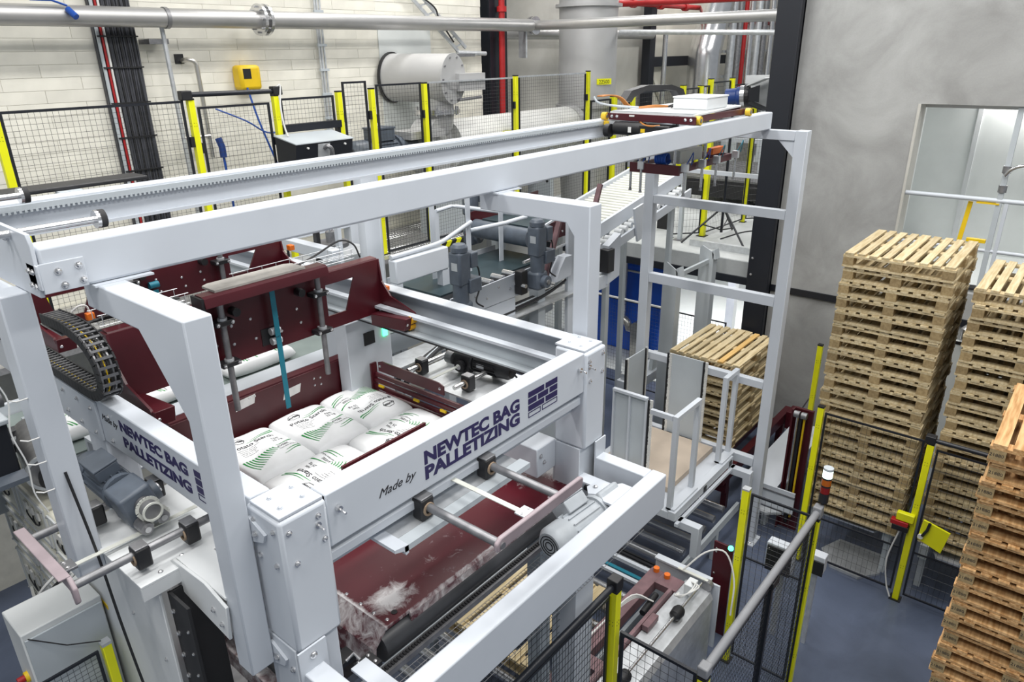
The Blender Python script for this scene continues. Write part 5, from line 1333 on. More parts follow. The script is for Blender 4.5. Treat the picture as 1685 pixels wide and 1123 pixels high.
# walkway of chequer plate behind the fence
struct('floor_walkway', MB().box(0.0, 9.9, 7.03, 8.30, 2.86, 2.92), 'diamond_plate')
dp = MB(); x = 6.0
rnd = random.Random(5)
while x < 8.6:
    y = 7.08; r_ = 0
    while y < 8.25:
        a = 0.6 if (int(x*40)+r_) % 2 else -0.6
        c_, s_ = math.cos(a)*0.018, math.sin(a)*0.018
        n_ = Vector((-s_, c_, 0)).normalized()*0.0055
        p = Vector((x, y, 2.9205)); d_ = Vector((c_, s_, 0)); 
        dp.add([p-d_-n_, p+d_-n_, p+d_+n_, p-d_+n_, p-d_*0.6+Vector((0,0,0.004)), p+d_*0.6+Vector((0,0,0.004))], [(0,1,5,4), (2,3,4,5), (1,2,5), (3,0,4)])
        y += 0.045; r_ += 1
    x += 0.05
k = thing('tread_pattern', 'raised diamond tread on the walkway plate behind the fence', 'tread', (7, 7.6, 2.92))
stuff(part('treads', dp, 'bright_steel', k))
k = thing('hazard_tape', 'yellow and black hazard tape along the walkway edge', 'tape', (7.2, 7.02, 2.86))
x = 6.55; q = 0
while x < 7.9:
    part('stripe', MB().prism([(x, 2.855), (x+0.1, 2.855), (x+0.16, 2.925), (x+0.06, 2.925)], 'y', 7.022, 7.028), 'yellow' if q % 2 == 0 else 'black_plastic', k)
    part('stripe', MB().prism([(x+0.06, 7.022), (x+0.16, 7.022), (x+0.20, 7.10), (x+0.10, 7.10)], 'z', 2.9205, 2.9225), 'yellow' if q % 2 == 0 else 'black_plastic', k)
    x += 0.1; q += 1
# ================================================================== GANTRY TROLLEY WITH SHEET GRIPPER
k = thing('gantry_trolley', 'dark red gripper trolley with white deck running on the gantry beams', 'trolley', (6.1, 3.1, 4.3))
part('front_plate', MB().prism([(2.66, 4.835), (3.47, 4.845), (3.49, 4.90), (2.66, 4.895)], 'x', 5.50, 5.515), 'maroon', k, bevel=0.002)
part('rear_plate', MB().box(6.68, 6.695, 2.80, 3.5, 4.835, 4.895), 'maroon', k)
part('side_plate', MB().box(5.515, 6.68, 2.70, 2.715, 4.845, 4.895), 'maroon', k)
part('side_plate', MB().box(5.515, 6.68, 3.46, 3.475, 4.845, 4.895), 'maroon', k)
part('deck', MB().prism([(5.515, 2.68), (6.02, 2.72), (6.70, 2.80), (6.70, 3.50), (5.515, 3.47)], 'z', 4.898, 4.912), 'pale_paint', k)
part('deck_strip', MB().box(5.52, 5.60, 2.70, 3.45, 4.913, 4.92), 'galvanised', k)
part('white_box', MB().box(5.98, 6.40, 2.80, 3.12, 4.913, 5.005), 'pale_paint', k, bevel=0.008)
part('box_lid', MB().box(5.975, 6.405, 2.795, 3.125, 5.006, 5.02), 'pale_paint', k, bevel=0.004)
for (xx, yy) in ((5.56, 2.665), (6.56, 2.665), (5.56, 3.55), (6.56, 3.55)):
    s_ = -1 if yy < 3 else 1
    w_ = part('wheel', MB().cyl((xx, yy-0.022, 4.866), (xx, yy+0.022, 4.866), 0.034, 18), 'polyurethane', k, smooth=True)
    part('wheel_hub', MB().cyl((xx, yy-0.026, 4.866), (xx, yy+0.026, 4.866), 0.016, 12), 'dull_steel', w_, smooth=True)
part('side_roller', MB().cyl((5.53, 3.50, 4.80), (5.53, 3.50, 4.83), 0.035, 16), 'polyurethane', k, smooth=True)
part('bracket', MB().box(5.49, 5.53, 3.36, 3.46, 4.79, 4.835), 'galvanised', k)
part('bracket', MB().box(5.50, 5.53, 2.72, 2.80, 4.80, 4.833), 'galvanised', k)
for (yy, z_) in ((3.44, 4.875), (3.39, 4.875), (2.75, 4.872), (2.70, 4.872)): bolt(k, (5.50, yy, z_), '-x', 0.011)
part('name_label', MB().box(5.497, 5.50, 3.22, 3.27, 4.878, 4.892), 'cable_white', k)
part('drive_motor', MB().cyl((5.50, 3.12, 4.78), (5.50, 3.40, 4.78), 0.055, 18), 'black_plastic', k, smooth=True)
part('drive_body', MB().box(5.44, 5.60, 2.86, 3.14, 4.735, 4.82), 'black_plastic', k, bevel=0.01)
part('drive_pulley', MB().cyl((5.46, 3.42, 4.76), (5.46, 3.47, 4.76), 0.055, 18), 'black_plastic', k, smooth=True)
part('warning_label', MB().box(5.438, 5.44, 3.08, 3.12, 4.76, 4.79), 'safety_yellow', k)
part('white_label', MB().box(5.436, 5.439, 3.21, 3.24, 4.755, 4.80), 'cable_white', k)
part('cable_chain', MB().prism([(5.85, 4.98), (5.95, 5.06), (6.25, 5.095), (6.7, 5.08), (6.95, 5.03), (7.02, 4.95), (6.9, 4.95), (6.80, 5.02), (6.6, 5.04), (6.2, 5.045), (6.0, 5.0), (5.95, 4.96)], 'y', 3.52, 3.60), 'black_plastic', k)
for q in range(5):
    part('orange_cable', MB().tube(smooth_path([(5.55, 3.58+0.012*q, 5.03), (5.65, 3.54+0.012*q, 5.035), (5.72, 3.48+0.01*q, 5.01), (5.78, 3.40+0.01*q, 4.93), (5.95, 3.28, 4.925+0.004*q), (6.1, 3.15, 4.925)]), 0.006, 6), 'cable_orange', k, smooth=True)
part('grey_cable', MB().tube(smooth_path([(5.48, 3.62, 5.03), (5.50, 3.58, 4.98), (5.62, 3.50, 4.95), (5.8, 3.36, 4.93)]), 0.010, 6), 'grey_paint', k, smooth=True)
part('orange_cable', MB().tube(smooth_path([(5.52, 3.18, 4.84), (5.46, 3.10, 4.82), (5.44, 3.02, 4.815), (5.47, 2.96, 4.82)]), 0.008, 6), 'cable_orange', k, smooth=True)
for (xx, yy) in ((6.02, 3.18), (5.99, 3.14), (6.05, 3.12)): part('plug', MB().cyl((xx, yy, 4.93), (xx+0.08, yy-0.03, 4.95), 0.010, 8), 'black_plastic', k, smooth=True)
for xx in (5.85, 6.45):
    for yy in (3.0, 3.34): part('guide_column', MB().cyl((xx, yy, 4.44), (xx, yy, 4.90), 0.015, 10), 'steel', k, smooth=True)
part('grip_bar', MB().box(5.80, 5.83, 2.93, 3.42, 4.37, 4.455), 'maroon', k)
part('grip_bar', MB().box(5.83, 6.95, 2.95, 2.98, 4.38, 4.44), 'maroon', k)
part('grip_bar', MB().box(5.83, 6.95, 3.37, 3.40, 4.38, 4.44), 'maroon', k)
part('grip_bar', MB().box(6.92, 6.95, 2.98, 3.37, 4.38, 4.44), 'maroon', k)
part('valve_box', MB().box(5.95, 6.40, 3.0, 3.2, 4.45, 4.56), 'belt_pale', k, bevel=0.006)
part('valve_box', MB().box(6.6, 6.85, 2.99, 3.05, 4.46, 4.52), 'orange', k, bevel=0.004)
coil = []
for i in range(140):
    a = i*2*math.pi/20; coil.append((5.86 + 0.05*math.cos(a), 3.18 - 0.0008*i + 0.05*math.sin(a)*0.0, 4.50 + 0.045*math.sin(a)))
part('coil_hose', MB().tube(coil, 0.008, 6), 'hose_blue', k, smooth=True)
for (xx, yy) in ((5.86, 2.90), (6.5, 2.90), (6.95, 2.91), (6.2, 2.90), (5.86, 3.44), (5.80, 3.30)):
    c_ = part('suction_cylinder', MB().box(xx-0.02, xx+0.02, yy-0.03, yy+0.03, 4.40, 4.47), 'galvanised', k, bevel=0.003)
    part('piston', MB().cyl((xx, yy, 4.22), (xx, yy, 4.40), 0.012, 10), 'steel', c_, smooth=True)
    part('suction_cup', MB().cyl((xx, yy, 4.19), (xx, yy, 4.22), 0.016, 10, 0.010), 'dull_steel', c_, smooth=True)
    part('air_hose', MB().tube(smooth_path([(xx, yy-0.01, 4.46), (xx+0.02, yy-0.04, 4.53), (xx+0.08, yy-0.03, 4.56), (xx+0.14, yy, 4.50), (xx+0.16, yy+0.02, 4.44)]), 0.005, 6), 'hose_blue' if xx < 6.3 else 'belt_teal', k, smooth=True)
k = thing('gantry_end_stop', 'white buffer rod at the far end of the gantry', 'buffer', (6.95, 3.45, 4.84))
part('rod', MB().cyl((6.75, 3.42, 4.88), (7.2, 3.42, 4.88), 0.014, 10), 'bright_steel', k, smooth=True)
part('bracket', MB().box(7.18, 7.22, 3.36, 3.54, 4.84, 4.92), WP, k)

# ================================================================== UPPER FLOOR
k = thing('studio_light', 'blue studio lamp with black barn doors on a tall black tripod', 'lamp', (11.0, 4.72, 2.5))
sx, sy = 11.0, 4.72
part('centre_pole', MB().cyl((sx, sy, 2.62), (sx, sy, 4.62), 0.022, 12), 'black_paint', k, smooth=True)
part('pole_collar', MB().cyl((sx, sy, 3.0), (sx, sy, 3.08), 0.036, 12), 'black_plastic', k, smooth=True)
for (fx, fy) in ((10.42, 5.125), (10.55, 4.114), (11.75, 4.85)):
    part('tripod_leg', MB().cyl((sx, sy, 3.04), (fx, fy, 2.51), 0.016, 10), 'black_paint', k, smooth=True)
    part('tripod_brace', MB().cyl((sx, sy, 2.66), ((sx+fx)/2, (sy+fy)/2, 2.775), 0.010, 8), 'black_paint', k, smooth=True)
part('lamp_body', MB().lathe((10.86, 4.80, 4.72), (0.25, -1, 0.08), [(0, 0.10), (0.01, 0.115), (0.16, 0.115), (0.18, 0.135), (0.22, 0.135)], 22), 'blue_plastic', k, smooth=True)
part('lamp_ring', MB().ring((10.915, 4.58, 4.738), (10.93, 4.52, 4.743), 0.15, 0.11, 22), 'bright_steel', k)
part('lamp_ring', MB().ring((10.93, 4.52, 4.743), (10.945, 4.46, 4.748), 0.165, 0.12, 22), 'black_plastic', k)
part('yoke', MB().bar((sx, 4.70, 4.60), (10.93, 4.66, 4.70), 0.03, 0.02), 'galvanised', k)
part('barn_door', MB().prism([(4.47, 4.83), (4.26, 4.90), (4.25, 4.66), (4.47, 4.69)], 'x', 10.80, 10.806), 'black_paint', k)
part('barn_door', MB().prism([(4.47, 4.66), (4.20, 4.56), (4.18, 4.54), (4.47, 4.62)], 'x', 10.82, 11.10), 'black_paint', k)
part('barn_door', MB().prism([(4.47, 4.90), (4.22, 5.0), (4.20, 4.99), (4.47, 4.88)], 'x', 10.82, 11.10), 'pale_paint', k)
part('reflector_panel', MB().prism([(4.62, 5.02), (4.18, 5.03), (4.14, 5.0), (4.14, 4.56), (4.40, 4.54), (4.62, 4.66)], 'x', 11.14, 11.17), 'pale_paint', k)
k = thing('floor_cables', 'black cables lying loose on the upper floor beside the tripod', 'cable', (11.2, 4.2, 2.5))
for q, P in enumerate(([(11.0, 4.72, 2.51), (11.7, 4.6, 2.51), (12.0, 4.3, 2.51), (11.6, 4.05, 2.51), (11.9, 3.9, 2.51)], [(11.75, 4.3, 2.51), (11.4, 4.2, 2.51), (11.3, 3.95, 2.51), (11.8, 3.85, 2.51)], [(10.9, 4.0, 2.51), (11.1, 3.9, 2.51), (10.9, 3.8, 2.51)])):
    part('cable', MB().tube(smooth_path(P), 0.010, 6), 'cable_black', k, smooth=True)
single('edge_upstand', MB().box(10.35, 10.43, 3.80, 4.95, 2.501, 2.60), 'galvanised', 'grey metal upstand lying along the slab edge under the tripod', 'kerb')
k = thing('edge_railing', 'light grey guard rail on the upper floor edge', 'railing', (10.58, 4.5, 2.5))
part('post', MB().box(10.55, 10.61, 5.21, 5.27, 2.5, 3.70), 'grey_paint', k)
part('post_foot', MB().box(10.50, 10.66, 5.16, 5.32, 2.5, 2.515), 'dull_steel', k)
part('rail', MB().box(10.55, 10.61, 3.8, 5.21, 3.60, 3.66), WP, k)
fence_post(11.05, 5.07, 2.5, 4.55, 'yellow post on the upper floor just left of the tripod', s=0.085)
fence_post(12.43, 4.95, 2.5, 4.50, 'yellow post on the upper floor right of the tripod, on a black foot', s=0.06)
fence_post(10.62, 5.42, 2.5, 3.9, 'thin yellow post beside the grey guard rail post on the slab', s=0.04)
fence_panel((11.10, 5.05), (12.38, 4.95), 2.55, 4.45, 'black mesh fence behind the tripod on the upper floor', cu=0.05, cv=0.10)
fence_panel((12.48, 4.93), (13.6, 3.9), 2.55, 4.45, 'black mesh fence running to the black column on the upper floor', cu=0.05, cv=0.10)
fence_panel((11.0, 5.10), (10.66, 5.42), 2.55, 3.45, 'low black mesh piece beside the thin yellow post', cu=0.05, cv=0.10)
k = thing('slat_conveyor', 'dark slatted conveyor behind the fence on the upper floor', 'conveyor', (14, 5, 2.5))
x = 13.2
while x < 15.6:
    part('slat', MB().box(x, x+0.07, 4.2, 6.6, 3.05, 3.09), 'dull_steel', k); x += 0.12
part('bed', MB().box(13.1, 15.7, 4.2, 6.6, 2.75, 3.0), 'rubber', k)
for xx in (13.2, 15.5): part('leg', MB().box(xx, xx+0.1, 4.3, 4.4, 2.5, 2.75), 'grey_paint', k); part('leg', MB().box(xx, xx+0.1, 6.4, 6.5, 2.5, 2.75), 'grey_paint', k)
part('side_rail', MB().box(13.1, 15.7, 4.1, 4.18, 3.1, 3.2), 'grey_paint', k)
k = thing('panelled_machine', 'pale machine with vertical panels behind the upper floor fences', 'machine', (16.5, 5.5, 2.5))
for i in range(8):
    part('panel', MB().box(16.2, 16.26, 3.85+i*0.42, 4.22+i*0.42, 2.6, 4.25), 'grey_paint' if i % 3 else 'dull_steel', k)
part('rail', MB().bar((14.2, 3.9, 3.7), (14.2, 7.0, 3.7), 0.06, 0.08), WP, k)
part('rail_post', MB().box(14.17, 14.23, 5.4, 5.46, 2.5, 3.66), WP, k)
part('frame', MB().box(16.26, 16.6, 3.8, 7.3, 2.5, 2.7), 'grey_paint', k)
part('top', MB().box(16.1, 16.7, 3.8, 7.3, 4.26, 4.34), 'pale_paint', k)
# black trolley legs standing on the slab
k = thing('chute_stand', 'small black machine stand on the upper floor below the inclined conveyor', 'stand', (11.2, 5.8, 2.5))
part('block', MB().box(11.1, 11.3, 5.75, 5.95, 2.5, 2.95), 'black_plastic', k, bevel=0.01)
part('plate', MB().box(11.05, 11.35, 5.70, 6.0, 2.955, 2.98), 'galvanised', k)
part('upright', MB().box(11.15, 11.25, 5.8, 5.9, 2.98, 3.9), 'grey_paint', k)
# undercroft: blue tank, pipe, fence, white posts
k = thing('blue_tank', 'glossy blue tank under the upper floor slab', 'tank', (11.9, 6.4, 0))
part('body', MB().box(11.2, 11.6, 5.80, 7.9, 0.013, 1.60), 'tank_blue', k, bevel=0.03)
part('lid', MB().prism([(11.16, 1.64), (11.16, 1.72), (11.64, 2.1), (11.64, 1.64)], 'y', 5.75, 7.95), 'tank_blue', k, bevel=0.01)
part('rim', MB().box(11.15, 11.65, 5.75, 7.95, 1.605, 1.635), 'cable_white', k)
k = thing('steel_pipe', 'stainless downpipe with elbow in front of the blue tank', 'pipe', (10.9, 6.5, 0))
part('pipe', MB().tube([(10.95, 6.48, 2.15), (10.95, 6.48, 0.75)] + [(10.95, 6.48-0.16*math.sin(math.radians(a)), 0.75-0.16*(1-math.cos(math.radians(a)))*1.0) for a in (15, 30, 45, 60, 75, 90)] + [(10.95, 6.25, 0.59)], 0.075, 16), 'stainless', k, smooth=True)
part('flange', MB().cyl((10.86, 6.10, 0.62), (10.98, 6.10, 0.62), 0.15, 22), 'stainless', k, smooth=True)
part('stub', MB().box(10.88, 10.98, 5.95, 6.25, 0.0, 0.60), 'stainless', k, bevel=0.02)
fence_panel((9.72, 7.6), (9.72, 3.95), 0.1, 1.6, 'black mesh fence in front of the blue tank and under the slab', cu=0.05, cv=0.06)
k = thing('undercroft_fence_cap', 'pale metal cap strip on the fence in front of the blue tank', 'rail', (9.7, 5.8, 1.6))
part('strip', MB().box(9.70, 9.74, 4.75, 7.6, 1.601, 1.622), 'cable_white', k)
for i, (xx, yy, d_) in enumerate(((13.2, 5.3, 'thin white post under the slab behind the tall grey upright'), (12.8, 4.45, 'thick white post under the slab between the grey uprights'), (12.6, 3.95, 'white post under the slab next to the black column'))):
    t = thing('slab_post', d_, 'post', (xx, yy, 0))
    part('shaft', MB().box(xx-0.08, xx+0.08, yy-0.08, yy+0.08, 0, 2.28), 'pale_paint', t)
    part('base', MB().box(xx-0.14, xx+0.14, yy-0.14, yy+0.14, 0, 0.02), 'pale_paint', t)
    if i == 2: part('knee_brace', MB().prism([(yy+0.08, 2.0), (yy+0.08, 2.28), (yy+0.5, 2.28)], 'x', xx-0.03, xx+0.03), 'grey_paint', t)
k = thing('tank_stand', 'grey machine with shaft under the slab beside the low pallet stack', 'machine', (9.2, 4.7, 0))
part('bed', MB().box(8.3, 9.6, 4.66, 4.95, 0.75, 0.90), WP, k, bevel=0.006)
part('bracket', MB().prism([(8.9, 0.9), (9.25, 0.9), (9.2, 1.12), (9.05, 1.18), (8.92, 1.08)], 'y', 4.70, 4.76), 'grey_paint', k)
part('cover', MB().box(8.35, 8.55, 4.70, 4.92, 0.901, 1.0), 'galvanised', k, bevel=0.01)
for xx in (8.4, 9.4): part('leg', MB().box(xx, xx+0.08, 4.72, 4.80, 0, 0.75), 'grey_paint', k)
single('wood_offcut', MB().box(9.55, 9.72, 3.58, 3.78, 0.0, 1.55), 'wood_light', 'short upright wooden beam against the black column', 'timber', bevel=0.004)
# doorway railing
k = thing('doorway_railing', 'white guard rail across the wall opening with a yellow strut', 'railing', (10.1, 1.0, 2.56))
part('top_rail', MB().cyl((10.06, 1.98, 3.70), (10.06, -1.5, 3.70), 0.028, 10), WP, k, smooth=True)
part('mid_rail', MB().cyl((10.06, 1.98, 3.10), (10.06, -1.5, 3.10), 0.022, 10), WP, k, smooth=True)
part('post', MB().box(10.04, 10.09, 0.93, 0.985, 2.56, 4.75), 'grey_paint', k)
part('post', MB().box(10.04, 10.09, 0.86, 0.90, 2.56, 3.70), WP, k)
part('clamp', MB().cyl((10.065, 0.957, 4.02), (10.065, 0.957, 4.10), 0.045, 12), 'dull_steel', k, smooth=True)
part('clamp', MB().cyl((10.065, 0.957, 3.80), (10.065, 0.957, 3.88), 0.045, 12), 'dull_steel', k, smooth=True)
part('yellow_strut', MB().bar((10.10, 1.245, 3.66), (10.10, 1.32, 2.56), 0.05, 0.02, (1, 0, 0)), 'safety_yellow', k)
part('yellow_plate', MB().box(10.03, 10.10, 0.95, 1.18, 3.655, 3.672), 'safety_yellow', k)
part('yellow_plate', MB().box(10.03, 10.10, 1.0, 1.2, 3.19, 3.23), 'safety_yellow', k)
part('hook_rail', MB().tube(smooth_path([(10.0, 0.955, 4.0), (9.98, 0.90, 4.08), (9.97, 0.78, 4.13), (9.97, 0.55, 4.14)]), 0.022, 10), 'bright_steel', k, smooth=True)
single('black_hose', MB().tube(smooth_path([(10.15, 1.15, 2.60), (10.1, 0.9, 2.62), (10.16, 0.6, 2.60), (10.1, 0.3, 2.61)]), 0.035, 8), 'black_plastic', 'black hose lying on the doorway threshold', 'hose', smooth=True)
# ================================================================== BACK FENCE
YF = 7.26
ZW = 2.92
bp = [(2.03, 5.02, 'leftmost yellow post of the back fence at the picture edge'),
      (3.735, 5.00, 'yellow back fence post under the left end of the black gate rail'),
      (4.70, 4.99, 'yellow back fence post left of the black console'),
      (5.556, 4.99, 'yellow back fence post right of the black console'),
      (6.057, 5.0, 'yellow back fence post at the double gate in front of the grey motor'),
      (6.952, 5.03, 'yellow back fence post in front of the grey fan drum'),
      (8.853, 5.06, 'yellow back fence post right of the red riser pipe'),
      (10.80, 5.07, 'yellow back fence post in front of the big vertical duct')]
for (x, zt, lab) in bp: fence_post(x, YF, 2.92 if x < 9.9 else 2.5, zt, lab, s=0.062)
pn = [(2.07, 3.66, 5.0, 'black back fence panel in front of the cable trunk', 'black_paint'),
      (3.80, 4.62, 4.93, 'black back fence gate panel below the black gate rail', 'black_paint'),
      (4.76, 5.48, 4.96, 'small black back fence panel above the console', 'black_paint'),
      (5.62, 5.98, 5.10, 'narrow black back fence gate leaf right of the console', 'black_paint'),
      (6.13, 6.89, 5.05, 'black back fence gate leaf in front of the fan drum', 'black_paint'),
      (7.02, 8.78, 5.05, 'grey-rimmed back fence panel in front of the white duct', 'galvanised'),
      (8.93, 10.73, 5.06, 'grey-rimmed back fence panel in front of the concrete wall', 'galvanised')]
for (x0, x1, zt, lab, m) in pn:
    z0 = 4.66 if 'console' in lab and 'small' in lab else (ZW+0.01 if x0 < 8.9 else 2.94)
    t = fence_panel((x0, YF), (x1, YF), z0, zt, lab, cu=0.048, cv=0.048, wr=0.0016, fr=0.022)
    if m == 'galvanised': t.children[0].data.materials[0] = MAT['galvanised']
    # latch straps towards the neighbouring posts
    for xx in (x0-0.02, x1+0.02):
        part('latch', MB().box(xx-0.02, xx+0.02, YF-0.03, YF+0.03, zt-0.45, zt-0.35), 'black_plastic', t)
k = thing('gate_guide', 'black gate rail on top of the back fence left of the yellow box', 'rail', (4.2, YF, 5.0))
part('tube', MB().cyl((3.70, YF, 5.05), (4.74, YF, 5.04), 0.026, 10), 'black_paint', k, smooth=True)
for xx in (3.70, 4.73): part('end_clamp', MB().box(xx-0.06, xx+0.05, YF-0.045, YF+0.045, 5.0, 5.09), 'black_plastic', k, bevel=0.008)
k = thing('operator_console', 'black sloped operator console hung on the back fence', 'console', (5.1, 7.0, 4.1))
part('body', MB().prism([(7.20, 4.57), (6.82, 4.505), (6.90, 4.10), (7.20, 4.05)], 'x', 4.60, 5.36), 'black_paint', k)
part('lid', MB().prism([(7.21, 4.585), (6.81, 4.515), (6.81, 4.505), (7.21, 4.572)], 'x', 4.59, 5.37), 'grey_paint', k)
part('gland_plate', MB().prism([(6.816, 4.49), (6.82, 4.49), (6.885, 4.15), (6.88, 4.15)], 'x', 4.88, 5.04), 'galvanised', k)
part('cable', MB().tube(smooth_path([(4.97, 6.83, 4.44), (4.98, 6.78, 4.46), (5.02, 6.77, 4.42), (5.04, 6.80, 4.30), (5.04, 6.84, 4.15)]), 0.024, 8), 'dull_steel', k, smooth=True)
part('rear_rail', MB().box(4.74, 5.53, 7.21, 7.25, 4.60, 4.68), 'black_paint', k)
part('white_cable', MB().tube(smooth_path([(4.70, 7.1, 4.57), (4.70, 7.15, 4.70), (4.72, 7.2, 4.9), (4.76, 7.22, 5.1), (4.70, 7.24, 5.05)]), 0.010, 6), 'cable_white', k, smooth=True)
for xx in (4.74, 5.24): part('screw', MB().cyl((xx, 6.82, 4.46), (xx, 6.80, 4.46), 0.012, 8), 'cable_white', k)
k = thing('pull_switch_box', 'yellow box with blue cord on the back wall above the fence', 'box', (4.9, 8.25, 5.0))
part('body', MB().box(4.86, 5.14, 8.15, 8.34, 5.02, 5.30), 'safety_yellow', k, bevel=0.04)
part('window', MB().box(4.90, 5.0, 8.145, 8.15, 5.15, 5.26), 'black_plastic', k)
part('cord', MB().tube(smooth_path([(4.92, 8.14, 5.05), (4.95, 8.05, 4.7), (5.05, 8.0, 4.3), (5.15, 8.0, 4.0)]), 0.012, 6), 'hose_blue', k, smooth=True)
part('cord', MB().tube(smooth_path([(4.4, 8.0, 4.85), (4.7, 7.9, 4.7), (4.95, 7.9, 4.55), (5.2, 7.9, 4.55)]), 0.010, 6), 'hose_blue', k, smooth=True)
# ================================================================== CABLES AND PIPES ON THE WALL
k = thing('wall_cables', 'wide vertical trunk of black cables on the white block wall', 'cable', (3.6, 8.25, 3.0))
part('backing', MB().box(3.38, 3.78, 8.27, 8.33, 2.95, 7.0), 'cable_tray_dark', k)
rnd = random.Random(3)
for i in range(15):
    xx = 3.475 + i*0.021
    P = [(xx + rnd.uniform(-0.006, 0.006), 8.245 + rnd.uniform(-0.006, 0.006), 2.95 + j*0.5) for j in range(9)]
    part('cable', MB().tube(P, 0.0115, 6), 'cable_tray_dark' if i % 3 else 'cable_black', k, smooth=True)
part('grey_conduit', MB().cyl((3.40, 8.25, 2.95), (3.40, 8.25, 7.0), 0.018, 8), 'grey_paint', k, smooth=True)
part('red_cable', MB().cyl((3.435, 8.24, 2.95), (3.435, 8.24, 7.0), 0.012, 8), 'red_paint', k, smooth=True)
part('white_cable', MB().cyl((3.462, 8.235, 2.95), (3.462, 8.235, 7.0), 0.012, 8), 'cable_white', k, smooth=True)
for z in (4.25, 4.6, 4.95, 5.3, 5.6): part('tie_bar', MB().box(3.38, 3.79, 8.215, 8.23, z, z+0.014), 'black_plastic', k)
k = thing('main_pipe', 'long steel pipe with flanges crossing the top of the picture', 'pipe', (5, 8.0, 5.7))
part('pipe', MB().cyl((-1, 7.98, 5.765), (10.15, 7.98, 5.80), 0.095, 24), 'pipe_grey', k, smooth=True)
for xx in (5.08, 5.16): part('flange', MB().cyl((xx, 7.98, 5.785), (xx+0.035, 7.98, 5.785), 0.17, 24), 'bright_steel', k, smooth=True)
for i in range(8):
    a = i*math.pi/4; part('flange_bolt', MB().cyl((5.05, 7.98+0.135*math.cos(a), 5.785+0.135*math.sin(a)), (5.22, 7.98+0.135*math.cos(a), 5.785+0.135*math.sin(a)), 0.012, 6), 'bright_steel', k)
part('pipe_band', MB().cyl((3.98, 7.98, 5.78), (4.02, 7.98, 5.78), 0.105, 24), 'dull_steel', k, smooth=True)
part('support', MB().cyl((4.0, 8.1, 5.70), (4.05, 8.1, 3.0), 0.025, 8), 'galvanised', k, smooth=True)
part('support_arm', MB().box(3.84, 4.05, 8.10, 8.34, 5.53, 5.58), 'dull_steel', k)
part('drain_valve', MB().cyl((3.03, 7.88, 5.83), (3.06, 7.80, 5.76), 0.03, 10), 'hose_blue', k, smooth=True)
part('valve_lever', MB().tube([(3.03, 7.88, 5.86), (2.9, 7.86, 5.90), (2.72, 7.86, 5.90)], 0.010, 6), 'hose_blue', k, smooth=True)
k = thing('branch_pipe', 'steel pipe bending towards the black column at top centre', 'pipe', (10.3, 6, 5.7))
part('pipe', MB().cyl((10.25, 8.0, 5.80), (10.25, 3.85, 5.80), 0.075, 20), 'pipe_grey', k, smooth=True)
for yy in (8.06, 7.98): part('flange', MB().cyl((10.25, yy, 5.80), (10.25, yy-0.035, 5.80), 0.14, 20), 'bright_steel', k, smooth=True)
part('hanger', MB().box(10.1, 10.14, 8.05, 8.2, 5.3, 5.75), 'galvanised', k)
k = thing('lower_pipe', 'second steel pipe below the branch pipe on the concrete wall', 'pipe', (13, 8, 5.6))
part('pipe', MB().cyl((10.4, 8.9, 5.70), (15.8, 8.9, 5.72), 0.10, 18), 'pipe_grey', k, smooth=True)
part('pipe', MB().cyl((12.0, 7.4, 5.70), (12.0, 3.85, 5.60), 0.04, 12), 'galvanised', k, smooth=True)
k = thing('conduit', 'bundle of thin steel conduits on the white block wall', 'conduit', (6.15, 8.3, 4.2))
for dx in (0, 0.035, 0.08): part('tube', MB().cyl((6.12+dx, 8.30, 4.2), (6.12+dx, 8.30, 7.0), 0.014, 8), 'galvanised', k, smooth=True)
for z in (4.6, 4.9, 5.2, 5.5, 5.9): part('clip', MB().box(6.09, 6.23, 8.27, 8.30, z, z+0.03), 'grey_paint', k)
k = thing('wall_tap', 'steel water pipe with blue spray handle hanging on the white wall', 'tap', (4.25, 8.2, 4.2))
part('pipe', MB().tube(smooth_path([(4.28, 8.34, 5.36), (4.30, 8.22, 5.37), (4.36, 8.2, 5.33), (4.37, 8.2, 5.2), (4.38, 8.2, 4.3)]), 0.026, 10), 'stainless', k, smooth=True)
part('branch', MB().cyl((4.05, 8.18, 4.55), (4.38, 8.18, 4.55), 0.02, 8), 'stainless', k, smooth=True)
part('green_union', MB().cyl((4.15, 8.17, 4.54), (4.22, 8.17, 4.54), 0.035, 10), 'belt_teal', k, smooth=True)
part('spray_handle', MB().tube([(4.44, 8.12, 4.52), (4.46, 8.10, 4.42), (4.46, 8.10, 4.30)], 0.04, 8), 'blue_plastic', k, smooth=True)
part('hose', MB().tube(smooth_path([(4.46, 8.1, 4.3), (4.48, 8.1, 3.9), (4.50, 8.1, 3.4), (4.55, 8.1, 3.0)]), 0.014, 6), 'hose_blue', k, smooth=True)
part('wall_hole', MB().box(4.20, 4.30, 8.33, 8.345, 5.33, 5.43), 'black_plastic', k)
k = thing('white_wall_panel', 'white sheet fixed to the block wall behind the fan drum', 'panel', (7.6, 8.33, 4.3))
part('sheet', MB().box(7.16, 8.17, 8.335, 8.343, 4.2, 5.72), 'panel_white', k)
k = thing('cable_ladder', 'steel cable ladder slanting down the wall above the fan', 'ladder', (8.2, 8.2, 5.4))
for (dx, dz) in ((0, 0), (0.17, 0.05)):
    part('side_rail', MB().bar((7.55+dx, 8.2, 6.25+dz), (8.62+dx, 8.2, 5.42+dz), 0.03, 0.05), 'galvanised', k)
for i in range(8):
    a = i/7.5; part('rung', MB().bar((7.57+1.05*a, 8.2, 6.24-0.815*a), (7.74+1.05*a, 8.2, 6.29-0.815*a), 0.02, 0.02), 'galvanised', k)
part('end_tube', MB().cyl((8.60, 8.2, 5.40), (9.25, 8.2, 5.38), 0.035, 10), 'galvanised', k, smooth=True)
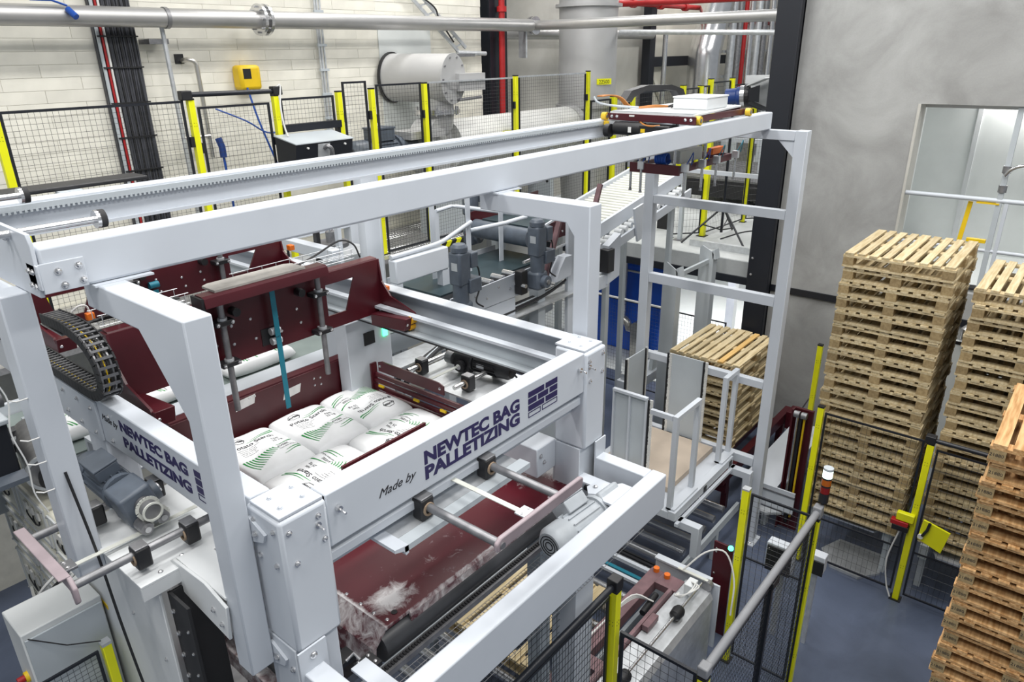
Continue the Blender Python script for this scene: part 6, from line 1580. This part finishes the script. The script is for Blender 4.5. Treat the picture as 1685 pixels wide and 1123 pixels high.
part('bracket', MB().box(8.55, 8.95, 8.15, 8.3, 5.34, 5.38), 'dull_steel', k)
part('cable', MB().tube(smooth_path([(7.75, 8.17, 6.2), (8.1, 8.15, 6.02), (8.2, 8.15, 5.85), (8.5, 8.17, 5.55)]), 0.012, 6), 'cable_black', k, smooth=True)
# ================================================================== FAN AND DUCTS
k = thing('fan_unit', 'grey extraction fan with a big drum behind the back fence', 'fan', (7.7, 7.85, 2.92))
d0, d1 = Vector((7.365, 8.33, 5.079)), Vector((7.60, 7.36, 5.065)); ax = (d1-d0).normalized(); sd = ax.cross(Vector((0,0,1))).normalized()
part('drum', MB().cyl(d0, d1, 0.325, 36), 'duct_grey', k, smooth=True)
part('drum_rim', MB().cyl(d0 - ax*0.02, d0 + ax*0.02, 0.345, 36), 'black_plastic', k, smooth=True)
part('drum_face', MB().cyl(d1, d1 + ax*0.02, 0.335, 36), 'duct_grey', k, smooth=True)
for i in range(10):
    a = i*math.pi/5; c_ = d1 + sd*0.29*math.cos(a) + Vector((0, 0, 0.29*math.sin(a)))
    part('face_bolt', MB().cyl(c_ + ax*0.015, c_ + ax*0.04, 0.014, 6), 'dull_steel', k)
part('face_box', MB().box(7.66, 8.20, 7.285, 7.42, 4.90, 5.13), 'duct_grey', k)
part('neck', MB().lathe((7.56, 7.66, 4.30), (0, 0, 1), [(0, 0.16), (0.10, 0.22), (0.30, 0.25), (0.55, 0.24)], 26), 'duct_grey', k, smooth=True)
part('neck_flange', MB().cyl((7.56, 7.66, 4.60), (7.56, 7.66, 4.66), 0.33, 28), 'bright_steel', k, smooth=True)
for i in range(16):
    a = i*math.pi/8; part('flange_bolt', MB().cyl((7.56+0.30*math.cos(a), 7.66+0.30*math.sin(a), 4.58), (7.56+0.30*math.cos(a), 7.66+0.30*math.sin(a), 4.69), 0.014, 6), 'bright_steel', k)
part('scroll', MB().cyl((7.30, 7.75, 4.15), (7.40, 7.45, 4.15), 0.40, 32), 'duct_grey', k, smooth=True)
part('lever', MB().cyl((7.7, 7.35, 4.78), (8.15, 7.33, 4.80), 0.022, 8), 'dull_steel', k, smooth=True)
part('motor_mount', MB().box(6.75, 7.4, 7.35, 7.75, 4.32, 4.42), 'duct_grey', k)
part('stand', MB().box(7.2, 7.9, 7.45, 7.75, 2.92, 3.8), 'grey_paint', k)
gearmotor('big finned grey fan motor behind the double gate', (6.75, 7.62, 4.18), (-1, 0, 0), (0, 0, 1), L=0.85, r=0.17, worm=False)
k = thing('round_duct', 'thick white horizontal duct behind the back fence', 'duct', (9.5, 7.85, 2.92))
part('duct', MB().cyl((7.9, 7.85, 4.12), (11.0, 7.85, 4.12), 0.36, 36), 'duct_white', k, smooth=True)
part('band', MB().cyl((10.98, 7.85, 4.12), (11.15, 7.85, 4.12), 0.375, 32), 'duct_grey', k, smooth=True)
part('label_plate', MB().box(8.80, 9.10, 7.475, 7.485, 4.19, 4.26), 'yellow', k)
text_part(k, 'lettering', '22507', 0.066, (8.84, 7.472, 4.203), (1,0,0), (0,0,1), 'print_black', width=0.22)
for xx in (8.5, 10.2): part('saddle', MB().box(xx, xx+0.1, 7.6, 8.1, 2.92, 3.85), 'grey_paint', k)
k = thing('vertical_duct', 'big vertical grey duct rising in front of the concrete wall', 'duct', (11.75, 7.95, 2.5))
part('duct', MB().cyl((11.80, 7.95, 4.0), (11.80, 7.95, 8.5), 0.53, 40), 'duct_grey', k, smooth=True)
part('collar', MB().cyl((11.80, 7.95, 6.12), (11.80, 7.95, 6.17), 0.60, 36), 'duct_grey', k, smooth=True)
part('collar', MB().cyl((11.80, 7.95, 4.42), (11.80, 7.95, 4.47), 0.58, 36), 'duct_grey', k, smooth=True)
part('cone', MB().lathe((11.80, 7.95, 2.5), (0, 0, 1), [(0, 0.45), (1.5, 0.53)], 32), 'duct_grey', k, smooth=True)
Xd = Vector((0.80, 0.60, 0)); nrm = Vector((-0.55, -0.835, 0)).normalized(); tx = Vector((0.835, -0.55, 0)).normalized()
o_ = Vector((11.80, 7.95, 4.83)) + nrm*0.545
lp = MB()
lp.add([o_ - tx*0.0, o_ + tx*0.24, o_ + tx*0.24 + Vector((0,0,0.10)), o_ + Vector((0,0,0.10))], [(0,1,2,3)])
part('label_plate', MB().obox(o_ + tx*0.10 + Vector((0,0,0.05)), (0.28, 0.012, 0.10), Matrix((tx, -nrm, Vector((0,0,1)))).transposed()), 'yellow', k)
text_part(k, 'lettering', '22500', 0.09, o_ + nrm*0.008 + tx*0.0 + Vector((0,0,0.017)), tx, (0,0,1), 'print_black', width=0.20)
k = thing('red_riser', 'vertical red fire pipe on the black wall column', 'pipe', (9.6, 8.2, 4))
part('pipe', MB().cyl((9.62, 8.18, 3.6), (9.66, 8.18, 7.0), 0.05, 14), 'red_paint', k, smooth=True)
part('collar', MB().cyl((9.65, 8.18, 6.0), (9.65, 8.18, 6.08), 0.08, 14), 'red_paint', k, smooth=True)
k = thing('sprinkler_pipes', 'red sprinkler pipes along the ceiling at top right', 'pipe', (14, 8, 6.1))
part('pipe', MB().cyl((12.6, 8.75, 6.32), (22, 8.75, 6.34), 0.055, 12), 'red_paint', k, smooth=True)
part('pipe', MB().cyl((13.0, 8.7, 6.22), (13.0, 4.0, 6.18), 0.05, 12), 'red_paint', k, smooth=True)
part('pipe', MB().cyl((14.5, 8.3, 6.02), (22, 8.3, 6.02), 0.045, 12), 'red_paint', k, smooth=True)
for i in range(6): part('coupling', MB().cyl((13.4+i*1.2, 8.75, 6.32), (13.55+i*1.2, 8.75, 6.32), 0.085, 12), 'red_paint', k, smooth=True)
k = thing('shiny_duct', 'shiny bent steel duct in front of the far wall at top right', 'duct', (17.5, 8.3, 2.5))
part('duct', MB().tube(smooth_path([(17.35, 8.3, 2.5), (17.35, 8.3, 5.0), (17.40, 8.3, 5.4), (17.62, 8.3, 5.9), (17.95, 8.3, 6.6), (18.2, 8.3, 7.2)], 4), 0.38, 26), 'bright_steel', k, smooth=True)
k = thing('far_steelwork', 'dark steel post and beam with diagonal braces on the far wall', 'frame', (16.5, 9.0, 2.5))
part('post', MB().box(15.75, 16.0, 8.9, 9.1, 2.5, 7.5), 'navy_steel', k)
part('pipe', MB().cyl((16.1, 8.7, 2.5), (16.1, 8.7, 5.72), 0.06, 12), 'bright_steel', k, smooth=True)
part('beam', MB().box(16.0, 20.5, 8.95, 9.15, 5.02, 5.24), 'navy_steel', k)
part('brace', MB().bar((16.2, 9.1, 4.9), (17.6, 9.1, 3.4), 0.08, 0.10), 'render_pale', k)
part('panel', MB().box(16.0, 16.95, 9.16, 9.19, 2.5, 7.5), 'render_pale', k)
k = thing('far_pipe_bundle', 'vertical bundle of pipes and a red line left of the black column', 'pipe', (19, 8, 2.5))
for i, (xx, m) in enumerate(((18.6, 'galvanised'), (19.0, 'dull_steel'), (19.35, 'red_paint'), (19.7, 'bright_steel'), (20.2, 'galvanised'), (20.6, 'dull_steel'), (21.1, 'bright_steel'), (21.6, 'galvanised'))):
    part('pipe', MB().cyl((xx, 8.2, 2.5), (xx, 8.2, 7.5), 0.10 if m != 'red_paint' else 0.07, 12), m, k, smooth=True)
for z in (4.7, 5.3, 5.9): part('bracket', MB().box(18.4, 21.9, 8.3, 8.36, z, z+0.06), 'galvanised', k)
# upper floor back fence
fp_ = [(11.64, 4.62, 'left'), (12.28, 4.62, 'second'), (14.32, 4.70, 'third'), (15.13, 4.66, 'fourth'), (15.61, 4.78, 'fifth'), (16.74, 4.76, 'sixth'), (18.1, 4.65, 'seventh')]
WH = ['left of the orange cables', 'right of the orange cables', 'left of the steel downpipe', 'left of the white trolley box', 'right behind the white trolley box', 'left of the blue studio lamp', 'above the white reflector']
for (x, zt, n), wh in zip(fp_, WH):
    fence_post(x, 7.26, 2.5, zt, 'far yellow fence post on the upper floor ' + wh, s=0.10)
for i, (a, b) in enumerate(((10.9, 11.55), (11.72, 12.2), (12.36, 14.2), (14.4, 15.05), (15.2, 15.55), (15.7, 16.65), (16.85, 18.0))):
    fence_panel((a, 7.26), (b, 7.26), 2.51, (4.60, 4.6, 4.66, 4.64, 4.66, 4.72, 4.62)[i], 'far black mesh panel on the upper floor ' + ('right of the vertical duct', 'behind the orange cables', 'behind the cable arch', 'left of the white trolley box', 'behind the white trolley box', 'behind the blue studio lamp', 'beside the black column')[i], cu=0.07, cv=0.08, fr=0.03, wr=0.0025)

k = thing('black_tray', 'flat black tray lying on the left end of the far gantry beam', 'tray', (1.1, 3.75, 4.84))
part('tray', MB().box(0.95, 1.62, 3.70, 3.86, 4.838, 4.858), 'black_plastic', k, bevel=0.006)
part('bracket', MB().box(1.2, 1.3, 3.655, 3.72, 4.80, 4.838), 'grey_paint', k)
# ================================================================== LEFT FOREGROUND
k = thing('cable_chain', 'black cable chain looped over the left lettered beam', 'cable chain', (1.03, 3.4, 3.96))
def chain_links(pts, w, parent, x0):
    P = smooth_path(pts, 6); acc = 0; last = P[0]; cm = MB(); rails = MB()
    nxt = 0.0; d = 0.0
    for a, b in zip(P[:-1], P[1:]):
        seg = (b-a).length
        while nxt <= d + seg:
            f_ = (nxt-d)/seg; p = a.lerp(b, f_); t_ = (b-a).normalized(); n_ = t_.cross(Vector((1,0,0)))
            for sg in (-1, 1):
                cm.bar(p + Vector((-w/2, 0, 0)) + n_*0.019*sg, p + Vector((w/2, 0, 0)) + n_*0.019*sg, 0.013, 0.005, n_)
            rails.bar(p - t_*0.017 + Vector((-w/2-0.004, 0, 0)), p + t_*0.017 + Vector((-w/2-0.004, 0, 0)), 0.007, 0.048, n_)
            rails.bar(p - t_*0.017 + Vector((w/2+0.004, 0, 0)), p + t_*0.017 + Vector((w/2+0.004, 0, 0)), 0.007, 0.048, n_)
            nxt += 0.036
        d += seg
    stuff(part('crossbars', cm, 'chain_plastic', parent)); stuff(part('side_links', rails, 'rubber', parent))
    for q, mt in enumerate(('dull_steel', 'cable_black', 'safety_yellow', 'cable_black', 'dull_steel')):
        part('enclosed_cable', MB().tube([p + Vector((-w*0.38 + q*w*0.18, 0, 0)) for p in P], 0.0065 if mt != 'safety_yellow' else 0.003, 6), mt, parent, smooth=True)
chain_links([(1.055, 4.7, 3.99), (1.055, 4.2, 3.99), (1.055, 3.7, 3.99), (1.055, 3.42, 3.99), (1.055, 3.28, 4.0), (1.055, 3.20, 4.05), (1.055, 3.19, 4.13), (1.055, 3.22, 4.20), (1.055, 3.32, 4.26), (1.055, 3.50, 4.28), (1.055, 3.72, 4.27)], 0.075, k, 0)
part('chain_shelf', MB().box(1.01, 1.10, 3.5, 3.75, 4.235, 4.242), 'dull_steel', k)
k = thing('hanging_wire', 'thin white wire looped along the left gantry leg', 'wire', (0.64, 2.9, 3.5))
part('wire', MB().tube(smooth_path([(0.60, 2.83, 4.62), (0.58, 2.83, 4.40), (0.60, 2.83, 4.28), (0.58, 2.83, 4.16), (0.60, 2.83, 4.02), (0.595, 2.83, 3.90), (0.62, 2.83, 3.80)]), 0.003, 5), 'cable_white', k, smooth=True)
for z in (4.28, 4.12, 4.02, 3.90): part('tie', MB().tube([(0.60, 2.83, z), (0.62, 2.815, z-0.006), (0.653, 2.80, z)], 0.003, 5), 'cable_white', k)
k = thing('return_pulley', 'dark belt pulley at the end of the left conveyor', 'pulley', (0.9, 3.9, 3.2))
part('drum', MB().cyl((0.90, 3.88, 3.43), (1.0, 4.4, 3.43), 0.10, 28), 'dull_steel', k, smooth=True)
part('bearing_plate', MB().ring((0.895, 3.865, 3.43), (0.90, 3.88, 3.43), 0.103, 0.085, 28), 'galvanised', k)
part('hub', MB().cyl((0.885, 3.82, 3.41), (0.90, 3.88, 3.41), 0.050, 22), 'black_plastic', k, smooth=True)
part('hub_ring', MB().cyl((0.883, 3.81, 3.41), (0.885, 3.82, 3.41), 0.028, 20), 'bright_steel', k, smooth=True)
part('side_plate', MB().box(0.99, 1.006, 3.85, 4.5, 3.22, 3.5), 'grey_paint', k)
part('stub_tube', MB().cyl((0.78, 4.32, 3.44), (1.0, 4.28, 3.47), 0.032, 14), 'pale_paint', k, smooth=True)
k = thing('dark_cabinet', 'dark blue cabinet with light edge at the left picture border', 'cabinet', (0.3, 4.2, 2.9))
part('body', MB().box(-0.3, 0.79, 3.87, 4.5, 3.49, 3.76), 'navy_steel', k, bevel=0.01)
part('top', MB().box(-0.3, 0.80, 3.85, 4.5, 3.761, 3.79), 'grey_paint', k, bevel=0.008)
part('lower_lip', MB().prism([(3.82, 3.475), (3.87, 3.50), (3.87, 3.45), (3.82, 3.45)], 'x', -0.3, 0.80), 'motor_grey', k)
part('pedestal', MB().box(0.0, 0.3, 4.0, 4.3, 0, 3.488), 'navy_steel', k)
# electrical boxes with clear covers
eb = thing('terminal_boxes', 'group of cream electrical boxes with clear covers at the left', 'electrical box', (0.7, 3.7, 2.6))
def ebox(x0, x1, y0, y1, z0, z1, parent):
    b_ = part('enclosure', MB().box(x0, x1, y0, y1, z0, z1), 'clear_cover', parent, bevel=0.012)
    part('cover_frame', MB().box(x0-0.008, x0, y0+0.012, y1-0.012, z0+0.012, z0+0.03).box(x0-0.008, x0, y0+0.012, y1-0.012, z1-0.03, z1-0.012).box(x0-0.008, x0, y0+0.012, y0+0.03, z0+0.03, z1-0.03).box(x0-0.008, x0, y1-0.03, y1-0.012, z0+0.03, z1-0.03), 'pale_paint', b_)
    for i in range(3):
        yy = y0 + (y1-y0)*(0.3+0.2*i)
        part('breaker', MB().box(x0-0.012, x0-0.002, yy-0.02, yy+0.02, z0+(z1-z0)*0.55, z0+(z1-z0)*0.72), 'cable_white', b_)
        part('wire', MB().tube(smooth_path([(x0-0.006, yy, z0+(z1-z0)*0.55), (x0-0.008, yy+0.01, z0+(z1-z0)*0.4), (x0-0.006, (y0+y1)/2, z0+(z1-z0)*0.28)]), 0.004, 5), 'cable_black', b_)
    for (yy, z_) in ((y0+0.02, z0+0.02), (y1-0.02, z0+0.02), (y0+0.02, z1-0.02), (y1-0.02, z1-0.02)): bolt(b_, (x0-0.008, yy, z_), '-x', 0.006)
for y0, y1 in ((3.50, 3.80), (3.83, 4.26), (4.29, 4.72)):
    for z0, z1 in ((2.28, 2.62), (2.65, 2.97), (3.0, 3.26)):
        ebox(0.82, 0.92, y0, y1, z0, z1, eb)
part('back_board', MB().box(0.925, 0.94, 3.42, 4.8, 2.2, 3.3), WP, eb)
part('mount_post', MB().box(0.942, 0.99, 3.65, 3.71, 0, 3.2), 'grey_paint', eb)
part('mount_post', MB().box(0.942, 0.99, 4.5, 4.56, 0, 3.2), 'grey_paint', eb)
for q in range(4): part('loose_cable', MB().tube(smooth_path([(0.80, 3.45+0.05*q, 3.05), (0.70, 3.48+0.06*q, 2.95), (0.66, 3.6+0.05*q, 2.85), (0.70, 4.0, 2.75)]), 0.008, 6), 'cable_white' if q % 2 else 'cable_black', eb, smooth=True)
k = thing('machine_housing', 'grey sheet-metal machine housing in the bottom left corner', 'housing', (0.5, 3.0, 0))
part('body', MB().box(0.46, 0.79, 3.165, 3.40, 0.5, 3.10), 'housing_paint', k, bevel=0.006)
part('front_panel', MB().box(0.468, 0.782, 3.152, 3.164, 1.0, 3.07), 'grey_paint', k)
part('base', MB().box(0.47, 0.78, 3.18, 3.39, 0, 0.5), 'black_paint', k)
part('emergency_plate', MB().cyl((0.46, 3.28, 2.80), (0.445, 3.28, 2.80), 0.026, 16), 'safety_yellow', k, smooth=True)
part('emergency_button', MB().cyl((0.445, 3.28, 2.80), (0.415, 3.28, 2.80), 0.016, 16), 'red_paint', k, smooth=True)
part('stay_cable', MB().tube([(0.48, 3.15, 3.08), (0.60, 3.11, 2.98), (0.72, 3.08, 2.93)], 0.003, 5), 'cable_black', k)
single('black_cable', MB().tube(smooth_path([(0.70, 2.80, 3.95), (0.715, 2.75, 3.6), (0.72, 2.70, 3.2), (0.73, 2.62, 2.8), (0.77, 2.55, 2.45)]), 0.006, 6), 'cable_black', 'thin black cable hanging down past the left press rods', 'cable', smooth=True)
k = thing('column_cover', 'pale sheet-metal column cover with a black studded curtain under the left press', 'cover', (0.95, 2.7, 0))
part('cover_plate', MB().prism([(2.46, 3.50), (2.95, 3.50), (3.40, 3.15), (3.40, 1.2), (2.46, 1.2)], 'x', 0.80, 0.812), 'pale_paint', k, bevel=0.003)
part('cover_side', MB().box(0.816, 1.0, 2.885, 2.90, 0.0, 3.5), 'pale_paint', k)
part('cover_corner', MB().box(0.80, 1.0, 2.90, 2.92, 0.0, 1.2), 'pale_paint', k)
part('curtain', MB().box(0.83, 0.842, 2.30, 2.455, 1.2, 3.48), 'rubber', k)
part('curtain', MB().box(0.843, 1.0, 2.44, 2.452, 1.2, 3.48), 'rubber', k)
for i in range(14):
    bolt(k, (0.83, 2.43, 3.40-i*0.11), '-x', 0.009); bolt(k, (0.83, 2.335, 3.35-i*0.11), '-x', 0.006)
part('sticker', MB().prism([(3.31, 3.04), (3.14, 3.02), (3.14, 3.045), (3.31, 3.065)], 'x', 0.797, 0.7995), 'safety_yellow', k)
for (yy, z_) in ((2.55, 3.1), (2.58, 2.9), (2.52, 2.75), (2.80, 3.2)): bolt(k, (0.80, yy, z_), '-x', 0.007)
k = thing('folded_bracket', 'pale folded side arm between the left press and the portal leg', 'bracket', (1.0, 2.2, 3.2))
part('arm', MB().prism([(2.62, 3.50), (2.43, 3.445), (2.12, 3.40), (2.10, 3.56), (2.24, 3.60), (2.48, 3.585)], 'x', 0.885, 0.898), 'pale_paint', k, bevel=0.003)
part('gusset', MB().prism([(0.90, 2.12), (1.02, 2.12), (1.02, 2.48), (0.90, 2.48)], 'z', 3.575, 3.585), 'pale_paint', k)
for (yy, z_) in ((2.20, 3.50), (2.15, 3.46), (2.45, 3.50)): bolt(k, (0.885, yy, z_), '-x', 0.009)
k = thing('red_linkage', 'dusty dark red linkage with steel roller below the near column', 'linkage', (1.1, 2.2, 2.9))
part('bar', MB().bar((1.07, 2.80, 2.93), (1.07, 2.0, 2.90), 0.05, 0.10), 'frame_dusty', k, bevel=0.004)
part('block', MB().box(1.04, 1.13, 2.66, 2.78, 2.985, 3.08), 'frame_dusty', k, bevel=0.004)
part('roller', MB().cyl((1.12, 2.64, 3.03), (1.12, 2.20, 3.01), 0.045, 20), 'steel', k, smooth=True)
part('lever', MB().prism([(2.90, 2.86), (2.84, 2.90), (2.78, 2.82), (2.80, 2.70), (2.90, 2.66), (2.92, 2.72)], 'x', 1.02, 1.04), 'red_paint', k, bevel=0.006)
part('pivot', MB().cyl((1.0, 2.86, 2.70), (1.05, 2.86, 2.70), 0.025, 12), 'bright_steel', k, smooth=True)
part('support', MB().box(1.04, 1.12, 2.3, 2.4, 2.605, 2.88), 'dull_steel', k)
fence_post(0.735, 3.085, 0.0, 2.90, 'yellow fence post in the bottom left corner', s=0.04, cap='galvanised')
fence_panel((0.70, 3.085), (0.30, 3.085), 0.02, 2.885, 'black mesh fence in front of the grey housing at bottom left', cu=0.025, cv=0.025, fr=0.012, wr=0.001)
single('base_platform', MB().box(1.05, 3.0, 2.3, 4.4, 2.55, 2.60), 'dull_steel', 'dark steel platform under the sack layer', 'platform')
